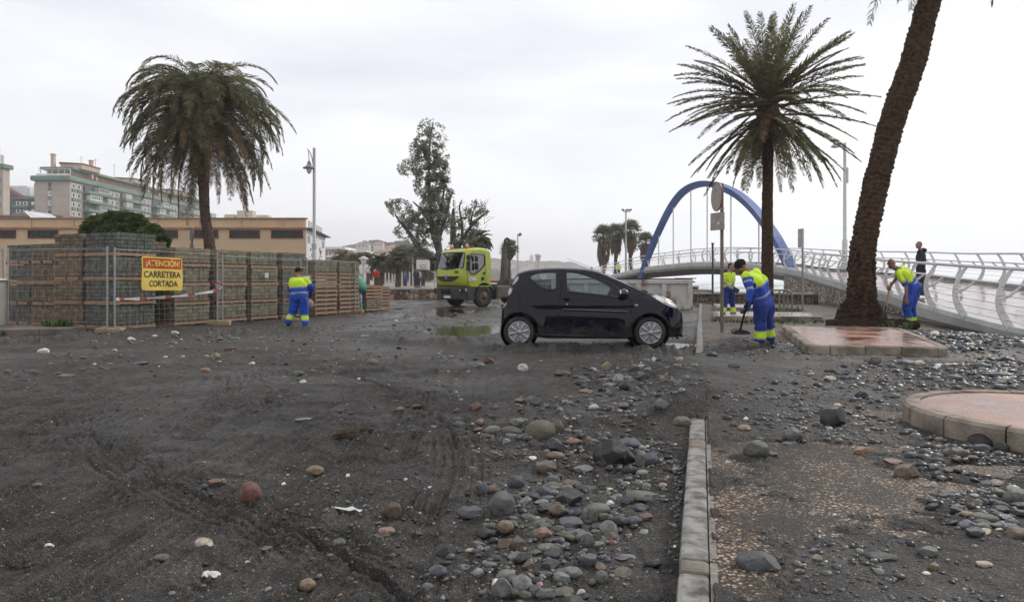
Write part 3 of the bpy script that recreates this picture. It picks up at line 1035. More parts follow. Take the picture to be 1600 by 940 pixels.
def island(outline,zt,kw,name,label,topm,z0=.0,seg=.50,kerbm=PK,round_n=0,proud=0.0,kname="kerb_stone"):
 """closed kerbed island: outline list of (x,y) counter-clockwise"""
 root = thing(name,label,"raised bed",(0,0,0))
 pts = [Vector((p[0],p[1],0)) for p in outline]
 n = len(pts)
 cx = sum((p for p in pts),Vector()) / n
 inn = []
 for i in range(n):
  a,b,c = pts[i - 1],pts[i],pts[(i + 1) % n]
  d = ((b - a).normalized() + (c - b).normalized()).normalized()
  nn = Vector((-d.y,d.x,0))
  inn.append(b + nn * kw)
 # walk the outline to cut it in kerb stones
 L = [0]
 for i in range(n): L.append(L[-1] + (pts[(i + 1) % n] - pts[i]).length)
 tot = L[-1]
 ns = max(4,round(tot / seg))
 def at(arr,d):
  d = d % tot
  k = min(n - 1,max(0,int(np.searchsorted(L,d,side='right')) - 1))
  t = (d - L[k]) / max(1e-9,L[k + 1] - L[k])
  return arr[k].lerp(arr[(k + 1) % n],t)
 for i in range(ns):
  mb = MB()
  d0 = i * tot / ns + .006; d1 = (i + 1) * tot / ns - .006
  mid = [d for d in L[1:-1] if d0 < d < d1]
  ds = [d0] + mid + [d1]
  if len(ds) < 3: ds = [d0,(d0 + d1) / 2,d1]
  vs = []
  for d in ds:
   o_ = at(pts,d); q = at(inn,d)
   w_ = (q - o_).normalized()
   zt_ = zt + .004 * math.sin(i * 7.3)
   vs += [o_ + Vector((0,0,z0)),o_ + Vector((0,0,zt_ - .022)),o_ + w_ * .022 + Vector((0,0,zt_)),q + Vector((0,0,zt_)),q + Vector((0,0,z0))]
  fs = []
  m_ = len(ds)
  for a in range(m_ - 1):
   for s_ in range(5):
    fs.append((a * 5 + s_,(a + 1) * 5 + s_,(a + 1) * 5 + (s_ + 1) % 5,a * 5 + (s_ + 1) % 5))
  fs += [(4,3,2,1,0),tuple((m_ - 1) * 5 + q for q in range(5))]
  mb.add(vs,fs)
  mb.build(kname,kerbm,root)
 mb = MB()
 k2 = [Vector((p.x,p.y,zt - .012 + proud)) for p in inn]
 c = sum(k2,Vector()) / n
 mb.add(k2 + [Vector((c.x,c.y,zt + .0 + proud))],[(i,(i + 1) % n,n) for i in range(n)],0,False)
 mb.build("paving",topm,root)
 return root
def rounded(poly,r,k=5):
 out = []
 n = len(poly)
 for i in range(n):
  a,b,c = Vector(poly[i - 1]).to_2d(),Vector(poly[i]).to_2d(),Vector(poly[(i + 1) % n]).to_2d()
  u = (a - b).normalized(); v_ = (c - b).normalized()
  p0,p1 = b + u * r,b + v_ * r
  for q in range(k + 1):
   t = q / k
   out.append(tuple((p0 * (1 - t) ** 2 + b * 2 * t * (1 - t) + p1 * t * t)))
 return out
island(rounded([(4.50,10.42),(6.50,10.08),(8.15,14.3),(6.02,15.3)],.30),.262,.13,"planter_island",
  "rectangular terracotta island with concrete kerb at the foot of the leaning palm",TERRA,z0=.08)
island([(4.05 + 1.0 * math.cos(a),5.07 + 1.0 * math.sin(a)) for a in np.linspace(0,2 * PI,49)[:-1]],.285,.12,"planter_island",
  "round terracotta island with a curved concrete kerb, closest to the viewer",TERRA2,z0=.08,seg=.42)
c2 = G(1200,494,.25)
island(rounded([(5.6,19.0),(8.6,18.8),(8.9,20.0),(9.4,21.6),(6.6,22.4)],.25),.26,.14,"planter_island",
  "long low island just behind the rectangular one, left of the palm's foot",GREYC,z0=.08)
island(rounded([(7.2,24.0),(9.2,23.8),(10.4,27.2),(8.3,28.2)],.25),.30,.14,"planter_island",
  "far island behind the tubular steel rack, with pale paving",GREYC,z0=.08)
lp = G(2,515,.2)
island([(-12.3 + 2.15 * math.cos(a),16.15 + .95 * math.sin(a)) for a in np.linspace(0,2 * PI,41)[:-1]],.16,.16,"planter_island",
  "rounded grey kerbed bed holding the cut tree stump at the far left",mat("bed_paving",(.12,.10,.085),.6,var=.3,scale=3),z0=-.1,seg=.9,
  kerbm=mat("old_kerb",(.15,.125,.10),.8,var=.35,scale=3,bump=.4,bscale=80))
# tree stump on it
st = thing("tree_stump","orange cut tree stump slice on the rounded bed at the far left","stump",(-12.9,16.05,.17))
mb = MB(); mb.lathe([(.62,0),(.66,.06),(.64,.11)],n=28); mb.build("bark",mat("stump_bark",(.05,.035,.025),.9,var=.4,scale=20,bump=.6),st)
cm = bpy.data.materials.new("stump_cut"); cm.use_nodes = True
t = cm.node_tree; b = t.nodes["Principled BSDF"]; b.inputs["Roughness"].default_value = .6
tc = node(t,"ShaderNodeTexCoord"); wv = node(t,"ShaderNodeTexWave",wave_type='RINGS',rings_direction='Z',i_Scale=9,i_Distortion=1.5)
t.links.new(tc.outputs["Object"],wv.inputs["Vector"])
t.links.new(ramp(t,wv.outputs["Fac"],[(0,(.26,.10,.035)),(1,(.42,.19,.075))]).outputs[0],b.inputs["Base Color"])
mb = MB(); mb.lathe([(.635,.105),(.60,.135),(.01,.14)],n=28); mb.build("cut_face",cm,st)
# white post / barrier end at the left edge
wp = thing("plastic_barrier","white plastic barrier end cut off by the left edge of the picture","barrier",(-12.70,16.75,.1))
mb = MB(); mb.prism([(-.45,0),(.16,0),(.20,1.10),(.26,1.16),(.20,1.20),(-.45,1.20)],-.2,.2,'y'); mb.build("panel",mat("barrier_white",(.62,.58,.50),.5,var=.1),wp)
# weeds
def weeds(c,r,n,h,name,label,col=(.07,.12,.03)):
 rnd = random.Random(int(c[0] * 100 + c[1] * 10))
 V = []
 for i in range(n):
  a = rnd.random() * 2 * PI; rr = r * math.sqrt(rnd.random())
  p = Vector((c[0] + rr * math.cos(a),c[1] + rr * .6 * math.sin(a),c[2]))
  d = Vector((rnd.uniform(-1,1),rnd.uniform(-1,1),rnd.uniform(.6,1.8))).normalized()
  hh = h * rnd.uniform(.5,1.1)
  s_ = d.cross(Vector((0,0,1))).normalized() * .012
  m1 = p + d * hh * .6; e = m1 + (d + Vector((0,0,-.6))).normalized() * hh * .4
  V += [p - s_,p + s_,m1 + s_ * 1.4,m1 - s_ * 1.4,m1 - s_ * 1.4,m1 + s_ * 1.4,e + s_ * .3,e - s_ * .3]
 o = quads_mesh(name,np.array([tuple(q) for q in V]),4,mat("weed_green",col,.7,var=.5,scale=3))
 return tag(o,label,"weeds",kind="stuff")
weeds((-10.9,16.4,.16),.35,160,.20,"weeds","tufts of green weeds on the bed beside the stump")
weeds((-11.9,15.25,.0),.55,260,.24,"weeds","green weeds growing at the kerb below the stump")
weeds((-11.35,16.9,.15),.25,110,.16,"weeds","green weeds at the foot of the wire fence")
weeds((9.05,23.0,.12),.75,420,.30,"weeds","green weeds between the far islands and the rubble wall",(.05,.10,.02))
weeds((7.0,18.55,.12),1.6,300,.12,"weeds","thin green growth along the kerb of the long island",(.06,.10,.03))
weeds((8.2,15.2,.2),.7,380,.14,"weeds","mossy green grass at the foot of the leaning palm",(.06,.11,.02))
# ================================================================ BUILDINGS
PLASTER = mat("ochre_plaster",(.56,.40,.245),.85,col2=(.66,.49,.315),scale=.5,detail=9,bump=.1,bscale=20,lo=.3,hi=.7)
PLASTER2 = mat("ochre_parapet",(.58,.41,.25),.85,col2=(.67,.49,.31),scale=.8,detail=9)
WIN = mat("dark_window",(.035,.035,.04),.25,var=.3)
REDF = mat("red_frame",(.17,.055,.035),.7)
def low_building():
 b = thing("warehouse","long low ochre building with dark slit windows behind the pallets","building",(0,0,0))
 x0,x1,y0 = -39.0,-14.5,48.0
 zt = 5.62; zs = 4.92
 # main body with the side wall running back
 mb = MB()
 mb.add([(x0,y0,-.3),(x1,y0,-.3),(-15.9,58,-.3),(x0,58,-.3),(x0,y0,zs),(x1,y0,zs),(-15.9,58,zs),(x0,58,zs)],
   [(0,1,5,4),(2,3,7,6),(3,0,4,7),(4,5,6,7)])
 mb.build("wall",PLASTER,b)
 mb = MB(); mb.box(((x0 + x1) / 2,y0 + .15,(zt + zs) / 2 + .04),(x1 - x0 - .05,.25,zt - zs - .08)); mb.build("parapet",PLASTER2,b)
 mb = MB()
 mb.box(((x0 + x1) / 2 + .05,y0 + .02,zs - .0),(x1 - x0 + .1,.34,.09))
 mb.box(((x0 + x1) / 2 + .05,y0 + .10,zt + .0),(x1 - x0 + .1,.42,.06))
 mb.build("cornice",mat("cornice_tan",(.42,.235,.14),.8,var=.25,scale=1.5),b)
 for k in range(9):
  mb = MB(); xx = x1 - 1.6 - k * 2.95
  mb.box((xx,y0 - .02,(zs + zt) / 2),(.06,.12,zt - zs - .1)); mb.build("pilaster_joint",PLASTER,b)
 for a,c in ((425,472.5),(360,405),(305,340),(245,277),(45,90),(-15,24)):
  xa = (a - 800) * y0 / F; xb = (c - 800) * y0 / F
  f = MB()
  zc = 4.50; hh = .46
  f.box(((xa + xb) / 2,y0 - .02,zc - hh / 2 - .03),(xb - xa + .1,.10,.06)); f.box(((xa + xb) / 2,y0 - .02,zc + hh / 2 + .03),(xb - xa + .1,.10,.06))
  f.box((xa - .02,y0 - .02,zc),(.06,.10,hh)); f.box((xb + .02,y0 - .02,zc),(.06,.10,hh))
  wn = f.build("window",REDF,b)
  p = MB(); p.box(((xa + xb) / 2,y0 + .0,zc),(xb - xa - .02,.02,hh - .01))
  p.build("pane",WIN,wn)
  p = MB()
  for q in np.arange(xa + .12,xb - .05,.16): p.box((q,y0 - .03,zc),(.018,.018,hh - .02))
  p.build("bars",DARKM,wn)
 # white end wall with a poster of script and pictures
 d = Vector((-15.9 + 14.5,10,0)).normalized(); nn = Vector((d.y,-d.x,0))
 ang = math.atan2(d.y,d.x)
 def onw(s,z,off=.03): return Vector((-14.5,48,0)) + d * s + nn * off + Vector((0,0,z))
 mb = MB(); c = onw(5,2.3,.03); mb.box((c.x,c.y,2.35),(10.0,.05,5.0),rot=ang); mb.build("end_wall",mat("end_wall_white",(.66,.66,.64),.8,var=.08,scale=1),b)
 mb = MB(); c = onw(4.6,5.25,.03); mb.box((c.x,c.y,5.25),(7.0,.06,.60),rot=ang); mb.build("end_parapet",mat("end_wall_grey",(.48,.48,.47),.8),b)
 mb = MB(); c = onw(5.2,4.9,.2); mb.box((c.x,c.y,4.92),(10.6,.5,.07),rot=ang); mb.build("eave",mat("eave_grey",(.16,.16,.16),.7),b)
 post = MB()
 rnd = random.Random(5)
 for s0,z0,z1,wd in ((1.5,1.6,3.6,1.5),(6.3,1.9,3.9,1.4)):
  for k in range(22):
   s = s0 + rnd.random() * wd; z = rnd.uniform(z0,z1)
   c = onw(s,z,.07); post.box((c.x,c.y,z),(rnd.uniform(.05,.35),.02,rnd.uniform(.05,.22)),rot=ang)
 post.build("wall_poster",mat("poster_ink",(.10,.085,.12),.7,var=.5,scale=2),b)
 mb = MB(); c = onw(3.2,1.0,.08); mb.box((c.x,c.y,1.25),(4.6,.02,.42),rot=ang); mb.build("yellow_panel",mat("poster_yellow",(.62,.55,.20),.7,var=.3,scale=2),b)
 mb = MB()
 for s in (1.0,3.9,8.6):
  c = onw(s,4.3,.08); mb.box((c.x,c.y,4.2),(1.0,.03,.5),rot=ang)
 mb.build("end_vents",mat("vent_grey",(.30,.30,.30),.7),b)
 return b
low_building()
rf = thing("roof_shed","cream shed roof with a white tilted skylight above the ochre building, far left","roof shed",(-36,56,5.2))
mb = MB(); mb.box((-4.5,0,.45),(10.4,4,1.2)); mb.build("wall",mat("cream_wall",(.55,.46,.34),.85,var=.2),rf)
mb = MB(); mb.box((-4.7,-.1,1.12),(10.8,4.6,.14)); mb.box((1.6,-1.9,.35),(11,.3,.12)); mb.build("roof_edge",mat("slate_edge",(.22,.20,.18),.8),rf)
mb = MB()
mb.add([(-.5,0,1.0),(6.6,-2.0,-.0),(1.8,-2.2,-.0),(-4.0,0,1.05)],[(0,1,2,3)])
V0 = [P(38,329,54) - Vector((-36,56,5.2)),P(78,334,54) - Vector((-36,56,5.2)),P(92,342,52) - Vector((-36,56,5.2)),P(50,340,52) - Vector((-36,56,5.2))]
mb = MB(); mb.add(V0 + [p - Vector((0,0,.1)) for p in V0],[(0,1,2,3),(7,6,5,4),(0,4,5,1),(1,5,6,2),(2,6,7,3),(3,7,4,0)])
sk = mb.build("skylight",mat("skylight_white",(.75,.75,.74),.4,var=.05),rf)
mb = MB()
for k in range(1,8):
 a = V0[0].lerp(V0[1],k / 8); c = V0[3].lerp(V0[2],k / 8); mb.tube([a + Vector((0,-.02,.02)),c + Vector((0,-.02,.02))],.02,n=4)
mb.build("glazing_bars",mat("bars_grey",(.45,.45,.45),.5),sk)
AW = mat("apartment_stone",(.42,.36,.30),.85,col2=(.48,.42,.355),scale=.3,detail=8)
AG = mat("apartment_green",(.17,.235,.185),.8,var=.15,scale=.3)
AL = mat("apartment_light",(.46,.45,.42),.8,var=.12,scale=.5)
ADK = mat("apartment_dark_glass",(.075,.08,.085),.3,var=.5,scale=1.2)
AP = mat("apartment_pink",(.50,.36,.28),.85,var=.1,scale=.4)
ART = mat("apartment_red_tile",(.20,.075,.055),.85,var=.2)
AWN = mat("apartment_white",(.70,.70,.68),.6,var=.06,scale=.5)
def apartments():
 b = thing("apartment_block","long apartment block with green balcony bands and pergola roof, behind the bushy tree","building",(-129.5,200,0))
 W_,D_,top = 10.3,90.0,31.0
 # body: x from -W_ to 0, y 0..D_
 mb = MB(); mb.box((-W_ / 2,D_ / 2,top / 2 - 2),(W_,D_,top + 4 - .2)); mb.build("wall",AW,b)
 # green cornice band
 mb = MB(); mb.box((-W_ / 2,D_ / 2 - .3,top + .1),(W_ + 1.4,D_ + 1.6,1.5),ch=.3); mb.build("cornice",AG,b)
 # penthouse with pergola and green roof
 mb = MB(); mb.box((-W_ / 2 - .6,D_ / 2 + 1.5,top + 1.9),(W_ - 3.2,D_ - 5,2.2)); mb.build("penthouse",AP,b)
 mb = MB(); mb.box((-W_ / 2 + .4,D_ / 2 + .3,top + 3.35),(W_ - .4,D_ - 1.6,.8),ch=.2); mb.build("roof",AG,b)
 mb = MB()
 for k in range(6): mb.box((-W_ + 1.3 + k * 1.75,.6,top + 1.8),(.14,.14,2.2))
 for k in range(7): mb.tube([(-W_ + .7 + k * 1.5,.4,top + 2.9),(-W_ + 1.2 + k * 1.5,.4,top + 2.3),(-W_ + 2.0 + k * 1.5,.4,top + 2.2)],.08,n=4)
 mb.box((-W_ / 2 + .4,.4,top + 2.85),(W_ - .8,.16,.14)); mb.box((-W_ / 2,.2,top + 1.3),(W_ - .6,.08,.5))
 mb.build("pergola",AWN,b)
 for x,y,sx,sy,h in ((-2.5,9,6.5,9,1.5),(-2.5,38,6.5,10,1.3),(-2.5,66,6.0,10,1.2)):
  mb = MB(); mb.box((x,y,top + 3.6 + h / 2),(sx,sy,h)); rr = mb.build("roof_house",AP,b)
  mb = MB(); mb.prism([(x - sx / 2 - .3,top + 3.6 + h),(x - sx / 2 - .3,top + 4.2 + h),(x + sx / 2 + .3,top + 3.8 + h),(x + sx / 2 + .3,top + 3.6 + h)],y - sy / 2 - .2,y + sy / 2 + .2,'y'); mb.build("tiles",ART,rr)
 for x,y,h in ((-7.2,3.5,6.2),(1.0 - 1.5,11,5.6),(-1,14,4.0),(-.8,44,5.6),(-1,52,4.6),(-1,72,5.0)):
  mb = MB(); mb.box((x,y,top + 1.5 + h / 2),(.95,.95,h)); mb.box((x,y,top + 1.6 + h),(1.2,1.2,.25)); mb.build("chimney",AP,b)
 mb = MB()
 for x,y in ((-3,10),(-1,14),(-1,24),(-1,33),(-1,58),(-1,80)): mb.tube([(x,y,top + 3),(x,y,top + 8.5)],.05,n=4); mb.box((x,y,top + 8),(1.2,.05,.05))
 mb.build("aerial",DARKM,b)
 # end wall slit windows
 fl = 2.72
 for k in range(11):
  z = top - 1.7 - k * fl
  mb = MB(); mb.box((-W_ * .57,-.03,z),(.85,.10,1.35)); wn = mb.build("window",AWN if k % 3 else ADK,b)
  mb = MB(); mb.box((-W_ * .57 + .15,-.09,z + .1),(.38,.04,.55)); mb.build("pane",ADK,wn)
  mb = MB(); mb.box((-W_ * .57,-.12,z - 1.15),(.95,.36,.75),ch=.1); mb.build("window_box",AG,b)
 mb = MB()
 for z in (top - 5,top - 10.6,top - 16,top - 21): mb.box((-W_ / 2,-.01,z),(W_,.03,.05))
 mb.build("wall_joint",mat("joint_dark",(.25,.21,.17),.9),b)
 # long facade (faces +x)
 period,first = 19.6,6.0
 for q in range(5):
  yb = first + q * period
  # stair strip of small windows before each bay
  for k in range(11):
   z = top - 1.9 - k * fl
   for yy,wd in ((yb - 4.4,1.5),(yb - 1.9,1.5)):
    if yy < 0: continue
    mb = MB(); mb.box((.04,yy,z),(.10,wd,1.35)); wn = mb.build("window",AWN,b)
    mb = MB(); mb.box((.10,yy,z),(.05,wd * .6,1.0)); mb.build("pane",ADK,wn)
    mb = MB(); mb.box((.15,yy,z - 1.2),(.36,wd + .1,.8)); mb.build("window_box",AG,b)
   # balcony bay
   mb = MB(); mb.box((.9,yb + 6.2,z - 1.25),(2.2,12.4,1.0),ch=.25); bal = mb.build("balcony",AG,b)
   mb = MB(); mb.box((.25,yb + 6.2,z + .10),(.5,12.0,1.6)); mb.build("recess",ADK,bal)
   rnd = random.Random(q * 31 + k)
   mb = MB()
   a = rnd.uniform(.3,6); L_ = rnd.uniform(3,6.5)
   mb.box((1.75,yb + min(12,a + L_ / 2),z + .05),(.12,L_,1.55))
   mb.box((1.0,yb + a + .1,z + .05),(1.6,.25,1.5))
   wn = mb.build("glazed_screen",AL if rnd.random() < .6 else AWN,bal)
   mb = MB()
   for c in np.arange(a + .3,min(12,a + L_) - .2,.9): mb.box((1.83,yb + c + .3,z + .15),(.04,.55,1.1))
   mb.build("pane",ADK if rnd.random() < .6 else AL,wn)
 return b
apartments()
def small_apartments(name,label,loc,W_,D_,top,cols,floors=5,cat="building",fl=2.7,grp=None):
 wall,band,win = cols
 b = thing(name,label,cat,loc,group=grp)
 mb = MB(); mb.box((W_ / 2,D_ / 2,top / 2 - 2),(W_,D_,top + 4)); mb.build("wall",wall,b)
 mb = MB(); mb.box((W_ / 2,D_ / 2,top + .35),(W_ + 1.0,D_ + 1.0,.9)); mb.build("cornice",band,b)
 for k in range(floors):
  z = top - 1.7 - k * fl
  mb = MB(); mb.box((W_ * .5,-.5,z - 1.15),(W_ * .55,1.1,.85)); bal = mb.build("balcony",band,b)
  n = max(2,int(W_ * .5 / 2.2))
  for q in range(n):
   mb = MB(); mb.box((W_ * .25 + (q + .5) * W_ * .5 / n,-.06,z),(W_ * .5 / n * .7,.14,1.3)); wn = mb.build("window",AWN,b)
   mb = MB(); mb.box((W_ * .25 + (q + .5) * W_ * .5 / n,-.15,z),(W_ * .5 / n * .35,.05,1.0)); mb.build("pane",win,wn)
  mb = MB(); mb.box((W_ * .90,-.06,z),(W_ * .10,.14,1.2)); mb.build("window",AWN,b)
 return b
# far left tower
t_ = small_apartments("apartment_tower","cream apartment tower with green corners cut by the left edge of the picture",(-126.2,150,0),14.4,2.0,26.0,(AW,AG,ADK),9)
mb = MB(); mb.box((6,4,28.4),(9,3,2.6)); mb.build("roof_house",AL,t_)
mb = MB(); mb.box((10,2,30.6),(2.6,3,2),ch=.4); mb.build("water_tank",AG,t_)
mb = MB(); mb.tube([(13.8,0,26),(13.8,0,29),(8,0,30)],.07,n=4); mb.tube([(10,0,28),(14,0,28)],.05,n=4); mb.build("roof_frame",AWN,t_)
for k in range(9):
 mb = MB(); mb.box((13.1,-.12,23.3 - k * 2.7),(1.5,.4,1.0),ch=.1); mb.build("window_box",AG,t_)
DKW = mat("apartment_dark_wall",(.085,.09,.10),.8,var=.2,scale=.3)
t_ = small_apartments("apartment_house","dark grey apartment house with green balconies between the tower and the long block",(-177,240,0),9.6,16,30.0,(DKW,AG,ADK),6)
mb = MB(); mb.box((2,8,33.0),(6,12,3.5)); mb.build("roof_house",AWN,t_)
mb = MB(); mb.prism([(-1.6,30.4),(-1.6,34.6),(4.5,30.8)],-1,12,'y'); mb.build("tiles",ART,t_)
mb = MB(); mb.box((7.5,4,33.5),(1.6,1.6,4.4)); mb.build("chimney",AL,t_)
t_ = small_apartments("apartment_house","stone coloured house with a chimney, half hidden left of the long block",(-168,245,0),7.5,16,28.0,(AW,AG,ADK),6)
mb = MB(); mb.box((2,3,31.5),(8,8,3)); mb.box((3.5,0,34),(1.4,1.4,2.4)); mb.build("roof_house",AL,t_)
# behind the palm
t_ = small_apartments("apartment_block","distant pale block showing its top floors behind the drooping palm",(-154,350,0),34,16,32.5,(AL,AG,ADK),4)
mb = MB(); mb.box((16,5,35.2),(8,5,4.2)); mb.box((8,5,34.2),(5,5,2.2)); mb.box((25,5,34.0),(6,5,2)); mb.build("roof_house",mat("cream_roof_house",(.55,.47,.35),.8),t_)
t_ = small_apartments("apartment_block","low cream rooftops beyond the ochre building, right of the palm trunk",(-136,352,0),20,16,31.0,(AP,AL,ADK),3)
# pink block right of the warehouse
BR = mat("brick_pink",(.42,.25,.19),.85,var=.15,scale=.4)
t_ = small_apartments("apartment_house","pink brick apartment house with white balconies just right of the white end wall",(-72.5,260,0),8.5,18,13.2,(BR,AWN,ADK),5,fl=2.8)
t_ = small_apartments("apartment_house","lower pink and cream apartment house nearest the orange trees",(-64.0,263,0),7.0,18,12.0,(AP,AWN,ADK),4,fl=2.8)
# ================================================================ LAMPS, POLES, SIGNS
def pole(mb,x,y,z0,z1,r,n=8,m=0): mb.tube([(x,y,z0),(x,y,z1)],r,n=n,m=m)
LG = mat("lamp_grey",(.50,.50,.48),.4,var=.08)
# tall lamp by the ochre building
l = thing("street_lamp","tall white street lamp with a bell shaped hood, in front of the ochre building's end","street lamp",P(491,438,40) - Vector((0,0,1.25)))
mb = MB(); mb.tube([(0,0,0),(0,0,3.2),(0,0,3.25),(0,0,9.0)],[.13,.13,.095,.085],n=12); mb.build("pole",LG,l)
mb = MB(); mb.tube([(0,0,3.1),(0,0,3.4)],.15,n=12); mb.build("collar",LG,l)
mb = MB(); mb.tube(catmull([(-.05,0,7.9),(-.15,0,8.5),(-.28,0,8.8),(-.42,0,8.95)],5),.03,n=6); mb.tube([(-.33,0,8.85),(-.30,0,8.2)],.03,n=6); mb.build("arm",LG,l)
mb = MB(); mb.lathe([(.05,8.25),(.11,8.15),(.14,7.98),(.36,7.84),(.37,7.80),(.18,7.82)],c=(-.30,0,0),n=22); mb.build("hood",mat("lamp_hood",(.28,.27,.25),.4),l)
mb = MB(); mb.lathe([(.15,7.81),(.15,7.68),(.08,7.52),(.01,7.48)],c=(-.30,0,0),n=16); mb.build("globe",mat("lamp_glass",(.72,.73,.74),.15,var=.04),l)
l = thing("street_lamp","white pole lamp rising behind the far railing left of the leaning trunk","street lamp",P(1320,438,40) - Vector((0,0,1.25)))
mb = MB(); mb.tube([(0,0,-.5),(0,0,3.6),(0,0,3.65),(0,0,9.3)],[.15,.15,.10,.085],n=10); mb.build("pole",LG,l)
mb = MB(); mb.tube([(0,0,9.1),(-.3,0,9.3),(-.5,0,9.25)],.04,n=6); mb.box((.14,0,7.4),(.10,.12,.9)); mb.build("bracket",LG,l)
mb = MB(); mb.lathe([(.05,9.3),(.22,9.15),(.26,9.05),(.1,9.0)],c=(-.55,0,0),n=12); mb.build("lamp_head",LG,l)
l = thing("street_lamp","white mast with three floodlights among the bushy fan palms","street lamp",P(978,438,85) - Vector((0,0,1.25)))
mb = MB(); mb.tube([(0,0,0),(0,0,10.0)],[.16,.11],n=8); mb.tube([(-.3,0,9.8),(.5,0,9.8)],.06,n=6); mb.build("pole",LG,l)
for x in (-.38,.12,.52):
 mb = MB(); mb.box((x,-.1,10.0),(.34,.35,.22),rot=Matrix.Rotation(R(25 if x < 0 else -15),3,'Y'),ch=.03); mb.build("floodlight",mat("flood_grey",(.16,.16,.16),.5),l)
l = thing("street_lamp","floodlight pole with a curved arm right of the far fan palm","street lamp",P(809,438,70) - Vector((0,0,1.25)))
mb = MB(); mb.tube([(0,0,0),(0,0,6.0)],[.10,.07],n=8); mb.build("pole",LG,l)
mb = MB(); mb.tube(catmull([(0,0,3.2),(-.12,0,3.7),(-.45,0,4.0),(-.6,0,3.95)],4),.035,n=6); mb.build("arm",LG,l)
mb = MB(); mb.lathe([(.03,3.95),(.14,3.7),(.02,3.6)],c=(-.6,0,0),n=10); mb.build("globe",mat("flood_grey",(.16,.16,.16),.5),l)
mb = MB(); mb.box((.22,0,5.95),(.34,.3,.30),rot=Matrix.Rotation(R(-30),3,'Y'),ch=.04); mb.build("floodlight",mat("flood_grey"),l)
def round_lamp(px,Y,ztop,label):
 l = thing("street_lamp",label,"street lamp",P(px,438,Y) - Vector((0,0,1.25)))
 mb = MB(); mb.tube([(0,0,0),(0,0,ztop - .7)],[.09,.07],n=8); mb.build("pole",LG,l)
 mb = MB(); mb.lathe([(.05,ztop - .75),(.16,ztop - .7),(.24,ztop - .35),(.24,ztop - .25)],n=12); mb.build("globe",mat("lamp_glass"),l)
 mb = MB(); mb.lathe([(.42,ztop - .26),(.40,ztop - .20),(.14,ztop - .05),(.04,ztop)],n=14); mb.build("hood",LG,l)
 return l
round_lamp(841,64,3.8,"short post lamp with a round cap standing alone before the hazy hill")
round_lamp(568,56,3.25,"short post lamp with a conical white cap by the basketball board")
# sign pole in front of the workers
s = thing("sign_post","tall brown post with a round and a square sign seen from behind, on the pavement","road sign",(G(1128,518.5,.13)))
mb = MB(); mb.tube([(0,0,-.05),(0,0,3.22)],.038,n=10); mb.build("pole",POLEB,s)
BK = mat("sign_back",(.33,.29,.255),.55,var=.18,scale=9,metal=.2)
RM = mat("sign_rim",(.22,.07,.06),.5)
Mx = Matrix.Rotation(R(22),3,'Z') @ Matrix.Rotation(R(-90),3,'Y')
def disc(mbk,mr,c,r,th,M):
 mbk.lathe([(r * .96,-th),(r * .96,th * .4)],c=c,n=28,M=M)
 mr.lathe([(r,-th * 1.2),(r,th * 1.2),(r * .955,th * 1.2),(r * .955,-th * 1.2),(r,-th * 1.2)],c=c,n=28,M=M,cap=False)
mA,mR = MB(),MB()
disc(mA,mR,(-.125,-.05,2.93),.315,.012,Matrix.Rotation(R(-86),3,'Z') @ Matrix.Rotation(R(-90),3,'X'))
mA.build("round_plate",BK,s); mR.build("rim",RM,s)
mb = MB(); mb.box((-.11,-.04,2.40),(.44,.02,.38),rot=R(-66),ch=.008); mb.build("square_plate",BK,s)
mb = MB()
for z in (3.18,2.68,2.56,2.24): mb.box((-.03,-.01,z),(.14,.05,.035))
mb.build("bracket",GALV,s)
mb = MB(); mb.box((-.10,-.085,2.36),(.05,.004,.06),rot=R(-66)); mb.build("sticker",WHITE,s)
s = thing("sign_post","thin dark bare pole between the white container and the sign post","pole",G(1113.5,478,.12))
mb = MB(); mb.tube([(0,0,-.05),(0,0,2.75)],.045,n=8); mb.build("pole",mat("pole_dark",(.085,.075,.07),.6),s)
mb = MB(); mb.box((0,0,2.76),(.11,.11,.05)); mb.build("cap",DARKM,s)
s = thing("sign_post","thin grey pole with a narrow plate on top, in front of the rubble wall","road sign",G(1254,488,.12))
mb = MB(); mb.tube([(0,0,-.05),(0,0,2.95)],.032,n=8); mb.build("pole",mat("pole_grey",(.26,.25,.24),.5),s)
mb = MB(); mb.box((-.06,0,2.62),(.05,.30,.66),rot=R(8)); mb.build("plate",mat("plate_white",(.5,.5,.5),.5),s)
# round sign backs behind the pallets
s = thing("sign_post","two round grey sign backs behind the pallets, left of the palm trunk","road sign",P(300.5,438,28) - Vector((0,0,1.25)))
mb = MB(); mb.tube([(0,0,0),(0,0,3.45)],.035,n=8); mb.build("pole",GALV,s)
for z in (3.10,2.52):
 mA,mR = MB(),MB(); disc(mA,mR,(0,-.05,z),.29,.012,Matrix.Rotation(R(-52),3,'Z') @ Matrix.Rotation(R(-90),3,'X'))
 pl = mA.build("round_plate",mat("sign_back_grey",(.16,.15,.145),.5,var=.2,scale=5),s); mR.build("rim",DARKM,pl)
# tubular rack
r_ = thing("bicycle_rack","bent steel tube rack standing between the far islands","rack",G(1224,492,.13))
r_.rotation_euler = (0,0,0)
RK = mat("rack_steel",(.20,.18,.155),.35,metal=.5,var=.2,scale=8)
mb = MB(); mb.tube(catmull([(.28,0,-.02),(.28,0,.60),(.22,0,.74),(.08,0,.80),(-.4,.1,.80),(-.95,.2,.80),(-1.05,.22,.7),(-1.08,.22,0)],4),.032,n=8); mb.build("frame",RK,r_)
for x in (.14,.02,-.12): mb = MB(); mb.tube([(x,.02,-.02),(x,.02,.79)],.026,n=8); mb.build("bar",RK,r_)
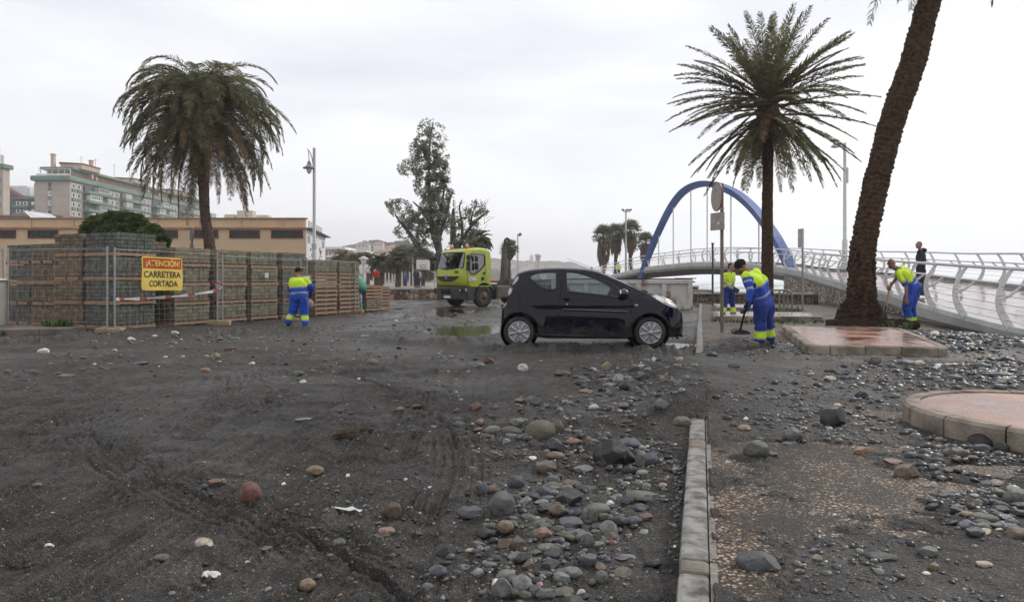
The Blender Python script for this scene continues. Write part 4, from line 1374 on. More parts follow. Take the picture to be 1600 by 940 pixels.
# ================================================================ PROMENADE FURNITURE FAR AWAY
def hoop(px,py,Y,label,wd=1.5,side=1,sc=1.0):
 h = thing("basketball_hoop",label,"basketball hoop",P(px,438,Y) - Vector((0,0,.65)),group="basketball hoops")
 z = EYE - (py - 438) * Y / F - .6
 mb = MB(); mb.tube([(1.2 * side,.4,0),(1.2 * side,.4,z - .3),(.2 * side,.2,z + .2)],.07,n=6); mb.tube([(.1 * side,.1,z - .2),(1.2 * side,.4,z - .9)],.05,n=6); mb.build("post",LG,h)
 mb = MB(); mb.box((0,0,z),(wd,.06,1.0 * sc)); bd = mb.build("backboard",AWN,h)
 mb = MB(); mb.box((0,-.04,z - .05),(.5,.02,.04)); mb.box((-.25,-.04,z - .22),(.04,.02,.35)); mb.box((.25,-.04,z - .22),(.04,.02,.35)); mb.build("target_lines",DARKM,bd)
 mb = MB(); mb.lathe([(.24,0),(.22,-.03)],c=(0,-.3,z - .35),n=12); mb.build("ring",mat("ring_red",(.35,.05,.03),.5),h)
hoop(574.5,419.5,78,"white basketball board on a post left of the short palms",1.7,-1)
hoop(562,421,82,"second white basketball board half hidden behind the conical lamp",1.1,-1)
hoop(661,413.5,72,"large white basketball board with slanted white post beside the truck",1.4,1,1.05)
WP = mat("white_pole_paint",(.60,.60,.58),.5,var=.06)
ORD0 = "first second third fourth fifth sixth seventh eighth ninth tenth eleventh twelfth".split()
for i,(px,py0,Y) in enumerate([(583.5,400,90),(607.5,396,80),(613,412,76),(628,412,74),(633,406,82),(589,425,70),(596,424,72),(617,424,70),(622,425,69),(640,425,75),(645,400,88),(602,426,71)]):
 mb = MB(); z1 = EYE - (py0 - 438) * Y / F
 mb.tube([(0,0,0),(0,0,z1 - .6)],.075,n=6)
 o = mb.build("white_pole",WP); o.location = P(px,438,Y) - Vector((0,0,.65))
 rk = sorted((583.5,607.5,613,628,633,589,596,617,622,640,645,602)).index(px)
 tag(o,ORD0[rk] + " thin white pole from the left among the promenade palms","pole","white poles on the promenade")
# ================================================================ VEGETATION
def leafmat(name,c0,c1,rough=.6,scale=1.3,trans=.12):
 if name in MATS: return MATS[name]
 m = bpy.data.materials.new(name); m.use_nodes = True
 t = m.node_tree; b = t.nodes["Principled BSDF"]
 tc = node(t,"ShaderNodeTexCoord"); nz = node(t,"ShaderNodeTexNoise",i_Scale=scale,i_Detail=4)
 t.links.new(tc.outputs["Object"],nz.inputs["Vector"])
 r = ramp(t,nz.outputs["Fac"],[(.35,c0),(.65,c1)])
 t.links.new(r.outputs[0],b.inputs["Base Color"])
 b.inputs["Roughness"].default_value = rough
 b.inputs["Specular IOR Level"].default_value = .3
 tl = node(t,"ShaderNodeBsdfTranslucent"); t.links.new(r.outputs[0],tl.inputs[0])
 ms = t.nodes.new("ShaderNodeMixShader"); ms.inputs[0].default_value = .45
 out = [n for n in t.nodes if n.type == 'OUTPUT_MATERIAL'][0]
 t.links.new(b.outputs[0],ms.inputs[1]); t.links.new(tl.outputs[0],ms.inputs[2]); t.links.new(ms.outputs[0],out.inputs[0])
 MATS[name] = m
 return m
PALMG = leafmat("palm_green",(.065,.070,.032),(.18,.178,.085),.42,2.2)
PALMD = leafmat("palm_dry",(.11,.075,.042),(.24,.165,.10),.8,2.2)
PALMG2 = leafmat("fan_green",(.10,.11,.07),(.19,.20,.13),.6)
RACH = mat("palm_stalk",(.14,.085,.035),.6,col2=(.22,.13,.05),scale=3)
def bark_mat(name,c0,c1,ring=10,bump=1.0):
 m = bpy.data.materials.new(name); m.use_nodes = True
 t = m.node_tree; b = t.nodes["Principled BSDF"]
 tc = node(t,"ShaderNodeTexCoord"); nz = node(t,"ShaderNodeTexNoise",i_Scale=11,i_Detail=8,i_Roughness=.7)
 t.links.new(tc.outputs["Object"],nz.inputs["Vector"])
 r = ramp(t,nz.outputs["Fac"],[(.36,c0),(.64,c1)])
 t.links.new(r.outputs[0],b.inputs["Base Color"])
 b.inputs["Roughness"].default_value = .9; b.inputs["Specular IOR Level"].default_value = .12
 bp = node(t,"ShaderNodeBump",i_Strength=bump,i_Distance=.03)
 t.links.new(nz.outputs["Fac"],bp.inputs["Height"]); t.links.new(bp.outputs[0],b.inputs["Normal"])
 return m
BARK = bark_mat("palm_bark",(.024,.014,.009),(.095,.058,.036))
BARK2 = bark_mat("palm_bark_light",(.050,.033,.023),(.15,.105,.072))
def palm_trunk(path,radii,ringh=.09,n=26,seed=0,amp=.018,rag=.03,fixpts=None):
 """trunk with scaly leaf scars: rings of overlapping scales in real relief"""
 c = catmull(path,24)
 L = [0]
 for a,b in zip(c[:-1],c[1:]): L.append(L[-1] + (b - a).length)
 tot = L[-1]
 nr = int(tot / (ringh / 4)) + 1
 rl = [i * tot / (len(radii) - 1) for i in range(len(radii))]
 vs,fs = [],[]
 for i in range(nr + 1):
  d = i * tot / nr
  k = min(len(c) - 2,max(0,int(np.searchsorted(L,d)) - 1))
  p = c[k].lerp(c[k + 1],(d - L[k]) / max(1e-9,L[k + 1] - L[k]))
  t = (c[min(len(c) - 1,k + 2)] - c[max(0,k - 1)]).normalized()
  u = t.cross(Vector((0,1,0))).normalized(); v_ = u.cross(t)
  r = float(np.interp(d,rl,radii))
  for q in range(n):
   a = 2 * PI * q / n
   ring = d / ringh + .35 * mnoise.noise(Vector((math.cos(a) * 1.5,math.sin(a) * 1.5,d * 2 + seed)))
   fr = ring - math.floor(ring)
   ncell = 9
   cell = (a / (2 * PI) * ncell + (math.floor(ring) % 2) * .5) % 1.0
   sc = (1 - abs(cell - .5) * 1.1) * fr
   rr = r + amp * sc * 1.6 + rag * mnoise.noise(Vector((math.cos(a) * 3,math.sin(a) * 3,d * 4 + seed))) + rag * .6 * mnoise.noise(Vector((math.cos(a) * 9,math.sin(a) * 9,d * 14 + seed)))
   vs.append(p + (u * math.cos(a) + v_ * math.sin(a)) * rr)
 for i in range(nr):
  for q in range(n):
   a = i * n + q; b = i * n + (q + 1) % n
   fs.append((a,b,b + n,a + n))
 mb = MB(); mb.add(vs,fs,0,False)
 L0 = nr * n
 mb.add(vs[L0:],[tuple(range(n))])
 return mb
def frond(V,MI,base,az,el,L,droop,rnd,mi=0,nl=48,lw=.034,ll=.42,fold=.35,bend=1.35):
 """one feather frond; V gets quads"""
 d = Vector((math.cos(az) * math.cos(el),math.sin(az) * math.cos(el),math.sin(el)))
 p = Vector(base); pts = [p.copy()]
 n = 14
 cur = el
 for i in range(n):
  t = (i + 1) / n
  cur = el - droop * t ** bend
  dd = Vector((math.cos(az) * math.cos(cur),math.sin(az) * math.cos(cur),math.sin(cur)))
  if cur < -PI / 2: dd = Vector((math.cos(az) * math.cos(cur) * .3,math.sin(az) * math.cos(cur) * .3,-1)).normalized()
  p = p + dd * L / n
  pts.append(p.copy())
 side0 = Vector((-math.sin(az),math.cos(az),0))
 # rachis: two-quad ribbon crossing
 for i in range(n):
  a,b = pts[i],pts[i + 1]
  wa = .028 * (1 - i / n) + .006; wb = .028 * (1 - (i + 1) / n) + .006
  V += [a - side0 * wa,a + side0 * wa,b + side0 * wb,b - side0 * wb]; MI.append(2)
  t = (b - a).normalized(); up = side0.cross(t)
  V += [a - up * wa,a + up * wa,b + up * wb,b - up * wb]; MI.append(2)
 for k in range(nl):
  t = .12 + .88 * (k + rnd.random() * .6) / nl
  f = t * n; i = min(n - 1,int(f)); q = pts[i].lerp(pts[i + 1],f - i)
  tan = (pts[i + 1] - pts[i]).normalized(); up = side0.cross(tan).normalized()
  if up.z < 0 and abs(tan.z) < .95: up = -up
  le = ll * (math.sin(PI * min(1,(t * .86 + .10))) ** .6) * rnd.uniform(.8,1.1) * (.55 if t < .18 else 1)
  fw = .55 + .75 * t
  for sg in (-1,1):
   dr = (side0 * sg * 1.0 + tan * fw + up * fold * rnd.uniform(.3,1.2)).normalized()
   e = q + dr * le * .55
   e2 = e + (dr + Vector((0,0,-.55 * rnd.uniform(.4,1.3)))).normalized() * le * .45
   wv_ = dr.cross(up).normalized() if abs(dr.dot(up)) < .98 else tan
   w_ = (tan * .75 + up * rnd.uniform(-.9,.9)).normalized() * lw * .5
   V += [q - w_ * .7,q + w_ * .7,e + w_,e - w_]; MI.append(mi)
   V += [e - w_,e + w_,e2 + w_ * .15,e2 - w_ * .15]; MI.append(mi)
def palm(name,label,base,path,radii,crown_c,fr,seed,L,boot=None,boot_r=.5,stalk_up=True,skin=BARK,ringh=.09,lw=.034,ll=.42,nl=48,extra=None,rag=.03,amp=.018,bend=1.35,zr=.35):
 rnd = random.Random(seed)
 root = thing(name,label,"palm tree",base)
 b = Vector(base)
 mb = palm_trunk([Vector(p) - b for p in path],radii,ringh=ringh,seed=seed,rag=rag,amp=amp)
 mb.build("trunk",skin,root,fix=False)
 cc = Vector(crown_c) - b
 if boot:
  z0,z1 = boot
  mb = MB()
  prof = []
  nseg = 40; n = 30
  vs,fs = [],[]
  for i in range(nseg + 1):
   t = i / nseg
   z = cc.z + z0 + (z1 - z0) * t
   r = boot_r * (.55 + .5 * math.sin(PI * (.18 + t * .62)))
   for q in range(n):
    a = 2 * PI * q / n
    row = i / 4.0
    fr_ = row - math.floor(row)
    cell = (a / (2 * PI) * 12 + (math.floor(row) % 2) * .5) % 1
    rr = r + .07 * boot_r * 2 * fr_ * (1 - abs(cell - .5))
    vs.append((cc.x + rr * math.cos(a),cc.y + rr * math.sin(a),z))
  for i in range(nseg):
   for q in range(n):
    a = i * n + q; b_ = i * n + (q + 1) % n
    fs.append((a,b_,b_ + n,a + n))
  mb.add(vs,fs)
  mb.build("leaf_base_boot",mat("palm_boot",(.045,.026,.014),.9,col2=(.12,.07,.035),scale=9,bump=.6,bscale=30),root)
 V,MI = [],[]
 VD,MD = [],[]
 for (n,e0,e1,d0,d1,l0,l1,dry) in fr:
  for i in range(n):
   az = 2 * PI * (i + rnd.random() * .8) / n + rnd.random()
   el = R(rnd.uniform(e0,e1)); dr = R(rnd.uniform(d0,d1)); LL = L * rnd.uniform(l0,l1)
   off = Vector((math.cos(az),math.sin(az),0)) * rnd.uniform(.08,.25) + Vector((0,0,rnd.uniform(-zr,.25) + (.1 if el > 0 else -.35)))
   if rnd.random() < dry: frond(VD,MD,cc + off,az,el,LL,dr,rnd,1,nl=nl,lw=lw * .9,ll=ll * .8,bend=bend)
   else: frond(V,MI,cc + off,az,el,LL,dr,rnd,0,nl=nl,lw=lw,ll=ll,bend=bend)
 if extra:
  for (az,el,dr,LL) in extra:
   frond(V,MI,cc,R(az),R(el),LL,R(dr),rnd,0,nl=nl,lw=lw,ll=ll)
 quads_mesh("crown",np.array([tuple(q) for q in V]),4,[PALMG,PALMD,RACH],MI,root)
 if VD: quads_mesh("dry_fronds",np.array([tuple(q) for q in VD]),4,[PALMG,PALMD,RACH],MD,root)
 return root
# drooping palm behind the pallets
Y = 33.0
cb = P(318,152,Y)
palm("date_palm","bushy date palm with long drooping brown-tipped fronds behind the pallet stacks",(P(330,438,Y).x,Y,0),
  [(P(334,438,Y).x,Y,-.2),P(328,388,Y),P(320,330,Y),P(318,260,Y),P(318,170,Y)],[.36,.26,.21,.26,.30],cb,
  [(24,66,88,120,155,.84,1.0,0),(36,46,68,122,148,.96,1.10,.02),(46,20,46,102,126,1.0,1.15,.08),(50,-6,22,76,100,.98,1.16,.25),(48,-34,-6,48,74,.96,1.18,.5),(34,-64,-34,22,42,.9,1.25,.85)],
  11,4.12,zr=1.1,bend=1.1,boot=(-2.2,-.2),boot_r=.50,lw=.044,ll=.56,nl=62,skin=BARK2)
# upright spiky palm on the right
Y = 24.5
cb = P(1200,160,Y)
palm("date_palm","tall date palm with stiff feather fronds spreading like a star beside the sign post",(P(1199,438,Y).x,Y,.1),
  [(P(1199,438,Y).x,Y,0),P(1199,400,Y),P(1199,320,Y),P(1200,250,Y),P(1200,190,Y)],[.205,.190,.180,.170,.20],cb,
  [(16,60,85,10,25,.88,1.02,0),(24,35,60,15,35,.92,1.06,0),(26,8,34,18,42,.92,1.08,.03),(26,-20,8,18,40,.88,1.08,.05),(32,-44,-16,12,34,.88,1.08,.2),(12,-75,-45,5,20,.6,.98,.5)],
  22,3.2,boot=(-1.35,.2),boot_r=.36,lw=.040,ll=.36,nl=60,rag=.015)
# leaning foreground palm
Y = 15.6
cb = P(1492,-175,Y)
bp_ = (P(1345,508,Y).x,Y,.26)
palm("date_palm","huge leaning palm trunk rising out of the top of the picture, at the rectangular island",bp_,
  [Vector(bp_) + Vector((-.02,0,-.1)),P(1347,440,Y),P(1347,400,Y),P(1366,300,Y),P(1394,190,Y),P(1425,100,Y),P(1452,0,Y),P(1475,-90,Y),P(1490,-170,Y)],
  [.33,.26,.25,.245,.255,.25,.215,.20,.20],cb,
  [(20,30,80,60,90,.8,1.0,0),(26,0,30,60,90,.85,1.0,0),(10,-70,-45,20,30,.50,.60,0)],
  35,4.1,ringh=.115,lw=.04,ll=.40,nl=46,rag=.035,amp=.028,
  extra=[(180,0,75,3.5),(200,5,80,3.6),(186,-10,72,3.4),(170,-12,68,3.2),(165,4,84,3.7),(210,-5,75,3.5),(-4,-8,88,2.65),(215,-26,60,3.2),(225,-30,55,3.1),(195,-18,70,3.3)])
# flared fibrous foot of the leaning palm
def palm_foot():
 root = [o for o in bpy.data.objects if o.name.startswith("date_palm") and "leaning" in o.get("label","")][0]
 mb = MB(); n = 44; rows = 46
 vs,fs = [],[]
 for i in range(rows + 1):
  t = i / rows
  z = 1.95 * t
  r = .245 + .33 * (1 - t) ** 8.0 + .07 * (1 - t) + .03 * math.sin(t * 9)
  cx = .02 + .02 * t
  for q in range(n):
   a = 2 * PI * q / n
   ca,sa = math.cos(a),math.sin(a)
   rr = r * (1 + .22 * max(0,-ca) * (1 - t) ** 3) + .11 * mnoise.noise(Vector((ca * 2.2,sa * 2.2,z * 3.2))) + .07 * mnoise.noise(Vector((ca * 7,sa * 7,z * 11))) + .03 * mnoise.noise(Vector((ca * 19,sa * 19,z * 25)))
   if t > .70: rr -= (t - .70) ** 1.3 * .75
   vs.append((cx + rr * ca,rr * sa,z - .06))
 for i in range(rows):
  for q in range(n):
   a = i * n + q; b_ = i * n + (q + 1) % n
   fs.append((a,b_,b_ + n,a + n))
 mb.add(vs,fs)
 for (lx,ly,rx,ry,rz) in ((.75,-.1,.55,.28,.12),(-.35,-.1,.45,.4,.16),(.35,.15,.6,.3,.10)):
  k0 = len(mb.v)
  mb.ball((lx,ly,-.02),(rx,ry,rz),n=14)
  for q in range(k0,len(mb.v)):
   p = Vector(mb.v[q]); d = Vector((mnoise.noise(p * 6),mnoise.noise(p * 6 + Vector((9,0,0))),mnoise.noise(p * 7 + Vector((0,9,0))))) * .09
   mb.v[q] = tuple(p + d)
 mb.sm = [False] * len(mb.sm)
 mb.build("root_mass",bark_mat("root_fibre",(.009,.006,.005),(.055,.031,.019),bump=1.4),root)
palm_foot()
# fan palms (washingtonia)
def fan_palm(px,Y,ztop,trunk_r,cr,label,skirt=1.8,grp=None,seed=1,dry=PALMD,green=PALMG2,nf=34,base_z=.6,lean=0):
 rnd = random.Random(seed)
 base = P(px,438,Y); base.z = base_z
 root = thing("fan_palm",label,"palm tree",base,group=grp)
 hz = ztop - cr - base_z
 mb = MB(); mb.tube([(0,0,-.3),(lean * .3,0,hz * .5),(lean,0,hz)],[trunk_r * 1.2,trunk_r,trunk_r * .9],n=10)
 for k in range(int(hz / .25)):
  a = rnd.random() * 6.28; z = k * .25
  mb.box((lean * z / hz + math.cos(a) * trunk_r,math.sin(a) * trunk_r,z),(.10,.10,.08))
 mb.build("trunk",BARK2,root)
 c = Vector((lean,0,hz))
 V = []
 VD = []
 def leaf(V,az,el,L,R_,drp):
  d = Vector((math.cos(az) * math.cos(el),math.sin(az) * math.cos(el),math.sin(el)))
  s_ = Vector((-math.sin(az),math.cos(az),0)); u = s_.cross(d)
  h = c + d * L + Vector((0,0,-drp * .25))
  w0 = s_ * .03
  V.extend([c - w0,c + w0,h + w0,h - w0])
  m = 15
  for k in range(m):
   a = R(-105 + 210 * k / (m - 1))
   dr = (d * math.cos(a) + s_ * math.sin(a) + u * rnd.uniform(-.12,.12)).normalized()
   R2 = R_ * rnd.uniform(.8,1.05)
   e = h + dr * R2 * .6; e2 = e + (dr + Vector((0,0,-drp))).normalized() * R2 * .4
   w_ = dr.cross(u).normalized() * R_ * .075
   V.extend([h - w_ * .3,h + w_ * .3,e + w_,e - w_])
   V.extend([e - w_,e + w_,e2 + w_ * .2,e2 - w_ * .2])
 for i in range(nf):
  az = 2 * PI * i * .618; el = R(78 - 100 * (i / nf) ** .9 + rnd.uniform(-6,6))
  leaf(V,az,el,cr * .55,cr * .52,.35 + .5 * i / nf)
 quads_mesh("crown",np.array([tuple(q) for q in V]),4,green,None,root)
 if skirt > 0:
  ns = 150
  for i in range(ns):
   az = rnd.random() * 6.28; z0 = rnd.random() ** .8
   r0 = trunk_r * 1.2 + cr * .40 * math.sin(PI * min(1,.25 + .65 * z0)) * rnd.uniform(.6,1)
   top = c + Vector((math.cos(az) * r0 * .9,math.sin(az) * r0 * .9,-skirt * z0 * .85 + .15))
   bot = top + Vector((math.cos(az) * rnd.uniform(-.05,.1),math.sin(az) * rnd.uniform(-.05,.1),-skirt * rnd.uniform(.25,.42)))
   s_ = Vector((-math.sin(az),math.cos(az),0)) * rnd.uniform(.06,.16)
   VD.extend([top - s_,top + s_,bot + s_ * .6,bot - s_ * .6])
  quads_mesh("dead_leaf_skirt",np.array([tuple(q) for q in VD]),4,dry,None,root)
 return root
DRY2 = leafmat("fan_dry",(.12,.09,.065),(.23,.175,.13),.9)
g4 = "cluster of four fan palms left of the blue arch"
fan_palm(943,84,8.4,.20,1.65,"leftmost fan palm of the cluster beside the blue arch, with the longest brown skirt",3.6,g4,1,DRY2)
fan_palm(962,88,8.9,.22,1.7,"second fan palm of the cluster, just left of the floodlight mast",2.6,g4,2,DRY2)
fan_palm(985,86,9.2,.24,1.75,"tallest crowned fan palm right behind the floodlight mast",2.6,g4,3,DRY2)
fan_palm(1009,82,7.3,.19,1.5,"rightmost fan palm of the cluster, partly hidden by the foot of the blue arch",2.4,g4,4,DRY2)
fan_palm(796,62,5.2,.11,1.05,"small fan palm standing alone behind the grey hook arm of the truck",1.0,None,5)
DKG = leafmat("far_palm_green",(.10,.108,.072),(.18,.185,.125),.8)
OLV = leafmat("far_palm_olive",(.11,.095,.040),(.18,.145,.065),.8)
fan_palm(628,95,6.6,.25,2.0,"tall dark fan palm in front of the wooded hill",2.4,None,6,leafmat("far_palm_brown",(.14,.11,.08),(.22,.175,.13)),DKG)
fan_palm(644,90,6.2,.25,1.9,"dark fan palm between the tall one and the basketball board by the truck",2.6,None,7,leafmat("far_palm_brown",(.1,.1,.1),(.1,.1,.1)),DKG)
fan_palm(661,84,5.6,.22,1.9,"brownish fan palm hanging over the large basketball board",2.2,None,8,leafmat("far_palm_brown",(.1,.1,.1),(.1,.1,.1)),DKG)
def small_date_palm(px,Y,ztop,cr,label,m,seed,base_z=.6,dry=.2,L=None):
 rnd = random.Random(seed)
 base = P(px,438,Y); base.z = base_z
 root = thing("date_palm",label,"palm tree",base)
 hz = ztop - base_z - cr * .55
 mb = MB(); mb.tube([(0,0,-.3),(0,0,hz * .5),(0,0,hz)],[.30,.25,.34],n=10); mb.build("trunk",BARK2,root)
 V,MI = [],[]
 for (n,e0,e1,d0,d1) in ((12,50,80,50,80),(16,20,50,60,90),(16,-10,20,50,80),(10,-45,-10,30,50)):
  for i in range(n):
   frond(V,MI,Vector((0,0,hz)),2 * PI * (i + rnd.random() * .7) / n,R(rnd.uniform(e0,e1)),cr * 1.25 * rnd.uniform(.85,1.05),R(rnd.uniform(d0,d1)),rnd,1 if (rnd.random() < dry and e0 < 20) else 0,nl=26,lw=.10,ll=.5)
 quads_mesh("crown",np.array([tuple(q) for q in V]),4,[m,leafmat("far_palm_brown",(.1,.1,.1),(.1,.1,.1)),m],MI,root)
small_date_palm(595,72,3.7,1.2,"short date palm with a dark round crown behind the green umbrella",DKG,31)
small_date_palm(622,68,3.8,1.25,"short date palm with yellowish lower fronds, nearest the low boulder wall",leafmat("far_palm_mid",(.10,.10,.055),(.19,.175,.09)),32)
small_date_palm(746,60,5.3,1.15,"date palm crown showing above the cab of the truck",leafmat("far_palm_mid",(.1,.1,.1),(.1,.1,.1)),33)
small_date_palm(535,110,5.9,1.9,"tall feathery palm just right of the pink apartment houses",leafmat("far_palm_mid",(.1,.1,.1),(.1,.1,.1)),34)
small_date_palm(575,100,5.0,1.5,"olive yellow palm above the conical lamp",OLV,35,dry=.5)
# leafy trees
def leaf_cloud(blobs,n,size,seed,thr=.0,flat=.5,ncl=.8):
 """leaf quads filling a list of ellipsoid blobs (cx,cy,cz,rx,ry,rz,weight) with noise gaps"""
 rng = np.random.default_rng(seed)
 wts = np.array([b[6] * b[3] * b[5] for b in blobs]); wts = wts / wts.sum()
 out = []
 idx = rng.choice(len(blobs),n,p=wts)
 B = np.array([b[:6] for b in blobs])[idx]
 d = rng.normal(size=(n,3)); d /= np.linalg.norm(d,axis=1)[:,None]
 r = rng.random(n) ** (1 / 2.2)
 pts = B[:,:3] + d * B[:,3:6] * r[:,None]
 keep = np.array([mnoise.noise(Vector(p) * ncl) + .5 * mnoise.noise(Vector(p) * ncl * 2.7) > thr for p in pts])
 pts = pts[keep]
 n = len(pts)
 a = rng.normal(size=(n,3)); a[:,2] *= flat; a /= np.linalg.norm(a,axis=1)[:,None]
 b = np.cross(a,rng.normal(size=(n,3))); b /= np.linalg.norm(b,axis=1)[:,None]
 s = size * rng.uniform(.6,1.3,n)[:,None]
 v0 = pts - a * s; v1 = pts + b * s * .45; v2 = pts + a * s; v3 = pts - b * s * .45
 return np.stack([v0,v1,v2,v3],1).reshape(-1,3)
def pxblob(px,py,Y,rx,ry,w=1,dy=0,base=(0,0,0)):
 c = P(px,py,Y) - Vector(base)
 return (c.x,c.y + dy,c.z,rx * Y / F,rx * Y / F * .8,ry * Y / F,w)
def gum_tree():
 Y = 47.0
 base = P(688,438,Y); base.z = .3
 root = thing("eucalyptus_tree","tall sparse eucalyptus with a leaning split trunk rising behind the truck cab","tree",base)
 b = tuple(base)
 q = lambda px,py,dy=0: P(px,py,Y) - base + Vector((0,dy,0))
 TB = bark_mat("gum_bark",(.06,.05,.043),(.14,.115,.10))
 mb = MB()
 def br(pts,r): mb.tube(catmull(pts,5),list(np.interp(np.linspace(0,1,(len(pts) - 1) * 5 + 1),np.linspace(0,1,len(r)),r)),n=8)
 br([q(690,450),q(688,415),q(686,385),q(684,350),q(690,320),q(695,290)],[.36,.30,.21,.14,.10,.05])
 br([q(688,425),q(676,405),q(655,388),q(640,365),q(628,350),q(617,335)],[.30,.24,.18,.13,.09,.05])
 br([q(686,395),q(675,360),q(672,320),q(670,270),q(672,220),q(676,195)],[.2,.15,.12,.09,.06,.03])
 br([q(686,370),q(696,340),q(702,315),q(706,300)],[.18,.12,.08,.04])
 br([q(655,388),q(652,365),q(660,340)],[.12,.09,.05])
 br([q(678,360),q(660,330),q(645,315)],[.13,.09,.04])
 mb.build("trunk",TB,root)
 blobs = [pxblob(*a,base=b) for a in [
  (670,205,Y,20,22,.45),(690,215,Y,12,20,.2),(662,235,Y,24,26,.9),(682,250,Y,22,28,1),(645,262,Y,26,16,.55),(672,285,Y,28,32,1.2),
  (692,280,Y,14,26,.7),(680,325,Y,26,30,1.1),(660,345,Y,24,22,.9),(692,345,Y,20,24,.8),(625,325,Y,20,16,.6),(612,318,Y,12,10,.4),
  (640,345,Y,20,18,.7),(630,362,Y,16,12,.6),(655,375,Y,20,16,.6),(676,370,Y,18,18,.7),(700,310,Y,12,20,.5)]]
 LG_ = leafmat("gum_leaves",(.19,.195,.15),(.34,.345,.27),.6,.9)
 V = leaf_cloud(blobs,64000,.080,5,.07,ncl=2.2)
 quads_mesh("crown",V,4,LG_,None,root)
 # the neighbouring lower tree
 Y2 = 50.0
 base = P(716,438,Y2); base.z = .3
 root = thing("eucalyptus_tree","lower half bare eucalyptus with twisted branches above the truck's rear","tree",base)
 b = tuple(base)
 q = lambda px,py,dy=0: P(px,py,Y2) - base + Vector((0,dy,0))
 mb = MB()
 br([q(714,445),q(712,400),q(708,370),q(708,335),q(709,325)],[.35,.3,.24,.14,.06])
 br([q(712,395),q(722,375),q(735,355),q(750,340),q(765,330)],[.22,.17,.12,.08,.03])
 br([q(722,375),q(722,350),q(718,325),q(722,312)],[.14,.1,.06,.03])
 br([q(735,355),q(738,335),q(745,318)],[.1,.06,.03])
 br([q(708,350),q(725,340),q(738,345)],[.09,.05,.03])
 mb.build("trunk",TB,root)
 tw = MB(); rnd = random.Random(9)
 for k in range(70):
  a = q(rnd.uniform(708,762),rnd.uniform(318,360)); d = Vector((rnd.uniform(-.4,1),rnd.uniform(-.5,.5),rnd.uniform(.2,1))) * rnd.uniform(.3,.9)
  tw.tube([a,a + d * .5 + Vector((0,0,.05)),a + d],[.022,.015,.006],n=4)
 tw.build("twigs",TB,root)
 blobs = [pxblob(*a,base=b) for a in [(720,385,Y2,20,22,1.1),(738,335,Y2,16,16,.45),(752,330,Y2,12,10,.35),(716,350,Y2,14,20,.5),(740,360,Y2,14,16,.5),(706,400,Y2,14,18,.8),(728,400,Y2,18,14,.9),(745,318,Y2,10,8,.25)]]
 quads_mesh("crown",leaf_cloud(blobs,20000,.080,6,.08,ncl=2.6),4,LG_,None,root)
gum_tree()
def bushy(name,label,px,py,Y,blobs,n,size,m,base_z=0,seed=1,thr=-.05,cat="tree",trunk=True,ncl=1.1):
 base = P(px,438,Y); base.z = base_z
 root = thing(name,label,cat,base)
 bl = [pxblob(*a,base=tuple(base)) for a in blobs]
 if trunk:
  mb = MB()
  mb.tube([(0,0,-.2),(0,0,bl[0][2] * .6)],[.25,.15],n=8)
  for b_ in bl[:6]: mb.tube([(0,0,bl[0][2] * .4),(b_[0] * .8,b_[1] * .8,b_[2])],[.14,.05],n=6)
  mb.build("trunk",BARK,root)
 quads_mesh("crown",leaf_cloud(bl,n,size,seed,thr,ncl=ncl),4,m,None,root)
 return root
bushy("broadleaf_tree","dense dark green rounded tree top showing above the tallest pallet stacks",190,400,30,
  [(190,365,30,42,26,1),(165,350,30,30,16,1),(205,350,30,26,18,1),(180,342,30,22,12,1),(232,368,30,24,20,1),(255,378,30,12,10,.8),(150,362,30,24,18,1),(215,375,30,44,24,1)],
  26000,.14,leafmat("ficus_leaves",(.035,.065,.014),(.12,.165,.035),.5,2.2),seed=3,thr=-.22,ncl=2.0)
FT = leafmat("orange_tree",(.13,.085,.035),(.21,.14,.06),.8)
bushy("broadleaf_tree","orange brown rounded tree between the pink houses and the conical lamp",556,420,105,[(552,406,105,14,9,1),(566,402,105,10,8,1),(545,412,105,10,8,1)],3500,.35,FT,.6,4,-.2)
GT = leafmat("grey_green_tree",(.09,.094,.065),(.16,.16,.115),.8)
for (lab,px,py,Y,bl) in (
 ("dark grey green trees massed beyond the basketball court, left part",600,425,130,[(590,428,130,16,12,1),(606,424,130,14,14,1)]),
 ("dark grey green trees massed beyond the basketball court, right part",650,420,130,[(648,424,130,20,16,1),(668,420,130,16,20,1),(634,428,130,10,10,1)]),
 ("shadowy tree right behind the truck cab's windscreen",690,415,75,[(692,418,75,12,20,1),(705,410,75,12,18,1)])):
 bushy("broadleaf_tree",lab,px,py,Y,bl,4000,.38,GT,.6,px,-.15)
# ================================================================ HILLS
def hill(name,label,pts,Y,depth,m,amp=6.0,sc=.02,seed=1):
 """ridge from picture-derived heights, as a real mound with depth"""
 xs = np.array([(p[0] - 800) * Y / F for p in pts]); zs = np.array([EYE - (p[1] - 438) * Y / F for p in pts])
 nx,ny = 160,34
 X = np.linspace(xs[0],xs[-1],nx)[None,:].repeat(ny,0)
 tt = np.linspace(0,1,ny)[:,None].repeat(nx,1)
 Yy = Y - depth * .5 + depth * tt
 Z = np.interp(X,xs,zs) * np.sin(np.clip(tt * 1.0,0,1) * PI) ** .75
 Z = Z + amp * fbm(X * sc,Yy * sc,seed,5,.6) * np.sin(tt * PI) * np.clip(Z / 15,0,1)
 V = np.stack([X,Yy,np.maximum(Z,-.5)],-1).reshape(-1,3)
 mb = MB()
 fs = []
 for i in range(ny - 1):
  for j in range(nx - 1):
   a = i * nx + j; fs.append((a,a + 1,a + nx + 1,a + nx))
 mb.add([tuple(v) for v in V],fs,0,True)
 o = mb.build(name,m)
 return tag(o,label,"hill",kind="structure"),(xs,zs)
HM = mat("hill_woods",(.045,.047,.034),.95,col2=(.10,.092,.065),scale=.035,detail=12)
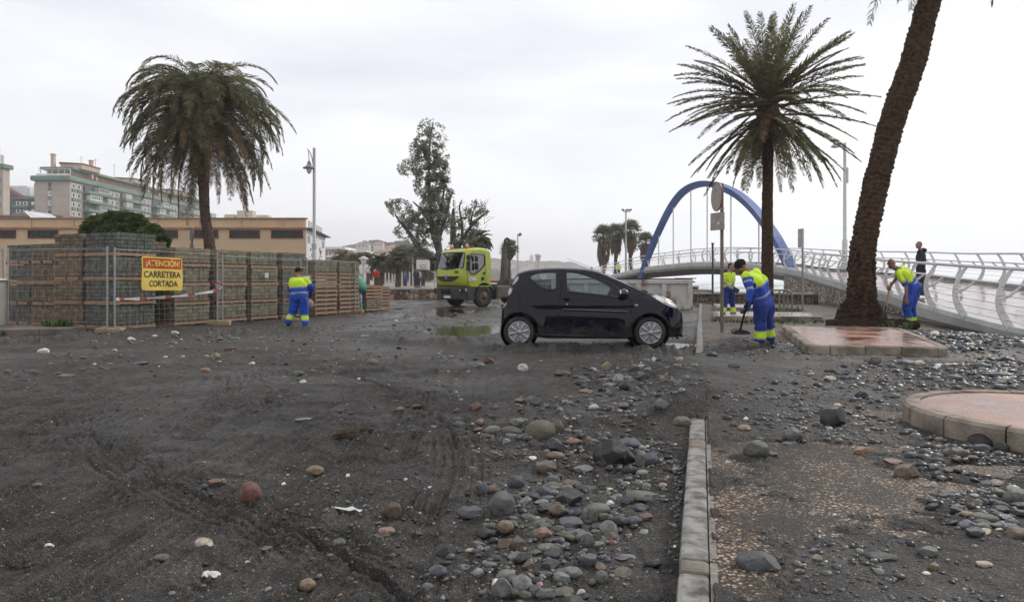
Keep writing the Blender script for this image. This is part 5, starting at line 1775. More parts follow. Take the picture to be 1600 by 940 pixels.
hill("hill","wooded hill beyond the promenade",[(480,425),(505,412),(530,402),(548,392),(565,386),(585,382),(600,382),(612,390),(622,388),(632,384),(645,392),(665,402),(700,412),(740,418),(800,425)],620,300,HM,7,.02,3)
hill("hill","long low hill with houses fading into the haze behind the car",[(640,425),(665,415),(690,408),(700,398),(715,400),(730,405),(760,408),(800,409),(830,412),(860,412),(890,416),(915,424),(960,434),(1000,438)],1150,500,HM,9,.012,8)
# woods on the near hill: individually lumpy crowns as one mass
rng = np.random.default_rng(4)
V = []
for i in range(900):
 px = rng.uniform(520,700)
 zt = np.interp(px,[520,548,585,612,632,665,700],[404,392,382,390,384,402,412])
 f_ = rng.uniform(0,1)
 py = zt + (436 - zt) * f_ ** 1.4
 Yh = 620 - 150 * f_ ** .8 * .9
 c = P(px,py,Yh)
 r = rng.uniform(3,6.5)
 for k in range(16):
  d = rng.normal(size=3); d /= np.linalg.norm(d); d[2] = abs(d[2])
  q = np.array(c) + d * r * np.array([1,1,.7])
  a = rng.normal(size=3); a /= np.linalg.norm(a); b_ = np.cross(a,d); b_ /= (np.linalg.norm(b_) + 1e-9)
  s_ = r * .55
  V += [q - a * s_,q + b_ * s_,q + a * s_,q - b_ * s_]
o = quads_mesh("hillside_woods",np.array(V),4,leafmat("hill_trees",(.035,.040,.028),(.075,.075,.05),.9,.02))
tag(o,"dark pine woods covering the hill beyond the promenade","woods",kind="stuff")
# houses on the hills
HW = mat("villa_white",(.55,.52,.47),.8,var=.15,scale=.1); HP = mat("villa_tile",(.30,.16,.11),.8,var=.2,scale=.1)
rnd = random.Random(12)
ORD = "first second third fourth fifth sixth seventh eighth ninth tenth eleventh twelfth thirteenth fourteenth fifteenth sixteenth seventeenth eighteenth nineteenth twentieth".split() + [f"twenty-{q}" for q in "first second third fourth fifth sixth seventh eighth ninth".split()] + ["thirtieth","thirty-first","thirty-second","thirty-third","thirty-fourth"]
def villa(px,py,Y,wd,ht,label,grp):
 c = P(px,py,Y)
 h = thing("villa",label,"house",c,group=grp)
 mb = MB(); mb.box((0,0,ht / 2 - 2),(wd,wd * .7,ht + 4)); mb.build("wall",HW,h)
 mb = MB()
 z0,z1 = ht,ht + wd * .16; x0,x1,y0,y1 = -wd * .55,wd * .55,-wd * .40,wd * .40
 mb.add([(x0,y0,z0),(x1,y0,z0),(x1,y1,z0),(x0,y1,z0),(x0 * .5,0,z1),(x1 * .5,0,z1)],[(0,1,5,4),(1,2,5),(2,3,4,5),(3,0,4),(3,2,1,0)])
 mb.build("roof",HP,h)
 for k in (-.25,.05,.3):
  mb = MB(); mb.box((k * wd,-wd * .35 - .03,ht * .55),(wd * .12,.1,ht * .28)); mb.build("window",ADK,h)
g5 = "white villas scattered on the wooded hill"; g6 = "houses fading into haze on the far hill"
for px,py,s_ in ((568,389,10),(592,386,8),(611,394,9),(617,391,8),(600,405,12),(585,408,9),(623,402,12),(629,409,10),(640,400,9),(606,417,12),(560,402,9),(650,408,10)):
 VK = globals().setdefault("VK",[]); VK.append(px)
 rank_ = sorted((568,592,611,617,600,585,623,629,640,606,560,650)).index(px)
 villa(px,py,540 - (py - 385) * 4,s_,s_ * .38,ORD[rank_] + " white villa from the left in the woods of the near hill",g5)
for i in range(34):
 px = 694 + i * 7.1 + rnd.uniform(-2,2); py = np.interp(px,[690,720,800,870,940],[404,406,414,418,432]) + rnd.uniform(0,16)
 villa(px,min(py,434),930 - rnd.uniform(0,40),rnd.uniform(7,14),rnd.uniform(3,6),ORD[i] + " pale house from the left on the hazy far hill behind the car",g6)
tw = thing("tower_block","pair of pale towers standing above the hazy far hill","building",P(834,425,1500))
for x,hgt in ((-5,36),(6.5,33)):
 mb = MB(); mb.box((x,0,hgt / 2),(8,12,hgt)); mb.box((x,0,hgt + 2),(3,4,5)); w_ = mb.build("tower",HW,tw)
 mb = MB()
 for k in range(9): mb.box((x,-6.1,3 + k * 3.6),(6.4,.3,1.4))
 mb.build("windows",ADK,w_)
# ================================================================ PALLET YARD
def yard():
 D = Vector((.38,.925,0)).normalized()      # along the row, away from the viewer
 Nn = Vector((-D.y,D.x,0))                  # to the left / back
 ANG = math.atan2(D.y,D.x) - PI / 2
 O = Vector((-10.0,17.2,0))
 def blockmat(name,a,b_):
  m = bpy.data.materials.new(name); m.use_nodes = True
  t = m.node_tree; b = t.nodes["Principled BSDF"]
  tc = node(t,"ShaderNodeTexCoord"); 
  nz = node(t,"ShaderNodeTexNoise",i_Scale=7,i_Detail=7,i_Roughness=.65); t.links.new(tc.outputs["Object"],nz.inputs["Vector"])
  geo = node(t,"ShaderNodeNewGeometry")
  c = ramp(t,nz.outputs["Fac"],[(.35,a),(.65,b_)]).outputs[0]
  isl = ramp(t,geo.outputs["Random Per Island"],[(0,(.70,.70,.70)),(1,(1.25,1.22,1.18))]).outputs[0]
  c = mixc(t,1.0,c,isl,'MULTIPLY')
  oi = node(t,"ShaderNodeObjectInfo")
  ob = ramp(t,oi.outputs["Random"],[(0,(.85,.88,.88)),(1,(1.15,1.08,1.0))]).outputs[0]
  c = mixc(t,1.0,c,ob,'MULTIPLY')
  t.links.new(c,b.inputs["Base Color"]); b.inputs["Roughness"].default_value = .9
  n2 = node(t,"ShaderNodeTexNoise",i_Scale=70,i_Detail=4); t.links.new(tc.outputs["Object"],n2.inputs["Vector"])
  bp = node(t,"ShaderNodeBump",i_Strength=.5,i_Distance=.01); t.links.new(n2.outputs["Fac"],bp.inputs["Height"]); t.links.new(bp.outputs[0],b.inputs["Normal"])
  return m
 BG = blockmat("paver_grey",(.082,.084,.076),(.15,.15,.135))
 BT = blockmat("paver_tan",(.125,.094,.064),(.205,.16,.115))
 BO = blockmat("paver_olive",(.135,.118,.082),(.23,.205,.148))
 # block load: w x w x h
 cache = {}
 def load_mesh(wx,wy,h,var,m,coarse):
  key = (wx,wy,round(h,2),var,m.name,coarse)
  if key in cache: return cache[key]
  rnd = random.Random(var * 17 + 3)
  mb = MB()
  nx = int(round(wx / (.20 if coarse else .118))); ny = int(round(wy / (.20 if coarse else .118))); nz_ = max(3,int(round(h / .098)))
  dx,dy,dz = wx / nx,wy / ny,h / nz_
  lay = [rnd.uniform(-.016,.016) for _ in range(nz_)]
  for k in range(nz_):
   for i in range(nx):
    for j in range(ny):
     if 0 < i < nx - 1 and 0 < j < ny - 1 and k < nz_ - 1: continue
     jit = rnd.uniform(-.006,.006)
     mb.box((-wx / 2 + (i + .5) * dx + lay[k] + jit,-wy / 2 + (j + .5) * dy + lay[k] * .6 + rnd.uniform(-.006,.006),(k + .5) * dz + .12),(dx - .007,dy - .007,dz - .014))
  mb.box((0,0,.12 + h / 2),(wx - .06,wy - .06,h - .05))
  me = mb.mesh("blocks",m); mb.fix(me)
  st = MB()
  for y_ in (-wy * .22,wy * .22): st.box((0,y_,.12 + h * .5),(wx + .012,.018,h + .012))
  ms = st.mesh("strapping",GRN); st.fix(ms)
  cache[key] = (me,ms)
  return me,ms
 def pallet_mesh(wx,wy,m,key):
  if key in cache: return cache[key]
  mb = MB(); rnd = random.Random(5)
  for k in range(3): mb.box((-wx / 2 + .05 + k * (wx - .1) / 2,0,.055),(.09,wy,.07),m=0)
  for k in range(3): mb.box((0,-wy / 2 + .05 + k * (wy - .1) / 2,.010),(wx,.10,.018),m=1)
  n = 7
  for k in range(n): mb.box((0,-wy / 2 + .05 + k * (wy - .1) / (n - 1),.101),(wx + rnd.uniform(-.01,.01),.095,.018),m=1)
  for y_ in (-wy / 2 + .01,wy / 2 - .01): mb.box((0,y_,.060),(wx,.02,.075),m=0)
  me = mb.mesh("pallet",[WOOD,m]); mb.fix(me)
  cache[key] = me
  return me
 ordn = {4: ["bottom","second from the bottom","third from the bottom","top"],3: ["bottom","middle","top"],5: ["bottom","second from the bottom","middle","fourth from the bottom","top"],2: ["lower","upper"],1: ["single"]}
 stacks = [  # s along row, u to the left, n layers, unit height, width, depth, material, coarse, label
  (.60,.58,4,.622,1.13,1.15,BG,0,"of the tallest stack, nearest the middle fence post"),
  (.60,1.85,4,.622,1.13,1.10,BT,0,"of the tall tan stack left of the tallest one"),
  (.75,3.10,4,.565,1.05,1.05,BT,0,"of the lower tan stack behind the left fence post"),
  (.85,4.30,4,.565,1.05,1.05,BG,0,"of the stack at the far left edge"),
  (2.42,.52,4,.545,1.20,1.00,BO,1,"of the olive stack right behind the warning sign"),
  (3.88,.52,4,.545,1.18,1.00,BO,1,"of the olive stack behind the taped fence post"),
  (5.30,.52,4,.545,1.18,1.00,BO,1,"of the olive stack with the white note"),
  (6.72,.52,4,.55,1.16,1.00,BG,1,"of the dark stack left of the worker"),
  (2.2,2.0,4,.60,1.15,1.1,BT,0,"of the second row stack behind the tallest one"),
  (2.3,3.3,3,.60,1.15,1.1,BG,0,"of the shorter second row stack behind the tan ones"),
  (11.9,.75,1,.50,1.10,1.0,BO,1,"on the ground beyond the last fence post, below thin pallets"),
 ]
 for si,(s,u,n,uh,dl,wd,bm_,coarse,lab) in enumerate(stacks):
  rnd = random.Random(si)
  for k in range(n):
   me,ms = load_mesh(wd,dl,uh - .13,(si + k) % 3,bm_,coarse)
   pm = pallet_mesh(wd + .03,dl + .03,WOODR,("p",wd,dl))
   jx,jy = rnd.uniform(-.03,.03),rnd.uniform(-.03,.03)
   c = O + D * (s + jy) + Nn * (u + jx)
   root = thing("block_pallet",f"{ordn[n][k]} block load {lab}","pallet load",(c.x,c.y,k * uh),ANG + rnd.uniform(-.02,.02),"pallet loads of paving blocks in the row of stacks")
   link("pallet",pm,root); link("blocks",me,root); link("strapping",ms,root)
 # white note and plastic sheets
 c = O + D * 5.35 + Nn * .0
 mb = MB(); mb.box((0,0,0),(.012,.17,.15)); o = mb.build("paper_note",WHITE); c2 = O + D * 5.30 - Nn * .035
 o.location = (c2.x + .02,c2.y,1.42); o.rotation_euler = (0,R(4),ANG + .08); tag(o,"small white paper note stuck on an olive block load","note")
 # empty pallet stacks with one load on top
 for si,(s,u,n,lab) in enumerate(((8.42,.50,9,"in the stack right of the worker"),(9.84,.50,9,"in the stack against the last fence post"))):
  rnd = random.Random(50 + si)
  pm = pallet_mesh(1.02,1.28,WOODR,("e",si))
  for k in range(n):
   c = O + D * (s + rnd.uniform(-.03,.03)) + Nn * (u + rnd.uniform(-.02,.04))
   o = link("wooden_pallet",pm)
   o.location = (c.x,c.y,k * .160); o.rotation_euler = (0,0,ANG + rnd.uniform(-.025,.025)); o.scale = (1,1,1.30)
   names = ["lowest","second lowest","third lowest","fourth lowest","middle","fourth highest","third highest","second highest","highest"]
   tag(o,f"empty reddish wooden pallet, {names[k]} {lab}","pallet","empty wooden pallets stacked up")
  me,ms = load_mesh(1.0,1.26,.42,si,BO,1)
  c = O + D * s + Nn * u
  root = thing("block_pallet","block load on top of the empty pallets " + lab,"pallet load",(c.x,c.y,n * .160 + .0),ANG,"pallet loads of paving blocks in the row of stacks")
  link("pallet",pallet_mesh(1.03,1.29,WOODR,("p",1.0,1.26)),root); link("blocks",me,root); link("strapping",ms,root)
 # beyond the last post: tall stack of thin brown boards
 for si,(s,u,n) in enumerate(((11.9,.75,4),(13.1,1.15,7))):
  for k in range(n):
   c = O + D * s + Nn * u
   o = link("wooden_pallet",pallet_mesh(1.0,1.2,WOODR,("f",0)))
   o.location = (c.x,c.y,k * .14 + (.51 if si == 0 else .03)); o.rotation_euler = (0,0,ANG + .02 * math.sin(k * 3)); o.scale = (1,1,1.1)
   tag(o,(f"brown pallet, {ORD0[k]} from the bottom, in the stack beside the umbrella" if si == 0 else f"brown pallet, {ORD0[k]} from the bottom, in the hindmost stack by the boulder wall"),"pallet","far pallets beside the umbrella" if si == 0 else "far pallets towards the boulder wall")
 # transparent bag / grey sacks beside worker
 o = MB(); o.box((0,0,.5),(.85,.8,.95),ch=.12); me = o.mesh("sack",mat("grey_wrap",(.30,.30,.30),.5,var=.4,scale=3,bump=.3,bscale=8))
 c = O + D * 7.0 - Nn * .12
 o = link("wrapped_bundle",me); o.location = (c.x - .02,c.y,.80); o.scale = (.42,.72,.62); o.rotation_euler = (0,0,ANG)
 tag(o,"grey plastic wrapped bundle just left of the worker at the fence","bundle")
 mb = MB(); mb.ball((0,0,0),(.22,.14,.20),n=10); o = mb.build("sack",mat("pinkish_sack",(.26,.19,.16),.8,var=.3,scale=6)); c = O + D * 7.0 - Nn * .32; o.location = (c.x,c.y,.42)
 tag(o,"pinkish grey sack slumped at the foot of the fence left of the worker","sack")
 # ---- fence panels
 FM = mat("fence_wire",(.25,.27,.26),.5,metal=.3)
 def panel(a,b_,h,label,foot=True,z0=.06,px0=True,px1=True):
  a = Vector(a); b_ = Vector(b_)
  root = thing("wire_fence",label,"fence",(a.x,a.y,0),0,"wire fence panels in front of the pallet stacks")
  d = (b_ - a); d.z = 0; L = d.length; t = d.normalized()
  for q,on in ((0.06,px0),(L - .06,px1)):
   if not on: continue
   mb = MB(); mb.tube([t * q + Vector((0,0,z0)),t * q + Vector((0,0,z0 + h))],.024,n=8); mb.build("post",GALV,root)
  mb = MB()
  mb.tube([t * .06 + Vector((0,0,z0 + h - .05)),t * (L - .06) + Vector((0,0,z0 + h - .05))],.010,n=5)
  nv = int(L / .155)
  nn = Vector((-t.y,t.x,0))
  def bend(z):
   for zc in (.55,1.10,1.62):
    if abs(z - zc) < .09: return .03 * (1 - abs(z - zc) / .09)
   return 0
  for i in range(1,nv):
   q = t * (L * i / nv)
   zs_ = [0.02,.46,.55,.64,1.01,1.10,1.19,1.53,1.62,1.71,h - .05]
   mb.tube([q + nn * bend(z) + Vector((0,0,z0 + z)) for z in zs_],.0024,n=3,cap=False,smooth=False)
  for z in (.05,.20,.35,.48,.62,.78,.93,1.03,1.17,1.33,1.48,1.56,1.69,1.82,1.92):
   sag = .012 * math.sin(z * 5)
   mb.tube([t * .06 + Vector((0,0,z0 + z)),t * L * .5 + Vector((0,0,z0 + z - sag)) + nn * .01,t * (L - .06) + Vector((0,0,z0 + z))],.0026,n=3,cap=False,smooth=False)
  mb.build("wire_mesh",FM,root)
  return root
 p0 = P(10,438,16.9); p1 = P(171,438,16.15); p1b = P(175.5,438,16.2); p2 = P(342,438,19.15); p2b = P(345,438,19.25); p3 = P(472,438,22.6); p3b = P(478,438,22.8); p4 = P(556,438,26.6)
 pm1 = P(-210,438,17.8)
 panel(pm1,p0 - Vector((.05,0,0)),2.0,"wire fence panel running out of the left edge of the picture",px0=False)
 panel(p0,p1,2.0,"wire fence panel left of the warning sign, in front of the tan stacks")
 panel(p1b,p2,1.98,"wire fence panel carrying the yellow warning sign")
 panel(p2b,p3,1.92,"wire fence panel behind the worker, right of the taped post")
 panel(p3b,p4,1.95,"farthest wire fence panel in front of the empty pallets")
 def foot(p,label,m,sz=(.62,.24,.14),rz=0):
  mb = MB(); mb.box((0,0,sz[2] / 2),sz,ch=.03)
  for q in (-.18,.18): mb.box((q,0,sz[2] + .012),(.14,.12,.03),ch=.01)
  o = mb.build("concrete_block",m); o.location = (p.x,p.y,-.01); o.rotation_euler = (0,0,rz)
  tag(o,label,"concrete block","concrete feet under the fence posts")
 CT = mat("foot_concrete",(.27,.20,.125),.85,var=.2,scale=6,bump=.3,bscale=50)
 foot(p1 + Vector((.05,-.05,0)),"tan concrete foot below the post left of the warning sign",CT)
 foot(p2 + Vector((.02,-.05,0)),"tan concrete foot below the taped fence post",CT,rz=.1)
 foot(p4,"tan concrete foot under the last fence post",CT,(.6,.3,.12))
 foot(p3 + Vector((-.1,-.9,0)),"flat pale slab of rubble at the heels of the worker by the fence",mat("slab_rubble",(.22,.19,.14),.9,var=.3),(.55,.2,.05))
 # ---- warning sign
 a,b_ = Vector((P(220,438,16.85))),Vector((P(284,438,17.95)))
 t = (b_ - a); t.z = 0; L = t.length; t.normalize()
 nn = Vector((t.y,-t.x,0))
 root = thing("warning_sign","yellow and red warning sign reading ATENCION CARRETERA CORTADA hung on the fence","sign",(a.x,a.y,0),0)
 zc = 1.25 - (427 - 438) * 17.3 / F; hh = 52 * 17.3 / F
 YEL = mat("sign_yellow",(.72,.53,.085),.35,col2=(.66,.49,.10),scale=3)
 REDM = mat("sign_red",(.42,.052,.025),.35,var=.1,scale=4)
 n = 16
 mb = MB(); rd = MB()
 def wob(u,v): return nn * (.030 + .010 * math.sin(u * 9 + v * 3) + .008 * math.sin(u * 17 - v * 7))
 def pt(u,v,off=0): return t * (u * L) + Vector((0,0,zc + (v - .5) * hh + u * -.02)) + wob(u,v) + nn * off
 def cornered(u,v):
  return u,v
 vs,fs = [],[]
 for i in range(n + 1):
  for j in range(n + 1):
   u,v = i / n,j / n
   r = .05
   for cu,cv in ((r * .7,r),(1 - r * .7,r),(r * .7,1 - r),(1 - r * .7,1 - r)):
    if (abs(u - (0 if cu < .5 else 1)) < 1e-6) and (abs(v - (0 if cv < .5 else 1)) < 1e-6):
     u = cu * .4 if cu < .5 else 1 - (1 - cu) * .4; v = cv * .3 if cv < .5 else 1 - (1 - cv) * .3
   vs.append(pt(u,v))
 for i in range(n):
  for j in range(n):
   q = i * (n + 1) + j; fs.append((q,q + n + 1,q + n + 2,q + 1))
 k = len(vs)
 vs2 = [p - nn * .008 for p in vs]
 fs2 = [tuple(reversed([q + k for q in f])) for f in fs]
 rim = [i * (n + 1) for i in range(n + 1)] + [n * (n + 1) + j for j in range(1,n + 1)] + [i * (n + 1) + n for i in range(n - 1,-1,-1)] + [j for j in range(n - 1,0,-1)]
 fr = [(rim[i],rim[i] + k,rim[(i + 1) % len(rim)] + k,rim[(i + 1) % len(rim)]) for i in range(len(rim))]
 mb.add(vs + vs2,fs + fs2 + fr)
 mb.build("board",YEL,root)
 vs,fs = [],[]
 for i in range(n + 1):
  for j in range(5):
   vs.append(pt(.025 + .95 * i / n,.655 + .305 * j / 4,.004))
 for i in range(n):
  for j in range(4):
   q = i * 5 + j; fs.append((q,q + 5,q + 6,q + 1))
 rd.add(vs,fs); rd.build("red_band",REDM,root)
 def text(s_,u0,u1,v0,v1,m,nm,off,bold=.02):
  cu = bpy.data.curves.new(nm,'FONT'); cu.body = s_; cu.size = 1; cu.extrude = 0; cu.offset = bold
  ob = bpy.data.objects.new(nm,cu); COL.objects.link(ob)
  dg = bpy.context.evaluated_depsgraph_get()
  me = bpy.data.meshes.new_from_object(ob.evaluated_get(dg))
  bpy.data.objects.remove(ob)
  co = np.array([v.co[:] for v in me.vertices])
  mn,mxx = co.min(0),co.max(0)
  for v in me.vertices:
   u = u0 + (u1 - u0) * (v.co.x - mn[0]) / (mxx[0] - mn[0]); w_ = v0 + (v1 - v0) * (v.co.y - mn[1]) / (mxx[1] - mn[1])
   v.co = pt(u,w_,off)
  me.materials.clear(); me.materials.append(m)
  return link(nm,me,root)
 INK = mat("sign_ink",(.03,.028,.025),.5)
 text("¡ATENCIÓN!",.09,.93,.68,.945,YEL,"heading",.008,.03)
 text("CARRETERA",.05,.955,.385,.575,INK,"lettering",.006)
 text("CORTADA",.165,.865,.115,.295,INK,"lettering",.006)
 # barrier tape
 mb = MB()
 pts = catmull([P(183,467,16.3),P(215,466.5,16.9),P(260,464,17.7),P(300,460,18.4),P(342,454,19.1)],8)
 n = len(pts)
 vs,fs,ms = [],[],[]
 for i,p in enumerate(pts):
  w_ = .030 + .012 * math.sin(i * .9)
  tw = Vector((0,-.012 * math.sin(i * .6),0))
  vs += [p + Vector((0,-.05,w_)) + tw,p + Vector((0,-.05,-w_)) - tw]
 for i in range(n - 1): fs.append((2 * i,2 * i + 1,2 * i + 3,2 * i + 2)); ms.append(1 if i % 7 in (2,3) else 0)
 mb.v = [tuple(q) for q in vs]; mb.f = fs; mb.m = ms; mb.sm = [False] * len(fs)
 rnd = random.Random(2)
 c = P(344,452,19.1)
 for k in range(12):
  a = c + Vector((rnd.uniform(-.06,.10),-.06,rnd.uniform(-.05,.12))); d = Vector((rnd.uniform(-.3,.1),rnd.uniform(-.05,.05),rnd.uniform(-.05,.12)))
  mb.add([a,a + Vector((0,0,.04)),a + d + Vector((.01,-.02,.045)),a + d],[(0,1,2,3)],k % 3 == 0)
 o = mb.build("barrier_tape",[mat("tape_white",(.62,.58,.56),.4,var=.1),mat("tape_red",(.42,.07,.06),.4)])
 tag(o,"red and white barrier tape stretched across the fence below the warning sign","tape")
 # umbrella tilted behind the last post
 u = thing("umbrella","tilted turquoise green sun umbrella beyond the last fence post","umbrella",P(556,438,27.6) - Vector((0,0,1.25)))
 M = Matrix.Rotation(R(24),3,'Y')
 UG = mat("umbrella_green",(.055,.26,.19),.7,var=.15,scale=2)
 mb = MB()
 prof = [(.01,.52),(.20,.49),(.38,.40),(.52,.24),(.60,.02)]
 vs,fs = [],[]
 for (r,z) in prof:
  for k in range(24):
   a = 2 * PI * k / 24; rr = r * (1 - .05 * abs(math.sin(a * 4)))
   vs.append(M @ Vector((rr * math.cos(a),rr * math.sin(a),z)))
 for i in range(4):
  for k in range(24): fs.append((i * 24 + k,i * 24 + (k + 1) % 24,(i + 1) * 24 + (k + 1) % 24,(i + 1) * 24 + k))
 mb.add([Vector(v) + Vector((-.12,0,1.0)) for v in vs],fs,0,True)
 cn = mb.build("canopy",UG,u)
 sol = cn.modifiers.new("s",'SOLIDIFY'); sol.thickness = .01
 mb = MB(); mb.tube([Vector((-.15,0,1.0)) + M @ Vector((0,0,.45)),Vector((-.15,0,1.0)) + M @ Vector((0,0,-1.15))],.018,n=6); mb.build("shaft",WHITE,u)
 mb = MB()
 for k in range(3): mb.box(Vector((.02,-.42,1.32)) + Vector((.02 * k,-.02 * k,-.05 * k)),(.09,.01,.02),rot=Matrix.Rotation(R(40),3,'Y'))
 mb.build("print",DARKM,cn)
 b2 = thing("cool_box","blue and white printed bag hanging beside the umbrella, over a green base","bag",P(560.5,438,27.5) - Vector((0,0,1.25)))
 mb = MB(); mb.box((0,0,.72),(.24,.2,.75),ch=.04); mb.build("bag",mat("bag_blue",(.05,.16,.42),.6,col2=(.55,.60,.66),scale=9,lo=.46,hi=.54),b2)
 mb = MB(); mb.box((0,0,.17),(.26,.24,.34),ch=.03); mb.build("base",UG,b2)
yard()
# ================================================================ WHITE SKIP CONTAINER
def skip():
 c = thing("skip_container","long rusty white steel skip standing behind the small car","skip",(7.85,29.75,-.02),0)
 WP_ = mat("skip_white",(.50,.48,.44),.6,col2=(.58,.57,.53),scale=1.2,detail=8)
 m = bpy.data.materials.new("skip_paint"); m.use_nodes = True
 t = m.node_tree; b = t.nodes["Principled BSDF"]; b.inputs["Roughness"].default_value = .65
 tc = node(t,"ShaderNodeTexCoord"); nz = node(t,"ShaderNodeTexNoise",i_Scale=2.6,i_Detail=10,i_Roughness=.7); mp = node(t,"ShaderNodeMapping"); mp.inputs["Scale"].default_value = (1,1,.45)
 t.links.new(tc.outputs["Object"],mp.inputs[0]); t.links.new(mp.outputs[0],nz.inputs["Vector"])
 sx = node(t,"ShaderNodeSeparateXYZ"); t.links.new(tc.outputs["Object"],sx.inputs[0])
 lowz = node(t,"ShaderNodeMapRange"); t.links.new(sx.outputs[2],lowz.inputs[0]); lowz.inputs[1].default_value = .9; lowz.inputs[2].default_value = .0; lowz.inputs[3].default_value = 0; lowz.inputs[4].default_value = .11
 ad = node(t,"ShaderNodeMath",operation='ADD'); t.links.new(nz.outputs["Fac"],ad.inputs[0]); t.links.new(lowz.outputs[0],ad.inputs[1])
 r = ramp(t,ad.outputs[0],[(.50,(.56,.54,.50)),(.60,(.44,.40,.34)),(.66,(.22,.11,.06)),(.75,(.12,.055,.03))])
 t.links.new(r.outputs[0],b.inputs["Base Color"])
 L,Wd,Hh = 6.0,2.3,1.34
 mb = MB()
 mb.box((-L / 2,Wd / 2 + .06,.72),(L,Wd,.04)); mb.box((-L / 2,.06,.70),(L,.05,1.20)); mb.box((-L / 2,Wd + .06,.70),(L,.05,1.20)); mb.box((-.03,Wd / 2 + .06,.7),(.05,Wd,1.2)); mb.box((-L + .03,Wd / 2 + .06,.7),(.05,Wd,1.2))
 mb.build("shell",m,c)
 mb = MB()
 for k in range(6):
  x = -.10 - k * 1.13
  mb.box((x,.0,.66),(.20,.13,1.24),ch=.01)
 mb.box((-L / 2,-.005,1.215),(L,.16,.17),ch=.01); mb.box((-L / 2,-.005,.11),(L,.14,.18),ch=.01)
 mb.build("ribs",m,c)
 mb = MB(); mb.box((-L / 2 + .1,Wd / 2,1.335),(L - .2,Wd + .16,.05)); mb.box((-.3,0.0,1.36),(.9,.2,.04)); mb.build("tarpaulin",BLACKP,c)
 mb = MB(); mb.box((-.0,.02,1.22),(.10,.16,.07)); mb.tube([(.06,.0,1.2),(.13,.0,1.2)],.025); mb.build("hinge",DARKM,c)
 mb = MB(); mb.box((-L / 2,Wd / 2,.03),(L - .3,1.0,.14)); mb.build("skids",DARKM,c)
skip()
# ================================================================ cutting helper
def cut_poly(bm,poly,drop,filt):
 """cut the outline of poly (2D, axis drop removed) through the faces accepted by filt; returns the faces inside"""
 ax = [a for a in (0,1,2) if a != drop]
 x0 = min(p[0] for p in poly); x1 = max(p[0] for p in poly); y0 = min(p[1] for p in poly); y1 = max(p[1] for p in poly)
 n = len(poly)
 def near():
  out = []
  for f in bm.faces:
   if not filt(f): continue
   xs = [v.co[ax[0]] for v in f.verts]; ys = [v.co[ax[1]] for v in f.verts]
   if max(xs) < x0 or min(xs) > x1 or max(ys) < y0 or min(ys) > y1: continue
   out.append(f)
  return out
 for i in range(n):
  a,b = poly[i],poly[(i + 1) % n]
  d = (b[0] - a[0],b[1] - a[1])
  if abs(d[0]) + abs(d[1]) < 1e-6: continue
  no = [0,0,0]; no[ax[0]] = d[1]; no[ax[1]] = -d[0]
  co = [0,0,0]; co[ax[0]] = a[0]; co[ax[1]] = a[1]
  # only the faces close to this edge
  ex0,ex1 = min(a[0],b[0]) - .06,max(a[0],b[0]) + .06; ey0,ey1 = min(a[1],b[1]) - .06,max(a[1],b[1]) + .06
  fs = [f for f in near() if not (max(v.co[ax[0]] for v in f.verts) < ex0 or min(v.co[ax[0]] for v in f.verts) > ex1 or max(v.co[ax[1]] for v in f.verts) < ey0 or min(v.co[ax[1]] for v in f.verts) > ey1)]
  geom = list({v for f in fs for v in f.verts}) + list({e for f in fs for e in f.edges}) + fs
  if geom:
   bmesh.ops.bisect_plane(bm,geom=geom,plane_co=co,plane_no=no,dist=1e-5)
 bm.normal_update()
 res = []
 for f in bm.faces:
  if not filt(f): continue
  c = f.calc_center_median()
  if pin(c[ax[0]],c[ax[1]],poly): res.append(f)
 return res
def split_off(bm,faces,name,mats,parent,offset=0.0,keep=False,thick=0):
 """moves faces to a mesh of their own"""
 nb = bmesh.new(); vm = {}
 for f in faces:
  vs = []
  for v in f.verts:
   if v not in vm: vm[v] = nb.verts.new(v.co + v.normal * offset)
   vs.append(vm[v])
  try: nf = nb.faces.new(vs); nf.smooth = True
  except ValueError: pass
 me = bpy.data.meshes.new(name)
 bmesh.ops.recalc_face_normals(nb,faces=nb.faces)
 nb.to_mesh(me); nb.free()
 for mt in (mats if isinstance(mats,(list,tuple)) else [mats]): me.materials.append(mt)
 o = link(name,me,parent)
 if thick:
  s_ = o.modifiers.new("s",'SOLIDIFY'); s_.thickness = thick; s_.offset = -1
 if not keep: bmesh.ops.delete(bm,geom=faces,context='FACES')
 return o
TYRE = mat("tyre_rubber",(.020,.020,.020),.75,col2=(.050,.044,.038),scale=6,bump=.3,bscale=60)
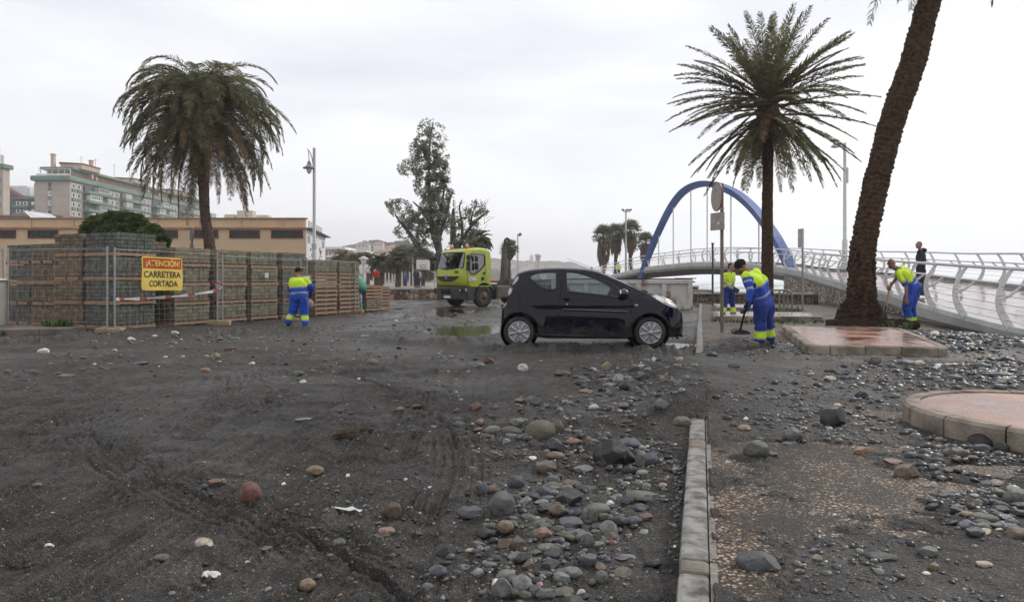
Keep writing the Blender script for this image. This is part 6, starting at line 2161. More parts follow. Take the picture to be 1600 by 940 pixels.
def wheel(parent,c,r,w,side,rimm,style="car"):
 """wheel with its axle along y; side -1 faces -y"""
 root = bpy.data.objects.new("wheel",None); COL.objects.link(root); root.parent = parent; root.location = c
 M = Matrix.Rotation(R(90) * (1 if side < 0 else -1),3,'X')
 mb = MB()
 rr = r * .70 if style == "car" else r * .56
 prof = [(rr,-w / 2 + .01),(rr + .02,-w / 2),(r - .035,-w / 2),(r - .008,-w / 2 + .03),(r,-w / 2 + .05),(r,w / 2 - .05),(r - .008,w / 2 - .03),(r - .035,w / 2),(rr + .02,w / 2),(rr,w / 2 - .02)]
 mb.lathe(prof,n=40,M=M)
 mb.build("tyre",TYRE,root)
 mb = MB()
 if style == "car":
  mb.lathe([(rr,w / 2 - .012),(rr + .004,w / 2 + .004),(rr - .018,w / 2 + .006),(rr - .03,w / 2 - .01)],n=40,M=M)
  for k in range(8):
   a = 2 * PI * k / 8 + .2
   def q(rad,da,z): return M @ Vector((rad * math.cos(a + da),rad * math.sin(a + da),z))
   zf = w / 2
   vs = [q(.03,-.35,zf + .010),q(.03,.35,zf + .010),q(rr * .55,.15,zf + .006),q(rr * .92,.21,zf),q(rr * .92,-.21,zf),q(rr * .55,-.15,zf + .006),q(rr * .5,0,zf + .016),q(rr * .9,0,zf + .008)]
   fs = [(0,1,6),(1,2,6),(2,3,7,6),(3,4,7),(4,5,6,7),(5,0,6)]
   mb.add(vs,fs)
   mb.add([v - (M @ Vector((0,0,.014))) for v in vs[:6]],[(0,1,2,3,4,5)])
  mb.lathe([(.050,w / 2),(.050,w / 2 + .014),(.038,w / 2 + .02),(.001,w / 2 + .022)],n=18,M=M)
  mb.build("hub_cap",rimm,root)
  mb = MB(); mb.lathe([(rr - .01,w / 2 - .05),(.001,w / 2 - .05)],n=30,M=M); mb.build("rim",DARKM,root)
 else:
  mb.lathe([(rr,w / 2 - .01),(rr - .03,w / 2 - .0),(rr - .05,w / 2 - .07),(rr * .62,w / 2 - .10),(rr * .60,w / 2 + .0),(rr * .34,w / 2 + .01),(rr * .33,w / 2 + .06),(.01,w / 2 + .07)],n=32,M=M)
  for k in range(10):
   a = 2 * PI * k / 10
   p = M @ Vector((rr * .50 * math.cos(a),rr * .50 * math.sin(a),w / 2 + .02)); mb.ball(p,.022,n=5)
  mb.build("rim",rimm,root)
 return root
# ================================================================ THE SMALL CAR
def build_car():
 root = thing("hatchback_car","small dark blue black three-door hatchback stuck in the sand, seen from its side","car",(.17,13.08,.0),R(-3.0))
 PAINT = mat("car_paint",(.0030,.0030,.0075),.30,col2=(.0045,.0045,.011),scale=1.2,coat=.62,spec=.0)
 t_ = PAINT.node_tree; b_ = t_.nodes["Principled BSDF"]
 tc_ = node(t_,"ShaderNodeTexCoord"); sp_ = node(t_,"ShaderNodeSeparateXYZ"); t_.links.new(tc_.outputs["Object"],sp_.inputs[0])
 n_ = node(t_,"ShaderNodeTexNoise",i_Scale=7,i_Detail=9,i_Roughness=.7); t_.links.new(tc_.outputs["Object"],n_.inputs["Vector"])
 mr_ = node(t_,"ShaderNodeMapRange"); t_.links.new(sp_.outputs[2],mr_.inputs[0]); mr_.inputs[1].default_value = .62; mr_.inputs[2].default_value = .16; mr_.inputs[3].default_value = -.12; mr_.inputs[4].default_value = .22
 ad_ = node(t_,"ShaderNodeMath",operation='ADD'); t_.links.new(n_.outputs["Fac"],ad_.inputs[0]); t_.links.new(mr_.outputs[0],ad_.inputs[1])
 mk_ = ramp(t_,ad_.outputs[0],[(.50,(0,0,0)),(.72,(.75,.75,.75))]).outputs[0]
 old = b_.inputs["Base Color"].links[0].from_socket
 t_.links.new(mixc(t_,mk_,old,(.050,.044,.036)),b_.inputs["Base Color"])
 GLS = glassmat("car_glass",(.80,.88,.88),.90)
 prof = [(-.345,.50),(-.347,.60),(-.335,.70),(-.285,.80),(-.235,.86),(-.215,.98),(-.185,1.12),(-.13,1.24),(-.05,1.355),(.02,1.395),(.10,1.418),(.25,1.446),(.56,1.468),(.85,1.468),(1.21,1.446),(1.449,1.398),
   (1.69,1.298),(1.93,1.190),(2.17,1.072),(2.29,1.01),(2.53,.955),(2.72,.885),(2.84,.80),(2.93,.70),(2.985,.60),(3.00,.52)]
 px_ = [p[0] for p in prof]
 def ztop(x):
  return float(np.interp(x,sx_,sz_))
 sm = catmull([(a,0,b) for a,b in prof],8)
 sx_ = [p.x for p in sm]; sz_ = [p.z for p in sm]
 for i in range(1,len(sx_)):
  if sx_[i] <= sx_[i - 1]: sx_[i] = sx_[i - 1] + 1e-5
 zbp = [(-.347,.36),(-.25,.27),(.3,.20),(.5,.17),(1.9,.17),(2.1,.20),(2.6,.20),(2.85,.19),(3.0,.24)]
 def zbot(x): return float(np.interp(x,[p[0] for p in zbp],[p[1] for p in zbp]))
 wp_ = [(-.347,.50),(-.30,.62),(-.22,.70),(-.1,.755),(.1,.79),(.5,.812),(1.2,.815),(2.0,.812),(2.35,.795),(2.6,.755),(2.78,.69),(2.90,.60),(2.97,.48),(3.0,.36)]
 wsm = catmull([(a,b,0) for a,b in wp_],6)
 def wid(x): return float(np.interp(x,[p.x for p in wsm],[p.y for p in wsm]))
 NS = [4,8,10,12,6,8]
 def section(x):
  zt,zb,w_ = ztop(x),zbot(x),wid(x)
  belt = float(np.interp(x,[-.3,0,.85,1.8,2.3,3],[.98,1.03,1.0,.90,.86,.80]))
  k = min(1,max(0,(zt - .98) / .42))
  zs = min(belt,zb + (zt - zb) * .86)
  wr = w_ * (.80 - .115 * k)
  zr = zt - (.035 + .035 * k) * min(1,(zt - zb) / .5)
  if zr < zs + .01: zr = zs + .01
  zm = zb + (zs - zb) * .50
  pts = [Vector((0,0,zb)),Vector((w_ * .90,0,zb + .0)),Vector((w_ * .985,0,zb + .06)),Vector((w_ * 1.0,0,zm)),Vector((w_ * .965,0,zs)),Vector((wr,0,zr)),Vector((0,0,zt))]
  out = []
  # underside
  for i in range(NS[0]): out.append(pts[0].lerp(pts[1],i / NS[0]))
  # sill corner to waist to shoulder : smooth
  c = catmull([pts[1],pts[2],pts[3],pts[4]],10)
  out += c[:30]
  # glasshouse side, slightly bowed
  for i in range(14):
   t = i / 14
   p = pts[4].lerp(pts[5],t); p.x += .018 * math.sin(PI * t) * (.3 + .7 * k)
   out.append(p)
  # roof rail to centre
  for i in range(13):
   t = i / 12
   a = t * PI / 2
   p = Vector((pts[5].x * math.cos(a) ** .9 if t < 1 else 0,0,pts[5].z + (pts[6].z - pts[5].z) * math.sin(a)))
   if t == 1: p.x = 0
   out.append(p)
  return out
 IDX_SIDE0,IDX_SHOULD,IDX_RAIL = 4,34,48
 xs = list(np.concatenate([np.linspace(-.347,-.2,8)[:-1],np.linspace(-.2,2.7,100)[:-1],np.linspace(2.7,3.0,16)]))
 secs = [section(x) for x in xs]
 ns = len(secs[0])
 def flare(x,y,z):
  d = 0
  for hx in (0,2.34):
   r = math.hypot(x - hx,z - .28)
   d += .022 * math.exp(-((r - .37) / .07) ** 2) * (1 if z > .15 else .4)
  # crease and door hollow
  d += -.012 * math.exp(-((z - .36) / .10) ** 2) * sstep(.5,.8,x) * sstep(1.95,1.7,x)
  d += .010 * math.exp(-((z - .80) / .06) ** 2) * sstep(-.1,.3,x) * sstep(2.5,2.0,x)
  return d
 bm = bmesh.new()
 grid = []
 for x,sc in zip(xs,secs):
  row = []
  for i,p in enumerate(sc):
   y = p.x
   if IDX_SIDE0 <= i <= IDX_SHOULD + 3 and y > .3: y += float(flare(x,y,p.z))
   row.append((y,p.z))
  full = []
  for i in range(ns): full.append(bm.verts.new((x,-row[i][0],row[i][1])))
  for i in range(ns - 2,0,-1): full.append(bm.verts.new((x,row[i][0],row[i][1])))
  grid.append(full)
 m_ = len(grid[0])
 for a,b in zip(grid[:-1],grid[1:]):
  for i in range(m_):
   j = (i + 1) % m_
   f = bm.faces.new((a[i],b[i],b[j],a[j])); f.smooth = True
 bm.faces.new(list(reversed(grid[0]))); bm.faces.new(grid[-1])
 bmesh.ops.recalc_face_normals(bm,faces=bm.faces)
 bm.normal_update()
 side = lambda f: abs(f.calc_center_median().y) > .45 and abs(f.normal.y) > .45
 # wheel arches
 for hx in (0.0,2.34):
  arch = [(hx + .335 * math.cos(a),.29 + .335 * math.sin(a)) for a in np.linspace(0,2 * PI,37)[:-1]]
  fs = cut_poly(bm,arch,1,lambda f: abs(f.calc_center_median().y) > .50)
  bmesh.ops.delete(bm,geom=fs,context='FACES')
 bm.normal_update()
 def rpoly(pts,r=.04,k=4): return rounded(pts,r,k)
 door = rpoly([(.845,1.008),(1.77,.900),(1.79,1.09),(1.55,1.215),(1.30,1.310),(1.08,1.362),(.90,1.378),(.85,1.36)],.028)
 door = [(.85,1.03),(.87,1.008),(1.75,.906),(1.785,.915),(1.795,.96),(1.79,1.05),(1.74,1.098),(1.60,1.178),(1.42,1.262),(1.25,1.322),(1.10,1.358),(.98,1.374),(.90,1.378),(.862,1.365),(.848,1.33)]
 quarter = [(.165,1.275),(.20,1.315),(.27,1.345),(.42,1.368),(.60,1.374),(.675,1.368),(.685,1.34),(.685,1.10),(.67,1.055),(.64,1.036),(.54,1.034),(.44,1.058),(.33,1.115),(.24,1.19),(.19,1.235)]
 isup = lambda f: side(f) and f.calc_center_median().z > .86
 near = lambda f: True
 for nm,poly in (("door_window",door),("quarter_window",quarter)):
  fs = cut_poly(bm,poly,1,isup)
  L_ = [f for f in fs if f.calc_center_median().y < 0]; R_ = [f for f in fs if f.calc_center_median().y > 0]
  split_off(bm,L_,nm,GLS,root,0); bm.normal_update()
  split_off(bm,[f for f in R_ if f.is_valid],nm,GLS,root,0); bm.normal_update()
 # windscreen and rear window cut in plan
 def top_f(f):
  c = f.calc_center_median(); return f.normal.z > .15 and c.z > .9
 ws = [(1.50,-.50),(1.62,-.535),(2.18,-.60),(2.24,-.50),(2.27,0),(2.24,.50),(2.18,.60),(1.62,.535),(1.50,.50),(1.46,0)]
 fs = cut_poly(bm,ws,2,top_f)
 wsob = split_off(bm,fs,"windscreen",GLS,root,0); bm.normal_update()
 rw = [(-.185,-.50),(-.05,-.46),(-.04,0),(-.05,.46),(-.185,.50)]
 fs = cut_poly(bm,rw,2,lambda f: f.calc_center_median().x < 0 and f.calc_center_median().z > .95 and f.normal.x < -.2)
 split_off(bm,fs,"rear_window",GLS,root,0); bm.normal_update()
 # lamps
 LENS = mat("lamp_lens",(.26,.27,.26),.12,col2=(.60,.60,.55),scale=11,coat=1.0,lo=.42,hi=.58)
 hl = [(2.375,.935),(2.46,.945),(2.60,.915),(2.72,.865),(2.81,.79),(2.835,.735),(2.80,.715),(2.70,.745),(2.58,.80),(2.46,.87)]
 fs = cut_poly(bm,hl,1,lambda f: abs(f.calc_center_median().y) > .36 and f.calc_center_median().z > .66)
 for sg in (-1,1):
  lf = [f for f in fs if f.is_valid and f.calc_center_median().y * sg > 0]
  h_ = split_off(bm,lf,"headlight",LENS,root,.006,keep=True)
 RLENS = mat("rear_lens",(.16,.15,.16),.10,col2=(.42,.40,.40),scale=14,coat=1.0)
 RRED = mat("rear_lens_red",(.22,.02,.02),.12,coat=1.0)
 for poly,mt in (([(-.135,1.13),(-.105,1.20),(-.045,1.285),(-.018,1.29),(-.02,1.24),(-.07,1.16)],RLENS),([(-.225,.945),(-.215,1.03),(-.16,1.075),(-.125,1.07),(-.135,1.0),(-.18,.945)],RLENS)):
  fs = cut_poly(bm,poly,1,lambda f: abs(f.calc_center_median().y) > .40 and f.calc_center_median().z > .9)
  for sg in (-1,1):
   split_off(bm,[f for f in fs if f.is_valid and f.calc_center_median().y * sg > 0],"tail_light",mt,root,.005,keep=True)
 me = bpy.data.meshes.new("body"); bm.to_mesh(me); 
 me.materials.append(PAINT)
 body = link("body",me,root)
 sol = body.modifiers.new("s",'SOLIDIFY'); sol.thickness = .012; sol.offset = -1
 # side surface lookup
 def ys(x,z):
  sc = section(x)
  best = 0
  for a,b in zip(sc[IDX_SIDE0:IDX_RAIL],sc[IDX_SIDE0 + 1:IDX_RAIL + 1]):
   if (a.z - z) * (b.z - z) <= 0:
    t = 0 if abs(b.z - a.z) < 1e-6 else (z - a.z) / (b.z - a.z)
    best = a.x + (b.x - a.x) * t
  return best + float(flare(x,best,z))
 SEAM = mat("seam_black",(.003,.003,.003),.8)
 RUBB = mat("rubber_trim",(.012,.012,.012),.5)
 def line(pts,r,m,nm,par,off=0.0,n=5):
  for sg in (-1,1):
   mb = MB(); mb.tube([(x,sg * (ys(x,z) + off),z) for x,z in pts],r,n=n); mb.build(nm,m,par)
 def dense(pts,k=5): return [(p.x,p.z) for p in catmull([(a,0,b) for a,b in pts],k)]
 line(dense([(1.795,1.10),(1.90,.99),(1.985,.88),(1.995,.6),(1.985,.40),(1.93,.24)]),.0045,SEAM,"door_seam",body)
 line(dense([(.86,1.385),(.80,1.37),(.775,1.30),(.765,1.1),(.735,.9),(.725,.6),(.735,.36),(.78,.24)]),.0045,SEAM,"door_seam",body)
 line([(.78,.235),(1.2,.225),(1.93,.235)],.0045,SEAM,"door_seam",body)
 line(dense(door + door[:1],1),.011,RUBB,"window_seal",body,.001,6)
 line(dense(quarter + quarter[:1],1),.009,RUBB,"window_seal",body,.001,6)
 line(dense([(.0,.99),(.02,.8),(.0,.66)]),.003,SEAM,"panel_seam",body)
 line(dense([(2.19,1.03),(2.13,.90),(2.10,.82)]),.003,SEAM,"panel_seam",body)
 line([(.78,.685),(1.2,.675),(1.93,.645)],.014,PAINT,"rub_strip",root,.008,6)
 line([(.78,.703),(1.2,.693),(1.93,.663)],.003,mat("chrome",(.55,.55,.56),.15,metal=1.0,var=.05),"strip_highlight",root,.02,4)
 line(dense([(.38,.245),(1.0,.225),(1.97,.215)]),.020,mat("sill_dark",(.02,.02,.022),.35),"sill",root,-.012,6)
 # door handles, lock, indicator, fuel flap line
 for sg in (-1,1):
  mb = MB(); y_ = sg * (ys(.855,.885) + .004)
  mb.ball((.855,y_,.885),(.062,.018,.044),n=10); h_ = mb.build("handle_recess",SEAM,root)
  mb = MB(); mb.ball((.855,y_ + sg * .016,.896),(.058,.014,.026),n=10); mb.build("door_handle",PAINT,root)
  mb = MB(); mb.lathe([(.016,-.01),(.016,.006),(.001,.007)],c=(.86,sg * (ys(.86,.785) + .004),.785),n=14,M=Matrix.Rotation(R(90) * -sg,3,'X')); mb.build("door_lock",mat("chrome"),root)
  mb = MB(); mb.ball((2.09,sg * (ys(2.09,.775) + .002),.775),(.035,.012,.018),n=8); mb.build("side_indicator",LENS,root)
  # mirrors
  mb = MB(); mb.ball((1.86,sg * .90,.985),(.085,.10,.082),n=12); mb.box((1.90,sg * .82,.94),(.08,.12,.05),ch=.02); mi = mb.build("wing_mirror",mat("mirror_black",(.008,.008,.010),.25,coat=.6),root)
  mb = MB(); mb.ball((1.80,sg * .90,.985),(.03,.082,.066),n=10); mb.build("mirror_glass",mat("chrome"),mi)
 # wheels
 RIM = mat("hubcap_silver",(.33,.33,.34),.34,metal=.8,var=.2,scale=14)
 for x in (0,2.34):
  for sg in (-1,1):
   wheel(root,(x,sg * .715,.283),.283,.165,sg,RIM)
   mb = MB(); mb.lathe([(.34,.0),(.34,.34),(.05,.34)],c=(x,sg * .77,.29),n=28,M=Matrix.Rotation(R(90) * sg,3,'X'),cap=False); mb.build("wheel_well",SEAM,root)
 # bumper grille, plates
 mb = MB(); mb.box((2.995,0,.40),(.03,.62,.14),ch=.02); mb.build("grille",SEAM,root)
 mb = MB(); mb.box((3.015,0,.52),(.012,.50,.11),ch=.005); mb.build("number_plate",WHITE,root)
 mb = MB(); mb.box((2.93,-.40,.205),(.10,.12,.03)); mb.box((2.90,-.30,.17),(.03,.03,.06)); mb.build("under_tray",SEAM,root)
 # aerial and wipers, parcel
 mb = MB(); mb.ball((1.335,-.18,1.455),(.025,.02,.012),n=6); mb.tube([(1.335,-.18,1.455),(.86,-.18,1.635)],[.004,.002],n=5); mb.build("aerial",BLACKP,root)
 mb = MB(); mb.tube([(2.27,-.30,1.03),(2.20,-.05,1.075),(2.16,.25,1.10)],.009,n=5); mb.tube([(2.27,.25,1.03),(2.22,.45,1.06)],.009,n=5); mb.tube([(2.33,-.45,1.005),(2.25,-.3,1.03)],.018,n=5); mb.build("wiper",BLACKP,root)
 mb = MB(); mb.box((2.36,0,.975),(.16,1.05,.02),rot=Matrix.Rotation(R(14),3,'Y')); mb.build("cowl",BLACKP,root)
 # interior
 INT = mat("interior_grey",(.10,.10,.105),.8,var=.2,scale=6)
 INT2 = mat("interior_dark",(.03,.03,.032),.8)
 mb = MB(); mb.box((1.2,0,.24),(2.0,1.45,.04)); mb.box((2.05,0,.66),(.36,1.35,.40),ch=.05); mb.box((1.98,0,.86),(.42,1.30,.10),ch=.04); mb.build("dashboard",INT2,root)
 for y in (-.33,.33):
  s_ = None
  mb = MB(); mb.box((1.12,y,.50),(.50,.46,.16),ch=.06); mb.box((.90,y,.80),(.15,.44,.62),rot=Matrix.Rotation(R(-14),3,'Y'),ch=.06); s_ = mb.build("seat",INT,root)
  mb = MB(); mb.box((.80,y,1.15),(.10,.26,.17),rot=Matrix.Rotation(R(-10),3,'Y'),ch=.045); mb.tube([(.83,y,1.05),(.82,y,1.12)],.02); mb.build("headrest",INT,s_)
 mb = MB(); mb.box((.30,0,.55),(.46,1.1,.20),ch=.05); mb.box((.05,0,.84),(.15,1.1,.46),rot=Matrix.Rotation(R(-16),3,'Y'),ch=.05); mb.build("rear_bench",INT,root)
 for y in (-.3,.3): mb = MB(); mb.box((-.01,y,1.10),(.09,.24,.13),ch=.04); mb.build("headrest",INT,root)
 mb = MB(); Ms = Matrix.Rotation(R(-62),3,'Y')
 ring = [Vector((1.70,.33,.93)) + Ms @ Vector((.18 * math.cos(a),.18 * math.sin(a),0)) for a in np.linspace(0,2 * PI,25)]
 mb.tube(ring,.014,n=6,cap=False); mb.tube([Vector((1.70,.33,.93)) + Ms @ Vector((-.17,0,0)),Vector((1.70,.33,.93)) + Ms @ Vector((.17,0,0))],.012); mb.box((1.72,.33,.92),(.05,.12,.12),ch=.02); mb.tube([(1.72,.33,.92),(1.95,.33,.85)],.03)
 mb.build("steering_wheel",INT2,root)
 root.location.z = Hs(1.3,12.4) - .035
 root.location.z = .035
 return root
car = build_car()
# ================================================================ THE TRUCK
def build_truck():
 f = Vector((-.72,-.69,0)).normalized()
 ang = math.atan2(f.y,f.x)
 # local: x forward from front axle, y left.  viewer sees front and LEFT side -> left wheel is the near one
 near = Vector((-1.40,32.55,0))
 left = Vector((-f.y,f.x,0))       # left of forward
 org = near - left * 1.03
 root = thing("hooklift_truck","lime green hook-lift lorry with orange beacons, parked facing left behind the car","truck",(org.x,org.y,-.02),ang)
 LIME = mat("lime_paint",(.36,.42,.028),.32,col2=(.42,.48,.036),scale=1.5,coat=.5)
 GREYP = mat("bumper_grey",(.045,.047,.050),.5,var=.15,scale=4)
 GLS = glassmat("truck_glass",(.25,.29,.30),.5,.06)
 GLS.node_tree.nodes["Fresnel"].inputs[0].default_value = 2.6
 Wd = 1.15
 prof = [(-.40,.98),(1.14,.98),(1.27,1.06),(1.33,1.25),(1.34,1.50),(1.30,1.80),(1.20,2.12),(1.08,2.48),(1.00,2.64),(.84,2.74),(.60,2.80),(.2,2.83),(-.30,2.80),(-.40,2.72),(-.42,2.3),(-.42,1.5)]
 dense = []
 for i in range(len(prof)):
  a,b = prof[i],prof[(i + 1) % len(prof)]
  k = max(1,int(math.hypot(b[0] - a[0],b[1] - a[1]) / .14))
  for q in range(k): dense.append((a[0] + (b[0] - a[0]) * q / k,a[1] + (b[1] - a[1]) * q / k))
 bm = bmesh.new()
 yy = [-1.15,-1.14,-1.11,-1.05,-.95] + list(np.linspace(-.8,.8,13)) + [.95,1.05,1.11,1.14,1.15]
 rows = []
 for y in yy:
  e = max(0,(abs(y) - .70) / .45)
  row = []
  for (x,z) in dense:
   xx = x - (.30 * e ** 3.0 * sstep(.6,1.3,x)) - .05 * (abs(y) / 1.15) ** 2 * sstep(.6,1.3,x)
   zz = z - (.10 * max(0,(abs(y) - .95) / .2) ** 2 * sstep(2.5,2.8,z)) 
   row.append(bm.verts.new((xx,y * (1 - .03 * sstep(1.9,2.8,z)),zz)))
  rows.append(row)
 m_ = len(dense)
 for a,b in zip(rows[:-1],rows[1:]):
  for i in range(m_):
   j = (i + 1) % m_
   fc = bm.faces.new((a[i],b[i],b[j],a[j])); fc.smooth = True
 bm.faces.new(rows[0]); bm.faces.new(list(reversed(rows[-1])))
 bmesh.ops.recalc_face_normals(bm,faces=bm.faces); bm.normal_update()
 side_f = lambda fc: abs(fc.normal.y) > .8
 front_f = lambda fc: fc.normal.x > .3
 wsp = [(-.99,1.88),(-.95,1.83),(0,1.80),(.95,1.83),(.99,1.88),(.94,2.50),(.88,2.57),(0,2.60),(-.88,2.57),(-.94,2.50)]
 fs = cut_poly(bm,wsp,0,front_f); split_off(bm,fs,"windscreen",GLS,root); bm.normal_update()
 dw = [(-.02,1.72),(.08,1.66),(.90,1.66),(.99,1.74),(.99,2.1),(.86,2.46),(.78,2.54),(.05,2.54),(-.02,2.46),(-.03,2.1)]
 dw = [(.02,2.5),(-.03,2.42),(-.03,2.02),(.06,1.92),(.22,1.78),(.52,1.60),(.62,1.56),(.84,1.58),(.93,1.68),(.93,2.1),(.84,2.44),(.76,2.52)]
 fs = cut_poly(bm,dw,1,side_f)
 for sg in (-1,1): split_off(bm,[x for x in fs if x.is_valid and x.calc_center_median().y * sg > 0],"door_window",GLS,root); bm.normal_update()
 # wheel arch bite
 ar = [(.0 + .66 * math.cos(a),.50 + .66 * math.sin(a)) for a in np.linspace(0,2 * PI,41)[:-1]]
 fs = cut_poly(bm,ar,1,side_f); bmesh.ops.delete(bm,geom=fs,context='FACES'); bm.normal_update()
 me = bpy.data.meshes.new("cab"); bm.to_mesh(me); me.materials.append(LIME)
 cab = link("cab",me,root); sol = cab.modifiers.new("s",'SOLIDIFY'); sol.thickness = .03; sol.offset = -1
 # seals
 RUB_ = mat("rubber_trim")
 mb = MB(); mb.tube([(.0 + (1.375 - .19 * (z - 1.55) if False else np.interp(z,[1.80,2.12,2.48,2.64],[1.305,1.205,1.085,1.0]) - .30 * max(0,(abs(y) - .7) / .45) ** 3 - .05 * (abs(y) / 1.15) ** 2 + .012),y * (1 - .03 * float(sstep(1.9,2.8,z))),z) for y,z in wsp + wsp[:1]],.022,n=6); mb.build("windscreen_seal",RUB_,cab)
 for sg in (-1,1):
  mb = MB(); mb.tube([(x,sg * (Wd * (1 - .03 * float(sstep(1.9,2.8,z))) + .004),z) for x,z in dw + dw[:1]],.024,n=6); mb.build("window_seal",RUB_,cab)
  mb = MB(); mb.tube([(x,sg * (Wd * (1 - .03 * float(sstep(1.9,2.8,z))) + .0),z) for x,z in [(1.02,1.05),(1.02,1.75),(.99,2.1),(.88,2.50),(.78,2.60),(.02,2.60),(-.09,2.52),(-.10,1.5),(-.14,1.18)]],.007,n=5); mb.build("door_seam",SEAM_,cab) if False else mb.build("door_seam",mat("seam_black",(.003,.003,.003),.8),cab)
  mb = MB(); mb.box((.02,sg * (Wd + .012),1.62),(.11,.03,.12),ch=.01); mb.build("door_handle",BLACKP,root)
  mb = MB(); mb.box((.10,sg * (Wd + .008),1.36),(.18,.02,.16)); mb.build("step_grille",BLACKP,root)
 mb = MB(); mb.box((.74,Wd + .008,1.34),(.48,.01,.17)); mb.build("door_sticker",mat("sticker_grey",(.60,.62,.60),.5,col2=(.30,.34,.36),scale=14,lo=.5,hi=.6),root)
 mb = MB(); mb.box((-.24,Wd + .004,1.72),(.08,.01,.14)); mb.build("door_sticker",WHITE,root)
 # grille smile and emblem
 def fx(y,z): return float(np.interp(z,[1.06,1.25,1.5,1.8],[1.27,1.33,1.34,1.30]) - .30 * max(0,(abs(y) - .7) / .45) ** 3 - .05 * (abs(y) / 1.15) ** 2)
 def patch(poly_top,poly_bot,off,m,nm,par=root,th=.03):
  mb = MB(); n = len(poly_top)
  vs = []
  for (y,z) in poly_top: vs.append((fx(y,z) + off,y,z))
  for (y,z) in poly_bot: vs.append((fx(y,z) + off,y,z))
  fs = [(i,i + 1,n + i + 1,n + i) for i in range(n - 1)]
  vs2 = [(a - th,b,c) for a,b,c in vs]
  fs2 = [tuple(q + 2 * n for q in reversed(q_)) for q_ in fs]
  k = 2 * n
  edge = [(i,i + k,i + 1 + k,i + 1) for i in range(n - 1)] + [(n + i,n + i + 1,n + i + 1 + k,n + i + k) for i in range(n - 1)]
  mb.add(vs + vs2,fs + fs2 + edge); return mb.build(nm,m,par)
 ysr = np.linspace(-.86,.86,19)
 patch([(y,1.47) for y in ysr],[(y,1.47 - .27 * (1 - (abs(y) / .88) ** 3.2)) for y in ysr],.012,BLACKP,"grille")
 CH = mat("chrome",(.55,.55,.56),.15,metal=1.0,var=.05)
 patch([(y,1.475 - .27 * (1 - (abs(y) / .90) ** 3.2)) for y in ysr],[(y,1.44 - .27 * (1 - (abs(y) / .90) ** 3.2)) for y in ysr],.02,LIME,"grille_lip")
 for z,hw in ((1.42,.72),(1.35,.62),(1.28,.5)):
  mb = MB(); mb.tube([(fx(y,z) + .025,y,z) for y in np.linspace(-hw,hw,9)],.008,n=4); mb.build("grille_bar",mat("grille_bar_grey",(.12,.12,.12),.4),root)
 mb = MB(); x0 = fx(0,1.46) + .035
 dia = [(0,.13),(.075,0),(0,-.13),(-.075,0)]
 for i in range(4):
  a,b = dia[i],dia[(i + 1) % 4]; mb.tube([(x0,a[0],1.46 + a[1]),(x0,b[0],1.46 + b[1])],.017,n=5)
 mb.build("emblem",CH,root)
 def txt(s_,size,M,loc,m,nm,par):
  cu = bpy.data.curves.new(nm,'FONT'); cu.body = s_; cu.size = size; cu.extrude = .002; cu.offset = .003; cu.align_x = 'CENTER'
  ob = bpy.data.objects.new(nm,cu); COL.objects.link(ob)
  dg = bpy.context.evaluated_depsgraph_get(); me = bpy.data.meshes.new_from_object(ob.evaluated_get(dg)); bpy.data.objects.remove(ob)
  for v in me.vertices: v.co = Vector(loc) + M @ v.co
  me.materials.clear(); me.materials.append(m); return link(nm,me,par)
 Mf = Matrix(((0,0,1),(1,0,0),(0,1,0)))       # text x->+y, text y->z, facing +x
 txt("262",.20,Mf,(fx(.68,1.66) + .02,.68,1.60),BLACKP,"cab_number",root)
 # number printed for a viewer standing in front: left-right order follows +y
 # bumper
 mb = MB()
 bp_ = [(-1.13,.70),(-1.05,1.02),(-.85,1.20),(-.5,1.28),(0,1.31),(.5,1.28),(.85,1.20),(1.05,1.02),(1.13,.70)]
 vs,fs = [],[]
 zz = [(.36,-.06),(.42,0),(.90,.03),(.965,.0),(.965,-.12)]
 for (y,x) in bp_:
  for z,dx in zz: vs.append((x + dx + .06,y,z))
 k = len(zz)
 for i in range(len(bp_) - 1):
  for j in range(k - 1): fs.append((i * k + j,(i + 1) * k + j,(i + 1) * k + j + 1,i * k + j + 1))
 mb.add(vs,fs); bump = mb.build("bumper",GREYP,root); s_ = bump.modifiers.new("s",'SOLIDIFY'); s_.thickness = .04
 mb = MB(); mb.box((1.385,-.05,.72),(.02,.70,.16),ch=.005); mb.box((1.385,-.05,.86),(.02,.70,.04)); mb.box((1.38,-.05,.56),(.02,.6,.04)); mb.build("bumper_vent",SEAMM,bump) if False else mb.build("bumper_vent",mat("seam_black"),bump)
 mb = MB(); mb.box((1.395,.08,.50),(.015,.50,.12)); mb.build("number_plate",WHITE,bump)
 for sg in (-1,1):
  mb = MB(); mb.box((1.21,sg * .93,.80),(.10,.30,.20),rot=R(-38 * sg) ,ch=.02); hl = mb.build("headlight",BLACKP,root)
  mb = MB(); 
  for q in (-.06,.06): mb.ball((1.262 - .05 * abs(q),sg * (.93) + q,.80),(.03,.055,.06),n=8)
  mb.build("lamp",CH,hl)
  mb = MB(); mb.box((1.07,sg * 1.09,.84),(.10,.03,.14)); mb.build("indicator",mat("lens_pale",(.5,.48,.42),.2),hl)
  # side skirt and steps between bumper and wheel
  mb = MB(); mb.box((.82,sg * 1.09,.80),(.44,.10,.36),ch=.03); mb.box((.80,sg * 1.07,.48),(.42,.14,.28),ch=.03); mb.build("step",GREYP,root)
  mb = MB()
  arc = [(.64 * math.cos(a),sg * 1.10,.52 + .64 * math.sin(a)) for a in np.linspace(R(12),R(185),16)]
  vs,fs = [],[]
  for (x,y,z) in arc:
   d = Vector((x,0,z - .52)).normalized() * .07
   vs += [(x,y + sg * .05,z),(x + d.x,y + sg * .03,z + d.z),(x + d.x,y - sg * .45,z + d.z),(x,y - sg * .45,z)]
